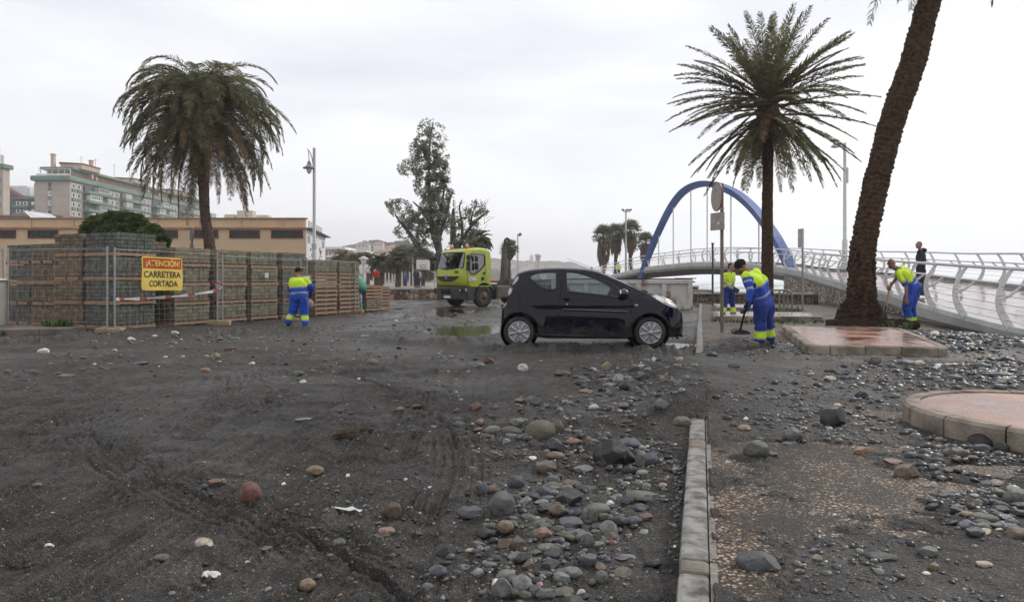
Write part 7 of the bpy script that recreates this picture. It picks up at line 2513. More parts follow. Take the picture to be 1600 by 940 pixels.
  for i in range(len(arc) - 1):
   for j in range(4): fs.append((i * 4 + j,i * 4 + (j + 1) % 4,(i + 1) * 4 + (j + 1) % 4,(i + 1) * 4 + j))
  mb.add(vs,fs); mb.build("mudguard",mat("mudguard_grey",(.07,.07,.07),.5),root)
  mb = MB(); mb.box((-.66,sg * 1.03,.62),(.04,.45,.50)); mb.build("mud_flap",BLACKP,root)
  wheel(root,(0,sg * 1.0,.52),.52,.30,sg,mat("truck_rim",(.13,.085,.06),.7,var=.4,scale=10),"truck")
  # mirrors
  mb = MB(); mb.box((1.18,sg * 1.38,2.33),(.12,.20,.22),ch=.04); mb.box((1.18,sg * 1.38,1.95),(.12,.22,.45),ch=.05); mb.tube([(1.0,sg * 1.12,2.46),(1.18,sg * 1.36,2.44)],.02); mb.tube([(1.05,sg * 1.13,1.80),(1.18,sg * 1.36,1.80)],.02); mb.build("mirror",BLACKP,root)
 # the door side mirror as seen over the window
 mb = MB(); mb.box((.62,1.30,2.27),(.10,.18,.24),ch=.05); mb.box((.62,1.30,1.93),(.10,.20,.34),ch=.05); mb.tube([(.9,1.14,2.4),(.62,1.28,2.4)],.02); mb.build("mirror",BLACKP,root)
 mb = MB(); mb.tube(catmull([(1.05,-.86,2.68),(1.35,-.80,2.62),(1.52,-.70,2.42)],4),.03); mb.ball((1.55,-.66,2.32),(.10,.14,.09),n=8); mb.build("front_mirror",BLACKP,root)
 mb = MB(); mb.tube([(1.1,.10,2.60),(1.32,.10,2.48)],.02); mb.ball((1.36,.10,2.32),(.06,.10,.12),n=8); mb.build("front_mirror",BLACKP,root)
 mb = MB(); mb.tube([(1.36,-.7,1.84),(1.40,-.1,1.83)],.014); mb.tube([(1.40,-.05,1.83),(1.37,.6,1.83)],.014); mb.build("wiper",BLACKP,root)
 for y in (-.62,.52):
  mb = MB(); mb.lathe([(.085,2.76),(.085,2.84)],c=(.55,y,0),n=14); be = mb.build("beacon_base",BLACKP,root)
  mb = MB(); mb.lathe([(.075,2.84),(.08,2.93),(.05,3.0),(.005,3.02)],c=(.55,y,0),n=14); mb.build("beacon",mat("beacon_orange",(.75,.20,.015),.2,coat=1.0,var=.1),be)
 mb = MB(); mb.box((.15,.45,2.86),(.2,.2,.07),ch=.02); mb.tube([(-.3,.98,2.78),(-.3,.98,3.0)],.03); mb.tube([(-.3,-.98,2.78),(-.3,-.98,3.0)],.03); mb.build("roof_horn",BLACKP,root)
 # interior
 mb = MB(); mb.box((-.34,0,1.9),(.06,2.15,1.5)); mb.box((.3,0,1.05),(1.3,2.1,.1)); mb.box((1.02,0,1.62),(.34,2.0,.30),ch=.05)
 for y in (-.6,.6): mb.box((.05,y,1.75),(.16,.5,.75),ch=.06); mb.box((.02,y,2.22),(.10,.28,.2),ch=.04); mb.box((.28,y,1.35),(.45,.5,.15),ch=.05)
 mb.build("cab_interior",mat("interior_dark",(.03,.03,.032),.8),root)
 # chassis
 CHM = mat("chassis_dust",(.11,.092,.075),.8,col2=(.16,.14,.115),scale=4)
 mb = MB()
 for y in (-.42,.42): mb.box((-3.3,y,.86),(6.6,.09,.26))
 for k in range(6): mb.box((-.8 - k * 1.1,0,.86),(.10,.84,.18))
 mb.box((-3.2,0,1.05),(6.4,1.1,.08)); mb.build("chassis_frame",DARKM,root)
 mb = MB(); mb.box((-1.28,.86,.72),(.85,.55,.60),ch=.06); mb.build("fuel_tank",CHM,root)
 mb = MB(); mb.box((-1.95,.90,.68),(.36,.46,.66),ch=.04); mb.box((-2.6,.90,.66),(.75,.42,.50),ch=.04); mb.build("tool_box",CHM,root)
 mb = MB(); mb.box((-1.28,-.86,.72),(1.2,.55,.60),ch=.06); mb.build("battery_box",CHM,root)
 mb = MB(); mb.box((-.78,.55,1.22),(.55,1.0,.10),ch=.03); mb.build("red_cover",mat("cover_red",(.33,.02,.02),.4),root)
 for x in (-3.6,-4.95):
  for sg in (-1,1):
   wheel(root,(x,sg * .95,.52),.52,.34,sg,mat("truck_rim"),"truck")
   mb = MB(); arc = [(x + .60 * math.cos(a),sg * .95,.55 + .60 * math.sin(a)) for a in np.linspace(R(20),R(160),9)]
   mb.tube(arc,.04,n=4,flat=(6,.6)); mb.build("mudguard",mat("mudguard_grey"),root)
 # hook arm
 HK = mat("hook_grey",(.085,.08,.075),.6,var=.25,scale=3)
 mb = MB()
 x0 = -2.38
 vs = [(x0 - .17,-.17,1.1),(x0 + .17,-.17,1.1),(x0 + .17,.17,1.1),(x0 - .17,.17,1.1),(x0 - .11,-.10,2.95),(x0 + .07,-.10,2.95),(x0 + .07,.10,2.95),(x0 - .11,.10,2.95)]
 mb.add(vs,[(3,2,1,0),(4,5,6,7),(0,1,5,4),(1,2,6,5),(2,3,7,6),(3,0,4,7)])
 mb.build("hook_arm",HK,root)
 mb = MB(); mb.tube(catmull([(x0 - .02,0,2.93),(x0 - .02,0,3.2),(x0 - .05,0,3.32),(x0 - .18,0,3.42),(x0 - .34,0,3.36),(x0 - .36,0,3.28)],4),[.06] * 20 + [.035],n=8); mb.build("hook",DARKM,root)
 mb = MB(); mb.box((-4.3,0,1.22),(3.9,.7,.22)); mb.box((-3.1,.0,1.15),(1.6,.95,.16)); mb.tube([(x0 - .3,.3,1.15),(-4.8,.3,1.3)],.08); mb.build("lift_frame",HK,root)
build_truck()
# ================================================================ PEOPLE
def capsule(mb,p0,r0,p1,r1,n=14,sq=1.0,m=0):
 p0,p1 = Vector(p0),Vector(p1)
 d = p1 - p0
 L = d.length
 t = d.normalized() if L > 1e-6 else Vector((0,0,1))
 u = t.orthogonal().normalized(); v = t.cross(u)
 vs,fs = [],[]
 prof = []
 for i in range(5): 
  a = -PI / 2 + (PI / 2) * i / 4
  prof.append((p0 + t * math.sin(a) * r0,r0 * math.cos(a)))
 for i in range(1,5):
  a = (PI / 2) * i / 4
  prof.append((p1 + t * math.sin(a) * r1,r1 * math.cos(a))) if i else None
 prof.insert(5,(p1,r1))
 for c,r in prof:
  r = max(r,1e-4)
  for k in range(n):
   a = 2 * PI * k / n
   vs.append(c + u * math.cos(a) * r + v * math.sin(a) * r)
 for i in range(len(prof) - 1):
  for k in range(n):
   a = i * n + k; b = i * n + (k + 1) % n
   fs.append((a,b,b + n,a + n))
 fs.append(tuple(reversed(range(n)))); L0 = (len(prof) - 1) * n
 fs.append(tuple(L0 + k for k in range(n)))
 mb.add(vs,fs,m,True)
def frame(fwd,up=(0,0,1)):
 f = Vector(fwd).normalized(); s = f.cross(Vector(up)).normalized(); u = s.cross(f)
 return Matrix((s,f,u)).transposed()      # columns: right, forward, up
def remeshed(mb,voxel,name,mats,parent,matfn=None,fold=0.0,fsc=9.0,smooth=2,seed=0,stretch=(1,1,.5)):
 me = mb.mesh(name + "_src",mats)
 ob = bpy.data.objects.new(name + "_src",me); COL.objects.link(ob)
 r = ob.modifiers.new("r",'REMESH'); r.mode = 'VOXEL'; r.voxel_size = voxel; r.use_smooth_shade = True
 s = ob.modifiers.new("s",'SMOOTH'); s.iterations = smooth; s.factor = .5
 dg = bpy.context.evaluated_depsgraph_get()
 nm = bpy.data.meshes.new_from_object(ob.evaluated_get(dg))
 bpy.data.objects.remove(ob)
 nm.name = name
 if fold:
  off = Vector((seed * 7.1,seed * 3.3,0))
  for v in nm.vertices:
   p = Vector((v.co.x * stretch[0],v.co.y * stretch[1],v.co.z * stretch[2])) * fsc + off
   k = mnoise.noise(p) + .5 * mnoise.noise(p * 2.1)
   k = k - abs(mnoise.noise(p * 1.3 + Vector((5,5,5)))) * .9
   v.co += v.normal * k * fold
 nm.materials.clear()
 for mt in (mats if isinstance(mats,(list,tuple)) else [mats]): nm.materials.append(mt)
 if matfn:
  idx = np.zeros(len(nm.polygons),dtype=np.int32)
  for i,p in enumerate(nm.polygons): idx[i] = matfn(p.center)
  nm.polygons.foreach_set("material_index",idx)
 nm.polygons.foreach_set("use_smooth",np.ones(len(nm.polygons),dtype=bool))
 nm.update()
 return link(name,nm,parent)
HV = mat("hivis_yellow",(.50,.72,.025),.75,col2=(.58,.80,.04),scale=5)
BLU = mat("work_blue",(.014,.055,.33),.75,col2=(.022,.080,.42),scale=5)
BLU2 = mat("work_blue_trousers",(.011,.024,.150),.8,col2=(.017,.036,.20),scale=5)
REF = mat("reflective_grey",(.25,.27,.28),.4,col2=(.34,.36,.37),scale=20)
SKIN = mat("skin_tan",(.30,.150,.095),.5,col2=(.36,.19,.125),scale=6)
SKIN2 = mat("skin_brown",(.20,.095,.060),.5,col2=(.26,.13,.085),scale=6)
HAIRD = mat("hair_dark",(.012,.010,.009),.7,var=.4,scale=60,bump=.4,bscale=200)
HAIRG = mat("hair_grey",(.12,.115,.11),.8,var=.3,scale=60,bump=.4,bscale=200)
SHOE = mat("shoe_dark",(.022,.018,.016),.6,var=.4,scale=20)
SHOEM = mat("shoe_muddy",(.10,.085,.06),.8,var=.4,scale=20)
GLOVEB = mat("glove_dark_blue",(.015,.022,.055),.7,var=.3,scale=20)
GLOVEG = mat("glove_grey",(.20,.195,.18),.8,col2=(.30,.29,.27),scale=14)
def seg_t(p,a,b):
 a,b = Vector(a),Vector(b); d = b - a
 t = (p - a).dot(d) / d.length_squared
 q = a + d * min(1,max(0,t))
 return t,(p - q).length
def hand(mb,wrist,d,palm_n,side,L=.185,curl=.9,spread=.12,thumb_out=.6):
 """five bent fingers: d direction of the hand, palm_n the way the palm faces, side +1/-1 where the thumb sits"""
 d = Vector(d).normalized(); n = Vector(palm_n).normalized(); n = (n - d * n.dot(d)).normalized()
 s = d.cross(n).normalized() * side
 w = Vector(wrist)
 pc = w + d * L * .26
 for k in (-1.5,-.5,.5,1.5):
  capsule(mb,w + s * k * .012,.019,w + d * L * .50 + s * k * .021,.0145,n=8)
 lens = {1.5: .38,.5: .45,-.5: .42,-1.5: .33}
 for k,fl in lens.items():
  p = w + d * L * .50 + s * k * .021
  dd = (d + s * spread * k * .5).normalized()
  ang = 0
  r = .0108
  for j,(fr,cu) in enumerate(((.46,.55),(.31,.75),(.23,.55))):
   ang += cu * curl
   e = p + (dd * math.cos(ang) + n * math.sin(ang)) * L * fl * fr * 1.15
   capsule(mb,p,r,e,r * .92,n=7)
   p = e; r *= .92
 # thumb from the side of the palm near its base
 p = w + d * L * .14 + s * .030
 e = p + (d * .62 + s * thumb_out + n * .45).normalized() * L * .22
 capsule(mb,p,.0155,e,.0125,n=8)
 e2 = e + (d * .75 + s * .1 + n * .75 * curl).normalized() * L * .19
 capsule(mb,e,.0125,e2,.0105,n=8)
def head(mb,c,M,sc=1.0):
 """skull, jaw, nose, ears, brow; M columns right, forward, up"""
 def q(x,y,z): return Vector(c) + M @ Vector((x,y,z)) * sc
 mb.ball(q(0,-.008,.030),(.075 * sc,.092 * sc,.088 * sc),n=12,M=M)
 mb.ball(q(0,.022,-.035),(.058 * sc,.066 * sc,.070 * sc),n=12,M=M)
 capsule(mb,q(-.022,.058,-.082),.022 * sc,q(.022,.058,-.082),.022 * sc,n=8)
 capsule(mb,q(0,.084,.022),.0105 * sc,q(0,.108,-.020),.0165 * sc,n=8)
 capsule(mb,q(-.014,.092,-.024),.010 * sc,q(.014,.092,-.024),.010 * sc,n=8)
 capsule(mb,q(-.036,.076,.034),.013 * sc,q(.036,.076,.034),.013 * sc,n=8)
 capsule(mb,q(-.020,.084,-.052),.0085 * sc,q(.020,.084,-.052),.0085 * sc,n=8)
 for s in (-1,1):
  mb.ball(q(.077 * s,-.008,.0),(.012 * sc,.021 * sc,.032 * sc),n=6,M=M)
  mb.ball(q(.040 * s,.052,-.020),(.026 * sc,.03 * sc,.03 * sc),n=8,M=M)
def person(name_label,base,J,fwd_head,hair="beanie",skin=SKIN,top="jacket",sleeves="long",gloves=None,topmat=None,topfn=None,legfn=None,
   legmats=None,shoes=SHOE,hands=None,neck_up=(0,0,1),cat="person",beard=None,group=None,voxel=.013,bulk=1.0,head_up=(0,0,1),hair_mat=HAIRD,tuck=.18,seed=0,hem=.0):
 """J: joints in metres, image frame (x right, y away, z up), relative to base"""
 J = {k: Vector(v) for k,v in J.items()}
 root = thing("person",name_label,cat,base,0,group)
 Mh = frame(fwd_head,head_up)
 pel,ch,nk,hd = J["pelvis"],J["chest"],J["neck"],J["head"]
 B = bulk
 lat = (J["shR"] - J["shL"]).normalized()
 # ---- body: one continuous figure
 b = MB()
 head(b,hd,Mh)
 capsule(b,nk - (hd - nk) * .2,.060,hd - Mh @ Vector((0,.012,.05)),.052)
 capsule(b,pel + lat * .05,.105,ch + lat * .06,.110); capsule(b,pel - lat * .05,.105,ch - lat * .06,.110)
 capsule(b,ch,.11,nk,.065)
 for s in "LR":
  sh,el,wr = J["sh" + s],J["el" + s],J["wr" + s]
  hp,kn,an,to = J["hip" + s],J["kn" + s],J["an" + s],J["to" + s]
  capsule(b,ch,.085,sh,.055)
  capsule(b,sh,.050,el,.040); capsule(b,el,.041,wr,.027)
  capsule(b,pel,.095,hp,.088); capsule(b,hp,.085,kn,.055); capsule(b,kn,.056,an,.038); capsule(b,an,.040,to,.032)
  if hands and not gloves: hand(b,wr,*hands[s])
 bo = remeshed(b,min(voxel,.0105) if hands and not gloves else voxel,"body",skin,root,smooth=1)
 # eyes and brows
 for s in (-1,1):
  e = MB(); e.ball(hd + Mh @ Vector((.030 * s,.083,.018)),(.011,.006,.006),n=6,M=Mh); e.build("eye",mat("eye_dark",(.015,.010,.008),.2),bo)
 e = MB()
 for s in (-1,1): capsule(e,hd + Mh @ Vector((.018 * s,.092,.040)),.004,hd + Mh @ Vector((.046 * s,.080,.040)),.004,n=6)
 e.build("eyebrows",hair_mat,bo)
 e = MB(); capsule(e,hd + Mh @ Vector((-.020,.094,-.053)),.0035,hd + Mh @ Vector((.020,.094,-.053)),.0035,n=6); e.build("mouth",mat("lip_dark",(.14,.05,.04),.6),bo)
 # ---- hair
 if hair == "beanie":
  h = MB(); h.ball(hd + Mh @ Vector((0,-.014,.048)),(.090,.104,.088),n=12,M=Mh)
  remeshed(h,.012,"beanie",mat("beanie_black",(.010,.010,.011),.95,var=.3,scale=40),root,matfn=None,smooth=1,fold=.004,fsc=24)
 elif hair == "short":
  h = MB(); h.ball(hd + Mh @ Vector((0,-.022,.046)),(.080,.090,.080),n=12,M=Mh); h.ball(hd + Mh @ Vector((0,-.050,.0)),(.070,.058,.07),n=10,M=Mh)
  remeshed(h,.011,"hair",hair_mat,root,smooth=1,fold=.003,fsc=30)
 elif hair == "bald":
  h = MB(); h.ball(hd + Mh @ Vector((0,-.045,-.015)),(.0755,.060,.045),n=10,M=Mh); remeshed(h,.011,"cropped_hair",hair_mat,root,smooth=1)
 if beard:
  h = MB(); h.ball(hd + Mh @ Vector((0,.034,-.068)),(.056,.058,.042),n=10,M=Mh); remeshed(h,.010,"beard",beard,root,smooth=1)
 # ---- top
 if top:
  t = MB()
  capsule(t,pel + lat * .075 + Vector((0,0,hem)),.125 * B,ch + lat * .075,.132 * B); capsule(t,pel - lat * .075 + Vector((0,0,hem)),.125 * B,ch - lat * .075,.132 * B)
  mid = pel.lerp(ch,.45); fwd_t = (ch - pel).normalized().cross(lat)
  capsule(t,mid,.140 * B,ch,.135 * B)
  capsule(t,ch,.13 * B,nk - (hd - nk) * .12,.075)
  for s in "LR":
   sh,el,wr = J["sh" + s],J["el" + s],J["wr" + s]
   capsule(t,ch.lerp(nk,.35),.105,sh,.082 * B)
   capsule(t,sh,.080 * B,el,.062 * B if sleeves == "long" else .066)
   if sleeves == "long": capsule(t,el,.062 * B,wr - (wr - el).normalized() * .02,.043 * B)
  if sleeves == "short":
   # cut: stop sleeve above the elbow
   t = MB()
   capsule(t,pel + lat * .070 + Vector((0,0,hem)),.125 * B,ch + lat * .072,.130 * B); capsule(t,pel - lat * .070 + Vector((0,0,hem)),.125 * B,ch - lat * .072,.130 * B)
   capsule(t,mid,.138 * B,ch,.134 * B); capsule(t,ch,.125 * B,nk - (hd - nk) * .10,.068)
   for s in "LR":
    sh,el = J["sh" + s],J["el" + s]
    capsule(t,ch.lerp(nk,.35),.10,sh,.078); capsule(t,sh,.076,sh.lerp(el,.78),.066)
  def fn(p):
   ta,da = seg_t(p,pel,ch.lerp(nk,.55))
   best = ("T",ta,da - .13)
   for s in "LR":
    a,c_,w_ = J["sh" + s],J["el" + s],J["wr" + s]
    t1,d1 = seg_t(p,a,c_); t2,d2 = seg_t(p,c_,w_)
    if t1 > .12 and d1 - .07 < best[2]: best = ("U",t1,d1 - .07)
    if d2 - .055 < best[2]: best = ("F",t2,d2 - .055)
   return topfn(best[0],best[1],p)
  remeshed(t,voxel,top,topmat,root,matfn=fn if topfn else None,fold=.022,fsc=8,smooth=2,seed=seed)
 # ---- trousers
 t = MB()
 capsule(t,pel + lat * .07,.122 * B,pel - lat * .07,.122 * B)
 capsule(t,pel,.125 * B,pel.lerp(ch,tuck),.120 * B)
 for s in "LR":
  hp,kn,an = J["hip" + s],J["kn" + s],J["an" + s]
  capsule(t,pel.lerp(hp,.3),.112 * B,hp,.112 * B); capsule(t,hp,.110 * B,kn,.086 * B); capsule(t,kn,.086 * B,an + Vector((0,0,.035)),.078 * B)
  capsule(t,an + Vector((0,0,.045)),.080 * B,an + Vector((0,0,.0)),.070 * B)
 def lf(p):
  best = (None,9,9)
  for s in "LR":
   t1,d1 = seg_t(p,J["kn" + s],J["an" + s])
   if d1 < best[2]: best = (s,t1,d1)
  return legfn(best[1],p)
 remeshed(t,voxel,"trousers",legmats,root,matfn=lf if legfn else None,fold=.030,fsc=7,smooth=2,seed=seed + 3)
 # ---- shoes, one each
 for s in "LR":
  an,to = J["an" + s],J["to" + s]
  t = MB(); f = (to - an); f.z = 0
  f.normalize()
  capsule(t,an + Vector((0,0,-.015)),.052,an + Vector((0,0,-.045)) - f * .035,.048)
  capsule(t,an + Vector((0,0,-.04)),.050,to + Vector((0,0,.005)),.044)
  so_ = Vector((an.x,an.y,min(an.z,to.z) - .055))
  t.box(((an.x + to.x) / 2 - f.x * .02,(an.y + to.y) / 2 - f.y * .02,to.z - .038),(.27,.095,.035),rot=math.atan2(f.y,f.x),ch=.015)
  remeshed(t,.012,"shoe",shoes,root,smooth=1)
 if gloves:
  for s in "LR":
   t = MB(); hand(t,J["wr" + s],*hands[s])
   d = Vector(hands[s][0]).normalized()
   capsule(t,J["wr" + s] - d * .05,.040,J["wr" + s] + d * .03,.032)
   remeshed(t,.0075,"glove",gloves,root,smooth=1)
 return root
def legs_band(bl,g,y,b0=.36):
 return lambda t,p: 1 if (b0 < t < b0 + .085 or b0 + .42 < t < b0 + .50) else (2 if b0 + .085 <= t <= b0 + .42 else 0)
LM = [BLU2,REF,HV]
# A: bending worker with shovel, in front (image frame; base between the feet)
gA = Vector((P(1192,438,11.25).x,11.25,.125))
def jA(px,py,dy=0.0):       # joint from the photograph, at the worker's own distance
 p = P(px,py,11.25 + dy); return p - gA + Vector((0,0,0))
JA = dict(head=jA(1158,417,-.02),neck=jA(1170,428,0),chest=jA(1184,442,.0),pelvis=jA(1193,474,.05),
   shL=jA(1165,432,-.17),shR=jA(1182,426,.20),elL=jA(1170,452,-.22),wrL=jA(1169,448 + 14,-.25),
   elR=jA(1178,462,.12),wrR=jA(1164,482,.0),hipL=jA(1187,477,-.10),hipR=jA(1198,475,.14),knL=jA(1188,506,-.12),knR=jA(1201,503,.14),
   anL=jA(1188,534,-.10),anR=jA(1203,530,.20),toL=jA(1174,541,-.14),toR=jA(1194,538,.22))
for k,v in (("elL",jA(1168,446,-.25)),("wrL",jA(1168,454,-.28))): pass
JA["elL"] = jA(1168,447,-.22); JA["wrL"] = jA(1169,461,-.26)
JA["elL"] = JA["shL"] + (jA(1171,450,-.24) - JA["shL"]).normalized() * .27
JA["wrL"] = JA["elL"] + (jA(1168,474,-.30) - JA["elL"]).normalized() * .15
JA["elR"] = JA["shR"] + (jA(1180,462,.02) - JA["shR"]).normalized() * .31
JA["wrR"] = jA(1166,482,-.02)
def topA(part,t,p):
 if part == "T": return 1 if (.30 < t < .385 or .70 < t < .765) else (2 if t >= .765 else 0)
 if part == "U": return 1 if (.30 < t < .42 or .74 < t < .86) else 0
 return 0
dirsh = (jA(1154,524,-.10) - jA(1169,458,-.20))
person("worker in blue and yellow bending forward over a black shovel beside the sign post",gA,JA,(-.72,-.12,-.62),hair="beanie",skin=SKIN2,top="jacket",sleeves="long",
  gloves=GLOVEB,topmat=[BLU,REF,HV],topfn=topA,legfn=legs_band(0,1,2,.34),legmats=LM,shoes=SHOEM,
  hands={"L": ((-.15,-.3,-.9),(-.9,.1,.1),1,.17,1.5,.1,.6),"R": ((-.5,-.2,-.75),(-.8,-.3,.3),-1,.17,1.5,.1,.6)},
  beard=HAIRD,head_up=(-.5,0,.85),bulk=1.06,tuck=.10,seed=1,hem=-.02,neck_up=(0,0,1))
sA = thing("shovel","black flat shovel held to the ground by the bending worker","shovel",gA)
hA,bA = JA["wrL"] + Vector((-.05,-.07,-.05)),jA(1156,521,.62) + Vector((0,0,.03))
mb = MB(); d_ = (bA - hA).normalized(); mb.tube([hA - d_ * .12,bA],.017,n=8); mb.build("handle",mat("shovel_handle",(.030,.022,.020),.5),sA)
mb = MB()
vs,fs = [],[]
for i in range(9):
 a = PI * i / 8
 x = math.cos(a) * .155; z = math.sin(a) ** .7 * .075
 vs += [Vector((x,-.10 + .03 * math.sin(a),z - .005)),Vector((x * .9,.06,z + .02)),Vector((x * .9,.068,z + .02)),Vector((x,-.092 + .03 * math.sin(a),z - .005))]
for i in range(8):
 for j in range(4): fs.append((i * 4 + j,i * 4 + (j + 1) % 4,(i + 1) * 4 + (j + 1) % 4,(i + 1) * 4 + j))
fs += [(0,1,2,3),(35,34,33,32),tuple(range(0,36,4)),tuple(reversed(range(1,37,4)))]
mb.add([v + Vector((bA.x,bA.y,bA.z - .03)) for v in vs],fs); mb.build("blade",BLACKP,sA)
# B: standing worker, hi-vis polo, facing the viewer's left
YB = 20.4
gB = Vector((P(1139,438,YB).x,YB,.125))
def jB(px,py,dy=0.0): return P(px,py,YB + dy) - gB
JB = dict(head=jB(1142.5,417,-.03),neck=jB(1140,425),chest=jB(1138,434),pelvis=jB(1138,451),shL=jB(1133,430,-.13),shR=jB(1145.5,429,.10),elL=jB(1131.5,441,-.16),wrL=jB(1139,447,-.34),
   elR=jB(1146,440,.0),wrR=jB(1146.5,448.5,-.26),hipL=jB(1134.5,453,-.07),hipR=jB(1142,453,.07),knL=jB(1133,473,-.10),knR=jB(1144,472,.08),anL=jB(1129.5,491.5,-.12),anR=jB(1145.5,491,.10),toL=jB(1132.5,495.5,-.28),toR=jB(1151,494.5,.02))
def topB(part,t,p):
 if part == "T": return 1 if (.17 < t < .24 or .46 < t < .52) else (2 if t > .13 else 0)
 return 1 if .55 < t < .70 and part == "U" else 2
person("worker in yellow polo shirt and blue trousers standing by the sign post and looking right",gB,JB,(.55,-.80,-.10),hair="short",skin=SKIN,top="polo_shirt",sleeves="short",
  topmat=[BLU,REF,HV],topfn=topB,legfn=legs_band(0,1,2,.36),legmats=LM,gloves=GLOVEG,
  hands={"L": ((.7,-.5,-.35),(.2,.2,-1),-1,.17,.8,.1,.6),"R": ((.25,-.5,-.8),(-.6,.3,-.2),1,.17,.9,.1,.6)},seed=4,tuck=.2)
mb = MB(); mb.box((0,0,0),(.20,.10,.14),rot=Matrix.Rotation(R(30),3,'Y'),ch=.03); o = mb.build("work_pouch",mat("pouch_dark",(.03,.028,.025),.7)); o.location = gB + jB(1149.5,453,-.32)
tag(o,"small dark glove bundle gripped by the worker in the yellow polo shirt","glove bundle")
# C: bald worker leaning right with shovel
YC = 15.7
gC = Vector((P(1420,438,YC).x,YC,.13))
def jC(px,py,dy=0.0): return P(px,py,YC + dy) - gC
JC = dict(head=jC(1392.5,412,-.06),neck=jC(1401,419),chest=jC(1413,428),pelvis=jC(1428,447),shL=jC(1403.5,428,-.19),shR=jC(1409,419,.19),elL=jC(1416,448,-.26),wrL=jC(1416,466,-.30),
   elR=jC(1401,434,.10),wrR=jC(1391,447,-.02),hipL=jC(1424,450,-.10),hipR=jC(1432,449,.10),knL=jC(1416,477,-.16),knR=jC(1424,477,.08),anL=jC(1421,503,-.10),anR=jC(1426,502,.14),toL=jC(1411,508,-.2),toR=jC(1420,506,.08))
def topC(part,t,p):
 if part == "T": return 1 if (.17 < t < .27 or .36 < t < .44) else (2 if t >= .44 else 0)
 if part == "U": return 2 if t < .55 else (1 if t < .68 else 0)
 return 0
person("bald worker in yellow and blue leaning on a wooden shovel next to the leaning palm",gC,JC,(-.45,-.85,-.18),hair="bald",skin=SKIN2,top="polo_shirt",sleeves="short",
  topmat=[BLU,REF,HV],topfn=topC,legfn=lambda t,p: 2 if .72 < t < .95 else (1 if .66 < t <= .72 else 0),legmats=[BLU,REF,HV],hair_mat=HAIRG,beard=HAIRG,
  hands={"L": ((.05,-.1,-1),(.3,.6,0),-1,.18,.7,.15,.6),"R": ((-.5,-.3,-.7),(-.3,-.6,0),1,.18,1.5,.1,.6)},bulk=1.12,seed=8,tuck=.15)
sC = thing("shovel","wooden handled shovel leaned on by the bald worker","shovel",gC)
hC,bC = jC(1391.5,441,-.05),jC(1381,497,-.1)
mb = MB(); mb.tube([hC,hC.lerp(bC,.66)],.018,n=8); mb.build("handle",mat("handle_wood",(.36,.22,.10),.5),sC)
mb = MB(); mb.tube([hC.lerp(bC,.66),bC],.017,n=8); mb.prism([(bC.x - .10,bC.z - .03),(bC.x + .04,bC.z - .03),(bC.x + .02,bC.z + .10),(bC.x - .03,bC.z + .12)],bC.y - .1,bC.y + .06,'y'); mb.build("blade",DARKM,sC)
# D: worker seen from behind at the fence
YD = 18.3
gD = Vector((P(466,438,YD).x,YD,.0))
def jD(px,py,dy=0.0): return P(px,py,YD + dy) - gD
JD = dict(head=jD(466,425,.12),neck=jD(465.5,434,.05),chest=jD(466.5,444,.02),pelvis=jD(467,463,-.02),shL=jD(457.5,439,.05),shR=jD(477.5,438,.05),elL=jD(454,450,.18),wrL=jD(457,458,.42),
   elR=jD(486,448,.10),wrR=jD(485.5,458,.34),hipL=jD(461.5,466,-.02),hipR=jD(473,466,-.02),knL=jD(457.5,487,.06),knR=jD(476,487,.06),anL=jD(451.5,503,.0),anR=jD(476.5,505,.0),toL=jD(450,509,.12),toR=jD(477.5,511,.12))
def topD(part,t,p):
 if part == "T": return 1 if (.14 < t < .24 or .50 < t < .58) else (2 if t >= .58 else 0)
 if part == "U": return 2 if t < .5 else (1 if t < .66 else 0)
 return 0
person("worker in blue and yellow with black beanie seen from behind at the wire fence",gD,JD,(.35,.9,-.35),hair="beanie",skin=SKIN2,top="jacket",sleeves="long",
  topmat=[BLU,REF,HV],topfn=topD,legfn=lambda t,p: 1 if (.30 < t < .40 or .72 < t < .82) else (2 if .40 <= t <= .72 else 0),legmats=[BLU,REF,HV],shoes=SHOE,gloves=GLOVEB,
  hands={"L": ((.2,.7,-.5),(.5,0,-.5),1,.17,.8,.1,.6),"R": ((-.2,.7,-.5),(-.5,0,-.5),-1,.17,.8,.1,.6)},bulk=1.34,seed=12,tuck=.15)
# E: man in dark hoodie on the ramp
YE = 22.2
zE = .80
gE = Vector((P(1437,438,YE).x,YE,zE))
def jE(px,py,dy=0.0): return P(px,py,YE + dy) - gE
JE = dict(head=jE(1435.5,383,-.02),neck=jE(1438,390),chest=jE(1439,400),pelvis=jE(1438.5,421),shL=jE(1437,394,-.18),shR=jE(1440.5,394,.18),elL=jE(1435.5,407,-.25),wrL=jE(1430,413,-.34),elR=jE(1437,407,.2),wrR=jE(1430,414,.12),
   hipL=jE(1437,423,-.09),hipR=jE(1440,423,.09),knL=jE(1436,441,-.1),knR=jE(1439,441,.1),anL=jE(1438,456.5,-.1),anR=jE(1440,456.5,.1),toL=jE(1432,459,-.12),toR=jE(1434,459,.1))
HOOD = mat("hoodie_navy",(.016,.020,.032),.85,var=.2,scale=6); JEAN = mat("trousers_black",(.018,.017,.018),.85,var=.3)
eo = person("grey haired man in a dark navy hooded top on the bridge ramp",gE,JE,(-.95,-.2,-.02),hair="short",skin=SKIN,top="hooded_top",sleeves="long",topmat=[HOOD],legmats=[JEAN],hair_mat=HAIRG,
  hands={"L": ((-.6,-.2,-.5),(.2,.3,-1),1,.17,.9,.1,.6),"R": ((-.6,-.2,-.5),(.2,.3,-1),-1,.17,.9,.1,.6)},seed=15,bulk=1.05)
mb = MB(); mb.ball(jE(1442.5,391,0),(.10,.13,.08),n=10); mb.build("hood",HOOD,[o for o in eo.children if o.name.startswith("hooded_top")][0])
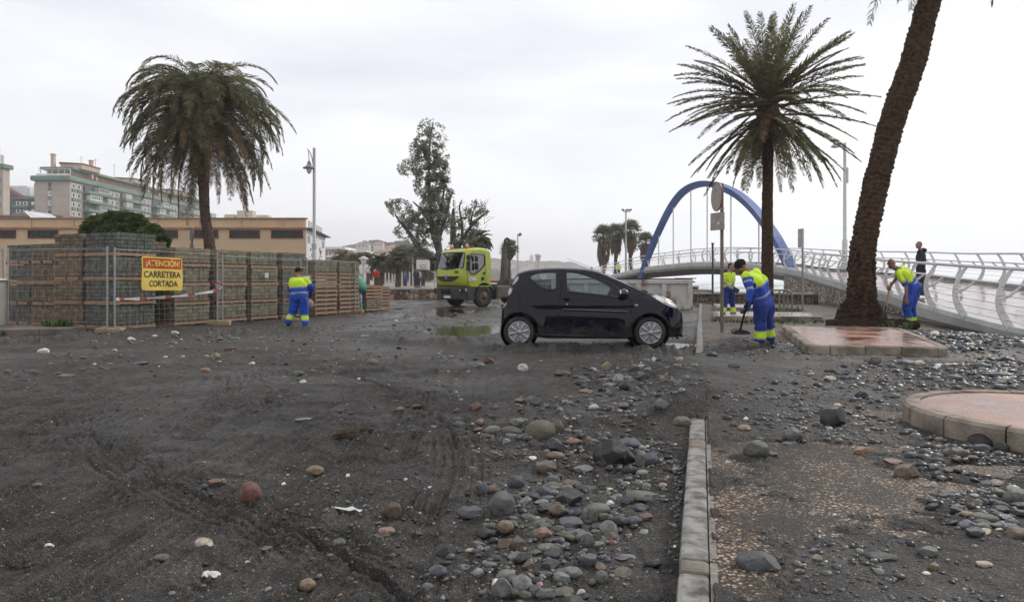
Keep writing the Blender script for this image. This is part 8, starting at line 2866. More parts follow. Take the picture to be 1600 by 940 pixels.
# small far figures, simple standing poses
def far_person(px,Y,z0,label,cols,look=1,grp=None,ht=1.72,seed=0,lean=0):
 g = Vector((P(px,438,Y).x,Y,z0)); k = ht / 1.75
 def v(x,y,z): return Vector((x * k,y * k,z * k))
 J = dict(head=v(.02 * look,-.02,1.62),neck=v(0,0,1.47),chest=v(0,0,1.27),pelvis=v(0,0,.93),shL=v(-.18,0,1.40),shR=v(.18,0,1.40),elL=v(-.25,0,1.13),wrL=v(-.18,-.12,.90),elR=v(.25,0,1.13),wrR=v(.20,-.15,.92),
    hipL=v(-.09,0,.90),hipR=v(.09,0,.90),knL=v(-.10,-.02,.50),knR=v(.10,.02,.50),anL=v(-.11,0,.09),anR=v(.11,.03,.09),toL=v(-.13,-.13,.045),toR=v(.15,-.12,.045))
 return person(label,g,J,(look * .8,-.6,-.1),hair="short",top="jacket",sleeves="long",topmat=[cols[0]],legmats=[cols[1]],voxel=.025,seed=seed,group=grp,bulk=1.08)
REDC = mat("coat_red",(.42,.025,.02),.8); DKC = mat("coat_dark",(.03,.033,.045),.8); BLC = mat("coat_blue",(.04,.10,.38),.8); WHC = mat("coat_white",(.45,.45,.45),.8); LBC = mat("trousers_mud",(.07,.06,.05),.8)
zb = float(np.interp(69,[p[1] for p in NEAR],[p[2] for p in NEAR]))
far_person(966,70.8,1.45,"tiny hi-vis figure walking on the far end of the footbridge",(HV,BLU2),1,ht=1.7)
far_person(588,58,.60,"tiny figure in a red coat beyond the green umbrella",(REDC,LBC),-1)
far_person(650.5,62,.60,"small figure in dark clothes on the promenade left of the large basketball board",(DKC,DKC),1)
far_person(653.6,62.6,.60,"small figure with a white top right behind the dark clothed one",(WHC,DKC),-1)
far_person(633.5,76,.60,"tiny figure in a blue jacket near the short yellowish palm",(BLC,LBC),1,ht=1.5)
# ================================================================ STONES
PAL = {
 "grey": (.105,.110,.108),"greygreen": (.115,.120,.098),"olive": (.092,.088,.058),"slate": (.062,.068,.080),"dark": (.028,.028,.028),
 "black": (.010,.010,.011),"pale": (.20,.205,.20),"white": (.52,.50,.46),"cream": (.42,.36,.27),"tan": (.21,.155,.095),
 "brown": (.095,.068,.048),"red": (.130,.056,.042),"orange": (.20,.105,.060),"pink": (.24,.145,.12),"darkred": (.07,.026,.022),
}
def stone_mat(name,use_attr):
 m = bpy.data.materials.new(name); m.use_nodes = True
 t = m.node_tree; b = t.nodes["Principled BSDF"]
 tc = node(t,"ShaderNodeTexCoord")
 if use_attr:
  src = node(t,"ShaderNodeAttribute",attribute_name="pc").outputs["Color"]
  geo = node(t,"ShaderNodeNewGeometry"); co = geo.outputs["Position"]; sc = 30
 else:
  oi = node(t,"ShaderNodeObjectInfo"); src = oi.outputs["Color"]
  ad = node(t,"ShaderNodeVectorMath",operation='ADD')
  t.links.new(tc.outputs["Object"],ad.inputs[0]); cb_ = node(t,"ShaderNodeCombineXYZ"); 
  mu = node(t,"ShaderNodeMath",operation='MULTIPLY'); t.links.new(oi.outputs["Random"],mu.inputs[0]); mu.inputs[1].default_value = 57
  t.links.new(mu.outputs[0],cb_.inputs[0]); t.links.new(cb_.outputs[0],ad.inputs[1]); co = ad.outputs[0]; sc = 2.2
 n1 = node(t,"ShaderNodeTexNoise",i_Scale=sc,i_Detail=8,i_Roughness=.65); t.links.new(co,n1.inputs["Vector"])
 k = ramp(t,n1.outputs["Fac"],[(.32,(.50,.48,.46)),(.52,(1,1,1)),(.70,(1.55,1.50,1.42))]).outputs[0]
 c = mixc(t,1.0,src,k,'MULTIPLY')
 if not use_attr:
  n2 = node(t,"ShaderNodeTexNoise",i_Scale=26,i_Detail=5,i_Roughness=.7); t.links.new(co,n2.inputs["Vector"])
  k2 = ramp(t,n2.outputs["Fac"],[(.35,(.75,.75,.75)),(.65,(1.25,1.25,1.25))]).outputs[0]
  c = mixc(t,1.0,c,k2,'MULTIPLY')
  w_ = node(t,"ShaderNodeTexWave",i_Scale=.35,i_Distortion=11,i_Detail=4); t.links.new(co,w_.inputs["Vector"])
  w_.inputs["Detail Scale"].default_value = 1.2
  v = ramp(t,w_.outputs["Fac"],[(.985,(0,0,0)),(.997,(.16,.16,.16))]).outputs[0]
  gt = node(t,"ShaderNodeMath",operation='GREATER_THAN'); t.links.new(oi.outputs["Random"],gt.inputs[0]); gt.inputs[1].default_value = .86
  v = mixc(t,gt.outputs[0],(0,0,0),v)
  c = mixc(t,v,c,(.36,.34,.30))
  bp = node(t,"ShaderNodeBump",i_Strength=.35,i_Distance=.03); t.links.new(n2.outputs["Fac"],bp.inputs["Height"]); t.links.new(bp.outputs[0],b.inputs["Normal"])
 t.links.new(c,b.inputs["Base Color"])
 r = ramp(t,n1.outputs["Fac"],[(.35,(.26,.26,.26)),(.6,(.55,.55,.55))]); t.links.new(r.outputs[0],b.inputs["Roughness"])
 return m
STONE = stone_mat("stone",False)
PEB = stone_mat("pebble",True)
def ico(sub):
 bm = bmesh.new(); bmesh.ops.create_icosphere(bm,subdivisions=sub,radius=1.0); bm.verts.index_update()
 V = np.array([v.co[:] for v in bm.verts]); Fc = np.array([[v.index for v in f.verts] for f in bm.faces]); bm.free()
 return V,Fc
IV4,IF4 = ico(4)
IV1,IF1 = ico(1)
IV2,IF2 = ico(2)
def cobble(V,seed,angular=.5,rough=.05):
 rng = np.random.default_rng(seed)
 P_ = V.copy()
 for k in range(int(5 + 7 * angular)):
  n = rng.normal(size=3); n /= np.linalg.norm(n)
  d = rng.uniform(.62,.95) if angular > .6 else rng.uniform(.78,.98)
  s = P_ @ n
  over = np.maximum(0,s - d)
  P_ -= n[None,:] * (over * (.92 if angular > .6 else .75))[:,None]
 if len(V) > 300:
  for i in range(len(P_)):
   q = Vector(V[i]) * 1.6 + Vector((seed * 3.1,0,0))
   P_[i] *= 1 + rough * 1.6 * mnoise.noise(q) + rough * .7 * mnoise.noise(q * 2.7) + rough * .35 * mnoise.noise(q * 7)
 else:
  P_ *= (1 + rng.uniform(-.08,.08,len(P_)))[:,None]
 P_[:,2] = np.maximum(P_[:,2],-.75)
 ext = (P_.max(0) - P_.min(0)) / 2; P_ = (P_ - (P_.max(0) + P_.min(0)) / 2) / ext
 return P_
def mesh_of(V,Fc,name):
 me = bpy.data.meshes.new(name); me.from_pydata(V.tolist(),[],Fc.tolist()); me.materials.append(STONE)
 me.polygons.foreach_set("use_smooth",np.ones(len(Fc),dtype=bool)); me.update(); return me
ROUND = [mesh_of(cobble(IV4,100 + i,.25,.05),IF4,"stone_round") for i in range(9)]
def sharpen(me,ang=.30):
 bm = bmesh.new(); bm.from_mesh(me)
 for e in bm.edges:
  if len(e.link_faces) == 2 and e.calc_face_angle(0) > ang: e.smooth = False
 bm.to_mesh(me); bm.free(); return me
ANG = [mesh_of(cobble(IV4,200 + i,.9,.04),IF4,"stone_angular") for i in range(8)]
for me_ in ANG: sharpen(me_)
def put_stone(px,py,wpx,hpx,col,label,ang=False,group=None,seed=None,name="stone",world=None,tilt=6,ratio=None):
 rnd = random.Random(seed if seed is not None else int(px * 31 + py * 17))
 z = .14 if (world is None and px > 800 + 1067 * .277) else .02
 if world is None:
  g = G(px,py + hpx * .32,z)
  z = Hs(g.x,g.y); g = G(px,py + hpx * .32,z)
  w_ = wpx * g.y / F; h_ = hpx * g.y / F
  d_ = w_ * rnd.uniform(.60,.85)
  tan_ = (EYE - z) / g.y                          # how much of the depth shows as height
  hz = max(h_ - d_ * tan_ * .55,h_ * .5) / .80
 else:
  g,w_,d_,hz = world; z = g.z
 me = rnd.choice(ANG if (ang or rnd.random() < .45) else ROUND)
 o = link(name,me)
 o.scale = (w_ / 2,d_ / 2,hz / 2)
 o.location = (g.x,g.y,z + hz * .26)
 o.rotation_euler = (R(rnd.uniform(-tilt,tilt)),R(rnd.uniform(-tilt,tilt)),R(rnd.uniform(-18,18)) + (PI if rnd.random() < .5 else 0))
 c = PAL[col] if isinstance(col,str) else col
 k = rnd.uniform(.62,1.45) if world is not None else rnd.uniform(.8,1.25)
 o.color = (c[0] * k,c[1] * k,c[2] * k,1)
 tag(o,label,"stone",group)
 return o
MANUAL = [
 (764,563,16,11,"darkred",1,"dark red brick-like stone, the nearest one below the car's rear wheel"),
 (748,570,21,8,"greygreen",0,"flat grey green stone touching the dark red brick-like stone"),
 (817,574,17,12,"white",0,"lone whitish rounded stone in front of the car's rear door"),
 (742,635,21,14,"red",1,"small brick red stone on open sand above the mossy boulder group"),
 (833,625,26,14,"grey",1,"grey folded stone lying by itself between the red stone and the white ones"),
 (812,624,18,6,"tan",0,"thin tan flat stone beside the grey folded stone"),
 (844,671,50,32,"olive",0,"large mossy olive boulder with an orange brown patch on its front"),
 (871,668,22,23,"olive",0,"ball shaped dark olive stone pressed against the mossy boulder"),
 (800,672,34,14,"olive",0,"long olive stone on the left flank of the mossy boulder"),
 (769,671,28,14,"greygreen",0,"rounded grey green stone at the left end of the mossy boulder group"),
 (808,659,22,13,"pale",1,"pale grey stone leaning behind the long olive one"),
 (822,682,18,12,"olive",0,"small olive stone tucked under the front of the mossy boulder"),
 (866,693,27,21,"slate",1,"wrinkled blue grey stone just in front of the mossy boulder"),
 (960,708,68,44,"black",1,"biggest glossy black boulder in the middle of the shingle"),
 (984,690,36,16,"slate",0,"blue grey stone resting behind the glossy black boulder"),
 (1017,716,32,21,"slate",0,"dark bluish round stone right of the glossy black boulder"),
 (1000,717,17,25,"greygreen",0,"upright grey green stone squeezed against the glossy black boulder"),
 (984,733,24,14,"dark",0,"dark round stone at the lower right of the glossy black boulder"),
 (1003,737,20,9,"pale",0,"small pale oval stone in front of the upright grey green one"),
 (869,710,29,12,"tan",0,"smooth tan oval stone in front of the wrinkled blue grey one"),
 (853,730,34,21,"brown",1,"dark brown faceted stone left of the black and white mottled one"),
 (912,731,34,14,(.16,.16,.155),1,"black and white mottled stone below the glossy black boulder"),
 (1066,657,29,15,"olive",0,"olive grey stone touching the road side of the kerb's buried end"),
 (1033,630,23,15,"grey",1,"angular grey stone above the olive stone by the kerb"),
 (984,600,36,19,"dark",1,"wet dark stone in the middle of the small pile before the front wheel"),
 (966,591,20,14,"pale",1,"pale pointed stone leaning on the wet dark stone before the front wheel"),
 (1004,590,22,13,"dark",0,"dark grey hump behind the wet dark stone before the front wheel"),
 (947,573,17,14,"tan",1,"tan triangular stone nearest the car's door sill"),
 (1023,563,10,10,"white",1,"white upright shell-like stone just in front of the car's front wheel"),
 (1003,572,13,7,"white",0,"white oval pebble in the pile in front of the car"),
 (990,574,17,11,"olive",0,"olive stone beside the white oval pebble in front of the car"),
 (917,610,25,7,"tan",1,"tan brick-shaped stone left of the wet dark pile"),
 (908,597,20,8,"dark",0,"flat black stone above the tan brick-shaped one"),
 (916,603,20,8,"slate",0,"flat slate stone between the black flat and the tan brick-shaped ones"),
 (879,582,26,8,"brown",0,"pair of flat brown slabs below the car's door, the left slab"),
 (953,600,22,6,"pink",0,"flat pinkish stone left of the pale pointed one"),
 (1054,598,20,8,"grey",0,"grey oval stone in the shingle close to the kerb end"),
 (1060,593,14,6,"white",0,"white flat stone behind the grey oval near the kerb end"),
 (928,635,16,9,"white",0,"pair of whitish stones below the wet dark pile"),
 (975,632,24,9,"grey",0,"long grey oval stone between the wet dark pile and the black boulder"),
 (895,688,25,8,"orange",0,"flat orange brown stone left above the glossy black boulder"),
 (911,703,13,8,"cream",0,"cream shell-like pebble with an orange centre"),
 (806,752,28,21,"slate",0,"dark slate egg with white veins above the big striped stone"),
 (784,785,43,37,(.105,.112,.100),0,"big round grey stone with a white banded left end"),
 (733,799,45,22,"slate",0,"wide blue slate stone left of the big banded one"),
 (755,764,18,20,"slate",0,"pointed slate stone behind the big banded one"),
 (770,763,24,12,"brown",0,"brown stone behind the right shoulder of the big banded one"),
 (749,758,13,15,"tan",0,"small upright tan stone behind the pointed slate stone"),
 (889,775,42,28,"dark",1,"dark double-humped stone at the top of the dense pile"),
 (864,756,33,12,"olive",0,"long olive stone, left of the two lying behind the double-humped stone"),
 (895,755,29,12,"olive",0,"long olive stone, right of the two lying behind the double-humped stone"),
 (850,768,30,22,"slate",1,"dark slate stone left of the double-humped stone"),
 (933,793,42,20,"greygreen",0,"smooth grey green loaf-shaped stone in the dense pile"),
 (1003,773,50,19,"greygreen",0,"long pale curved stone at the right edge of the dense pile"),
 (980,781,20,15,"grey",0,"grey stone under the left end of the long pale curved one"),
 (1000,791,28,15,"slate",1,"flat angular slate stone below the long pale curved one"),
 (951,825,30,27,(.125,.13,.125),0,"round grey boulder with a straight crack, right end of the dense pile"),
 (806,849,32,25,"brown",0,"grey brown stone with a thin pale vein"),
 (848,831,30,19,"pink",0,"pink stone in the middle of the dense pile"),
 (889,835,38,19,"greygreen",1,"flat grey green slab beside the pink stone"),
 (856,854,32,16,"greygreen",0,"pale grey green oval stone below the pink one"),
 (918,843,23,23,"grey",0,"grey double stone right of the flat grey green slab"),
 (934,840,14,20,"olive",0,"narrow olive stone leaning on the grey double stone"),
 (790,820,28,18,"tan",0,"tan and olive stone under a small reddish pebble"),
 (802,817,16,12,"greygreen",0,"small grey ball right of the tan and olive stone"),
 (695,859,31,21,"black",1,"black pyramid-shaped stone on bare sand left of the pile"),
 (784,916,34,36,"grey",1,"tall faceted grey stone at the bottom of the pile, left of its pair"),
 (816,909,32,27,"pale",1,"faceted pale edged stone at the bottom of the pile, right of its pair"),
 (838,921,24,22,"grey",0,"rounded grey stone on the right of the faceted pair"),
 (821,928,22,14,"olive",0,"low olive stone in front of the faceted pair"),
 (684,889,30,18,"slate",1,"dark slate stone at the lower left of the pile"),
 (667,914,20,12,"grey",0,"grey stone standing lowest left of the pile"),
 (748,893,21,15,"pale",0,"pale grey egg on the sand between slate stone and faceted pair"),
 (725,884,26,9,"grey",0,"thin grey stone left of the pale grey egg"),
 (940,900,21,21,"greygreen",0,"smooth grey green stone alone at the lower right of the pile"),
 (877,901,28,20,"pale",1,"pale triangular stone in front of a darker pair"),
 (880,892,36,14,"olive",0,"olive stone behind the pale triangular one"),
 (869,794,30,18,"brown",1,"brown block-shaped stone in the dense pile"),
 (613,795,30,25,"brown",1,"dark brown lone stone with a pointed right side on the tracked sand"),
 (604,829,26,15,"pink",1,"flat reddish pink stone left of the black pyramid-shaped one"),
 (595,834,24,10,"grey",0,"grey flat stone below the reddish pink one"),
 (908,926,16,14,"white",0,"white irregular stone at the bottom edge of the pile"),
 (847,814,36,13,"olive",0,"dark olive flat oval above the pink stone"),
 (892,815,38,17,"slate",1,"blue slate slab behind the pink stone"),
 (880,825,34,11,"brown",0,"brown flat stone between slate slab and green slab"),
 (953,787,14,13,"white",0,"white round pebble right of the loaf-shaped stone"),
 (927,808,17,24,"olive",0,"upright brown olive stone below the loaf-shaped one"),
 (915,805,16,20,"grey",0,"upright grey stone beside the brown olive one"),
 (873,848,10,13,"darkred",0,"small dark red stone in the dense pile"),
 (816,868,22,16,"olive",1,"brown olive stone below the grey brown veined one"),
 (766,880,22,9,"grey",0,"small grey oval between the veined stone and the faceted pair"),
 (1301,652,42,36,"dark",1,"dark grey pyramid-shaped boulder left of the round island"),
 (1239,677,33,21,"grey",0,"grey humped stone between the pyramid and the olive boulder"),
 (1181,700,42,28,(.078,.080,.060),0,"dark olive round boulder on the pebbly concrete beside the kerb"),
 (1205,708,20,8,"olive",0,"small flat olive stone at the foot of the dark olive round boulder"),
 (1190,686,19,9,"greygreen",0,"grey green stone behind the dark olive round boulder"),
 (1230,693,23,10,"slate",0,"slate oval right of the dark olive round boulder"),
 (1345,703,23,13,"orange",0,"orange tan stone in front of the dark pyramid"),
 (1416,738,37,27,"brown",1,"square brown stone with a white left face"),
 (1396,719,28,7,"red",0,"reddish flat stone behind the square brown one"),
 (1538,686,54,24,"black",0,"black wet slab leaning at the foot of the round island"),
 (1535,699,34,14,"dark",0,"dark oval stone in front of the black wet slab"),
 (1498,707,32,17,"brown",0,"brown grey flat stone left of the dark oval at the round island"),
 (1565,698,24,13,"dark",0,"dark stone right of the black wet slab"),
 (1147,570,18,12,"grey",0,"lone grey stone on the black sand below the bending worker"),
 (1112,553,20,9,"dark",0,"dark flat stone beside the kerb near the car's nose"),
 (1296,591,19,9,"cream",0,"cream white stone in front of the rectangular island"),
 (1366,563,21,14,"brown",0,"brown grey stone against the kerb of the rectangular island"),
 (1437,567,18,8,"cream",1,"cream and orange stone right of the brown grey one at the island"),
 (1416,565,28,9,"slate",0,"long flat slate stone left of the cream and orange one"),
 (1363,650,15,9,"red",0,"red brown pebble right of the dark pyramid"),
 (1163,668,20,11,"tan",1,"speckled tan stone near the kerb above the olive boulder"),
 (1346,617,20,13,"dark",1,"dark angular stone left of the round island's far side"),
 (1532,572,21,12,"grey",1,"grey stone standing in the shingle at the far right"),
 (1535,583,19,9,"olive",0,"olive oval below the grey standing stone at the far right"),
 (1490,590,26,10,"slate",0,"slate stone in the shingle behind the round island"),
 (1560,585,26,9,"grey",1,"flat grey stone right of the olive oval at the far right"),
 (1393,617,24,10,"grey",1,"angular grey stone just left of the round island's far kerb"),
 (1138,722,13,8,"white",0,"white oval pebble on the pebbly concrete beside the kerb"),
 (1184,875,68,40,(.055,.058,.060),1,"big squared dark stone with a light wet top, right of the kerb at the bottom"),
 (1376,866,50,14,"dark",0,"long flat charcoal stone at the bottom right"),
 (1449,860,30,17,(.13,.13,.12),1,"mottled black and white stone right of the long charcoal one"),
 (1277,870,16,12,"cream",0,"cream egg-shaped pebble between the squared stone and the long charcoal one"),
 (1272,859,17,9,"slate",0,"blue slate pebble behind the cream egg-shaped one"),
 (1459,884,15,12,"tan",0,"orange tan round pebble below the mottled stone"),
 (1460,758,14,15,"white",0,"white upright pebble right of the square brown stone"),
 (1558,753,21,12,"cream",1,"cream blocky stone near the right edge"),
 (1590,774,40,26,"greygreen",0,"large grey stone cut by the right edge of the picture, the upper one"),
 (1538,806,42,17,"olive",0,"flat olive brown slab, right one of a leaning pair"),
 (1514,801,28,12,"tan",0,"flat tan slab, left one of a leaning pair"),
 (1589,831,38,21,"brown",0,"brown grey stone cut by the right edge of the picture, the lower one"),
 (1577,821,30,13,"slate",0,"slate stone left of the lower right edge stone"),
 (1481,764,16,7,"orange",0,"small orange red flat pebble right of the white upright one"),
 (1471,773,18,9,"darkred",0,"dark red pebble below the orange red flat one"),
 (1538,880,23,10,"cream",1,"cream stone with grey end at the lower right"),
 (391,768,37,33,"red",0,"big brick red cleft stone sitting alone on the tracked sand"),
 (492,733,31,15,"tan",0,"tan and brown stone alone right of the cleft red one"),
 (319,846,31,16,"cream",1,"whitish tan split stone at the lower left"),
 (253,869,27,13,"grey",0,"grey flat stone at the lower left, below two smaller ones"),
 (253,841,15,11,"greygreen",0,"small grey round stone above the grey flat one at the lower left"),
 (480,911,27,19,"tan",0,"tan egg-shaped stone at the bottom centre left"),
 (529,845,24,14,"greygreen",0,"half buried grey round stone beside the long tyre groove"),
 (335,750,22,8,"orange",0,"thin orange stone upper left of the cleft red one"),
 (319,759,12,8,"slate",0,"tiny slate stone next to scattered shell chips left of the cleft red one"),
 (77,852,16,10,"white",1,"white shell-like stone at the far lower left"),
 (416,855,19,8,"grey",0,"grey flat stone left of the half buried round one"),
 (58,756,16,7,"grey",0,"half buried grey pebble at the left edge of the raked sand"),
 (68,548,17,9,"white",1,"white stone at the dark sand bank below the round bed"),
 (105,586,26,6,"tan",0,"flat tan stone left on the tracked sand"),
 (321,578,18,8,"orange",0,"bright orange flat stone in the middle distance left"),
 (336,556,16,10,"tan",1,"tan block-like stone above the bright orange one"),
 (255,567,28,5,"red",0,"thin reddish slab left of the tan block-like stone"),
 (359,545,17,6,"red",0,"reddish flat stone near the pallets, right of the tan block-like stone"),
 (220,567,23,6,"slate",0,"thin slate slab left of the thin reddish one"),
 (48,581,17,8,"slate",0,"grey slate stone at the far left of the tracked sand"),
 (12,581,12,8,"brown",0,"brown stone at the very left edge"),
 (311,529,11,7,"brown",0,"brown lump close to the pallet stacks"),
 (234,714,27,9,"dark",1,"pair of dark slate fragments on the raked sand"),
 (582,566,21,11,"brown",0,"brown grey rounded stone left of the dark sand ridge"),
 (475,654,25,6,"pale",0,"pale blue grey flat stone in the middle of the tracked sand"),
 (652,634,17,7,"red",0,"dull red flat stone beside the curved tyre edge"),
 (625,638,14,6,"orange",0,"orange pebble left of the dull red flat stone"),
 (465,583,20,8,"greygreen",0,"greenish grey stone in the middle distance centre left"),
 (473,596,12,7,"white",1,"white chip below the greenish grey stone"),
 (714,655,14,8,"grey",0,"grey round stone at the left rim of the shingle"),
 (718,662,18,10,"greygreen",0,"greenish stone below the grey round one at the left rim"),
 (749,659,12,9,"orange",0,"small orange stone at the left rim of the shingle"),
]
for (px,py,a,b_,col,an,lab) in MANUAL:
 put_stone(px,py,a,b_,col,lab,bool(an))
# ---- everything else: scattered stones; the largest are objects, the small ones one mass
rng = np.random.default_rng(42)
def wsample(n,px,py,rx,ry,z):
 cx,cy,ax,ay = ell(px,py,rx,ry,z)
 r = np.sqrt(rng.random(n)) ; a = rng.random(n) * 2 * PI
 r = r * (1 + .25 * rng.normal(size=n))
 x = cx + ax * r * np.cos(a); y = cy + ay * r * np.sin(a)
 x = x + (y - cy) * (cx / cy)
 return x,y
ZON = [  # px,py,rx,ry,z, n, size lo, hi, phrase, landmark
 (880,815,115,85,0,520,.018,.095,"the dense pile left of the kerb"),
 (800,880,120,60,0,170,.015,.070,"the stones below the dense pile"),
 (880,690,170,38,0,420,.020,.095,"the shingle round the black boulder"),
 (1010,735,65,45,0,420,.014,.075,"the shingle against the kerb"),
 (985,595,95,28,0,260,.030,.13,"the small pile before the car"),
 (960,640,130,26,0,220,.025,.10,"the sand above the black boulder"),
 (1370,660,190,34,.13,800,.014,.080,"the pavement left of the island"),
 (1510,712,100,28,.13,560,.016,.085,"the shingle below the round island"),
 (1540,790,80,40,.13,260,.018,.085,"the pavement near the right edge"),
 (1535,532,95,15,.13,1700,.04,.19,"the dark shingle between island and ramp"),
 (1570,580,90,22,.13,600,.04,.15,"the shingle behind the round island"),
 (1400,590,150,22,.13,420,.03,.13,"the debris before the rectangular island"),
 (1240,630,130,35,.13,420,.018,.08,"the sand covered pavement"),
 (1210,540,90,14,.13,320,.03,.14,"the debris at the bending worker's feet"),
 (1160,510,80,12,.13,300,.03,.12,"the pavement behind the sign post"),
 (1060,800,14,120,0,240,.012,.04,"the road side of the kerb"),
 (1300,870,180,60,.13,200,.012,.05,"the pavement at the bottom right"),
 (400,560,420,26,0,300,.03,.11,"the tracked sand before the pallets"),
 (250,530,260,8,0,150,.05,.20,"the rubbish beside the pallet row"),
 (620,620,200,40,0,170,.02,.07,"the sand left of the car"),
 (350,750,420,150,0,260,.010,.035,"the raked sand"),
 (740,510,220,18,0,260,.05,.16,"the mud between car and truck"),
]
islands_ = [((4.05,5.07),1.04,1.04),]
poly_isl = [(4.50,10.42),(6.50,10.08),(8.15,14.3),(6.02,15.3)]
X,Y_,SZ,ZI = [],[],[],[]
for zi,(px,py,rx,ry,z,n,lo,hi,ph) in enumerate(ZON):
 x,y = wsample(n,px,py,rx,ry,z)
 s_ = lo + (hi - lo) * rng.random(n) ** 3.6
 X.append(x); Y_.append(y); SZ.append(s_); ZI.append(np.full(n,zi))
# fine gravel everywhere near the viewer
n = 26000
yy_ = 2.2 + 17 * rng.random(n) ** 1.35; xx_ = (rng.random(n) * 2 - 1) * yy_ * .80
dens = fbm(xx_ * 1.2,yy_ * 1.2,300,4) + .35 * np.exp(-((xx_ - KX(yy_) + .8) / .8) ** 2) + .22 * (xx_ > KX(yy_)) - .1
keep = dens > rng.random(n) * .6 - .15
X.append(xx_[keep]); Y_.append(yy_[keep]); SZ.append((.006 + .022 * rng.random(keep.sum()) ** 2.5) * (1 + yy_[keep] * .10)); ZI.append(np.full(keep.sum(),-1))
X,Y_,SZ,ZI = map(np.concatenate,(X,Y_,SZ,ZI))
ok = (np.hypot(X - 4.05,Y_ - 5.07) > 1.06) & (Y_ > 2.0) & (Y_ < 60)
ok &= ~np.array([pin(a,b,poly_isl) for a,b in zip(X,Y_)])
s_k = (X - KX(Y_)) * .9637
ok &= ~((s_k > -.02) & (s_k < .17) & ((Y_ < 5.6) | (Y_ > 10.3)) & (rng.random(len(X)) < .93))
ok &= ~((np.abs(X - 1.4) < 1.9) & (np.abs(Y_ - 13.1) < .95))
rampx = np.interp(Y_,[p[1] for p in NEAR],[p[0] for p in NEAR])
ok &= (X < rampx - .05) | (Y_ < 11)
ok &= X < rampx + .2
X,Y_,SZ,ZI = X[ok],Y_[ok],SZ[ok],ZI[ok]
Zg = H(X,Y_)
right_ = X > KX(Y_) + .2
keys = ["grey","greygreen","olive","slate","dark","black","pale","white","cream","tan","brown","red","orange","pink"]
wt = np.array([17,11,9,16,25,10,4.5,2.6,1.3,2.6,6,.8,.5,.7]); wt /= wt.sum()
KI = rng.choice(len(keys),len(X),p=wt)
KI = np.where(right_ & (rng.random(len(X)) < .55),rng.choice([3,4,4,5,4],len(X)),KI)
show = SZ / Y_
order = np.argsort(-show)
N_OBJ = 300 - len(MANUAL) - 4
words = {"grey": "grey","greygreen": "grey green","olive": "dark olive","slate": "blue grey slate","dark": "charcoal","black": "black","pale": "pale grey","white": "white","cream": "cream","tan": "tan","brown": "brown","red": "reddish","orange": "orange","pink": "pinkish"}
rnd = random.Random(77)
used = 0
big = []
for i in order:
 if used >= N_OBJ: break
 if ZI[i] < 0: continue
 big.append(int(i)); used += 1
seen_l = {}
for i in big:
 s = float(SZ[i]); k = keys[KI[i]]; z_ = ZON[int(ZI[i])]
 rr_ = random.Random(i)
 flat = rr_.uniform(.35,.75); ang_ = rr_.random() < .6
 cx_,cy_,ax_,ay_ = ell(*z_[:5])
 fx_ = (float(X[i]) - (float(Y_[i]) - cy_) * cx_ / cy_ - cx_) / ax_; fy_ = (float(Y_[i]) - cy_) / ay_
 pos = ("far" if fy_ > .33 else "near" if fy_ < -.33 else "middle") + (" right" if fx_ > .3 else " left" if fx_ < -.3 else "")
 pos = {"middle": "centre","middle right": "right","middle left": "left"}.get(pos,pos)
 shape = "angular" if ang_ else ("flat" if flat < .5 else "rounded")
 base_l = f"{shape} {words[k]} stone, {pos} in {z_[8]}"
 c_ = seen_l.get(base_l,0); seen_l[base_l] = c_ + 1
 lab = base_l if c_ == 0 else ["smaller ","third largest ","fourth largest ","fifth largest "][min(3,c_ - 1)] + base_l
 put_stone(0,0,0,0,k,lab,ang_,"beach stones in " + z_[8],seed=i,
    world=(Vector((float(X[i]),float(Y_[i]),float(Zg[i]))),s,s * rr_.uniform(.6,.95),s * flat * .8),tilt=14)
big = set(big)
rest = np.array([i for i in range(len(X)) if i not in big])
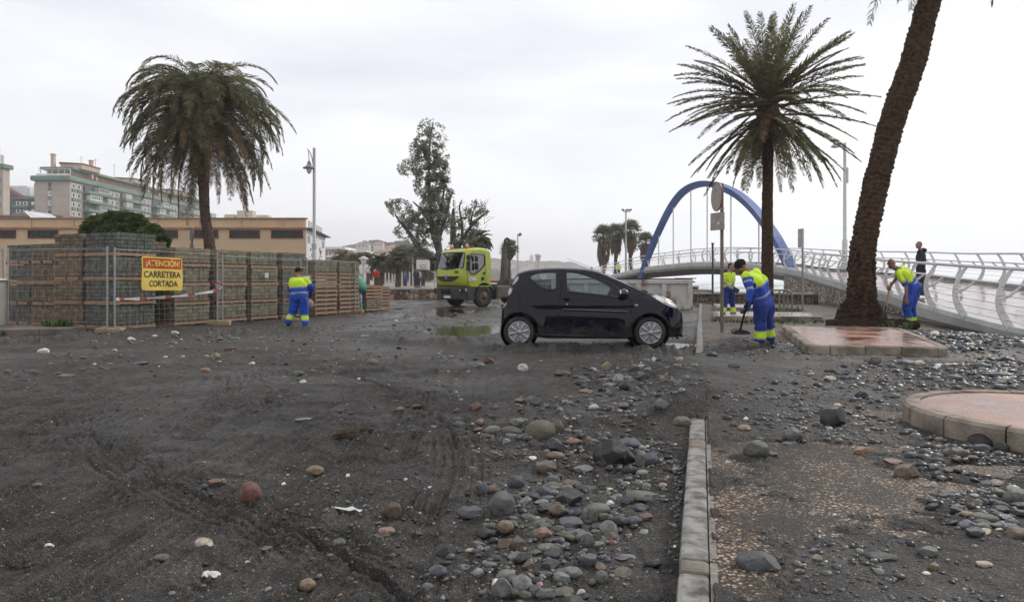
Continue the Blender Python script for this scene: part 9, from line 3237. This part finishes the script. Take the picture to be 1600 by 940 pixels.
def mass(idx,V0s,F0,name,label):
 n = len(idx); nv = len(V0s[0]); nf = len(F0)
 var = rng.integers(0,len(V0s),n)
 base = np.stack(V0s)[var]                                   # n,nv,3
 s = SZ[idx][:,None]
 sc = np.concatenate([s * .5,s * .5 * rng.uniform(.55,.95,(n,1)),s * .5 * rng.uniform(.28,.65,(n,1))],1)
 P_ = base * sc[:,None,:]
 a = rng.random(n) * 2 * PI; tx = rng.normal(size=n) * .22
 ca,sa = np.cos(a),np.sin(a)
 y1 = P_[:,:,1] * np.cos(tx)[:,None] - P_[:,:,2] * np.sin(tx)[:,None]; z1 = P_[:,:,1] * np.sin(tx)[:,None] + P_[:,:,2] * np.cos(tx)[:,None]
 x2 = P_[:,:,0] * ca[:,None] - y1 * sa[:,None]; y2 = P_[:,:,0] * sa[:,None] + y1 * ca[:,None]
 Vv = np.stack([x2 + X[idx][:,None],y2 + Y_[idx][:,None],z1 + (Zg[idx] + sc[:,2] * .25)[:,None]],-1).reshape(-1,3)
 Fa = (F0[None] + (np.arange(n) * nv)[:,None,None]).reshape(-1,3)
 me = bpy.data.meshes.new(name)
 me.vertices.add(len(Vv)); me.vertices.foreach_set("co",Vv.astype(np.float32).ravel())
 me.loops.add(Fa.size); me.loops.foreach_set("vertex_index",Fa.astype(np.int32).ravel())
 me.polygons.add(len(Fa)); me.polygons.foreach_set("loop_start",np.arange(0,Fa.size,3,dtype=np.int32)); me.polygons.foreach_set("loop_total",np.full(len(Fa),3,dtype=np.int32))
 me.polygons.foreach_set("use_smooth",np.ones(len(Fa),dtype=bool))
 me.materials.append(PEB); me.update(calc_edges=True)
 at = me.color_attributes.new("pc",'FLOAT_COLOR','POINT')
 pal = np.array([PAL[k] for k in keys]); c = pal[KI[idx]] * rng.uniform(.55,1.5,(n,1))
 c = np.concatenate([c,np.ones((n,1))],1).repeat(nv,0).astype(np.float32)
 at.data.foreach_set("color",c.ravel())
 return tag(link(name,me),label,"pebbles",kind="stuff")
r_big = rest[(SZ[rest] / Y_[rest]) > .0065]; r_small = rest[(SZ[rest] / Y_[rest]) <= .0065]
mass(r_big,[cobble(IV2,400 + i,.3 if i % 2 else .9) for i in range(10)],IF2,"shingle","smaller rounded beach shingle lying over sand and pavement")
mass(r_small,[cobble(IV1,500 + i,.3 if i % 2 else .9) for i in range(10)],IF1,"gravel","fine mixed gravel strewn over the black sand")
# ---- clods, litter, driftwood
def clod(px,py,wpx,hpx,label,col,name="clod",seed=1):
 g = G(px,py,0); z = Hs(g.x,g.y)
 w_ = wpx * g.y / F
 V = IV4.copy()
 for i in range(len(V)):
  q = Vector(V[i])
  k = 1 + .45 * mnoise.noise(q * 1.8 + Vector((seed,0,0))) + .30 * mnoise.noise(q * 5) + .18 * mnoise.noise(q * 12)
  V[i] = V[i] * k
 me = bpy.data.meshes.new(name); me.from_pydata(V.tolist(),[],IF4.tolist()); me.materials.append(mat("clod_" + name + str(seed),col,.95,var=.45,scale=14,bump=.9,bscale=60)); me.update()
 o = link(name,me); o.scale = (w_ / 2,w_ / 2 * .8,hpx * g.y / F * .42); o.location = (g.x,g.y,z + .005)
 return tag(o,label,"clump")
clod(541,686,58,16,"brown crumbly clump of roots and earth in the middle of the tracked sand",(.060,.042,.022),"root_clump",3)
clod(570,683,22,9,"smaller brown crumb beside the root clump",(.055,.040,.024),"root_clump",4)
clod(604,705,8,10,"little dark ball of earth right of the root clump",(.035,.026,.018),"root_clump",5)
def litter(px,py,wpx,hpx,label,m,seed=1,name="litter"):
 g = G(px,py,0); z = Hs(g.x,g.y); w_ = wpx * g.y / F; rnd_ = random.Random(seed)
 mb = MB(); n = 6; vs,fs = [],[]
 for i in range(n + 1):
  for j in range(4):
   vs.append(Vector(((i / n - .5) * w_,(j / 3 - .5) * min(w_ * .5,.035),rnd_.uniform(0,.02) + .006)))
 for i in range(n):
  for j in range(3): fs.append((i * 4 + j,(i + 1) * 4 + j,(i + 1) * 4 + j + 1,i * 4 + j + 1))
 mb.add(vs,fs); o = mb.build(name,m); o.location = (g.x,g.y,z + .004); o.rotation_euler = (0,0,rnd_.uniform(-.4,.4))
 s_ = o.modifiers.new("s",'SOLIDIFY'); s_.thickness = .003
 return tag(o,label,"litter")
LW = mat("litter_white",(.60,.60,.58),.5,var=.15,scale=30)
litter(330,900,24,9,"crumpled white paper scrap at the bottom left",LW,1)
litter(548,798,60,4,"thin strip of torn white plastic on the sand left of the pile",LW,2)
litter(570,525,12,7,"white plastic scrap in the distance, just right of the worker at the fence",LW,3)
litter(1480,588,40,4,"long white plastic strip behind the round island",LW,4)
litter(500,520,20,4,"pale wooden plank lying right of the worker at the fence",mat("plank_pale",(.28,.25,.20),.8),5,"plank")
# ================================================================ SEA HAZE
mb = MB(); mb.box((0,1580,68),(6400,3400,146))
hz_ = mb.build("haze",[])
hm = bpy.data.materials.new("sea_haze"); hm.use_nodes = True
t = hm.node_tree
for n_ in list(t.nodes):
 t.nodes.remove(n_)
o_ = t.nodes.new("ShaderNodeOutputMaterial"); pv = t.nodes.new("ShaderNodeVolumePrincipled")
pv.inputs["Color"].default_value = (.985,.985,.99,1); pv.inputs["Density"].default_value = .00050; pv.inputs["Anisotropy"].default_value = .2
t.links.new(pv.outputs[0],o_.inputs["Volume"])
hz_.data.materials.clear(); hz_.data.materials.append(hm)
tag(hz_,"pale sea haze over the whole shore","haze",kind="stuff")
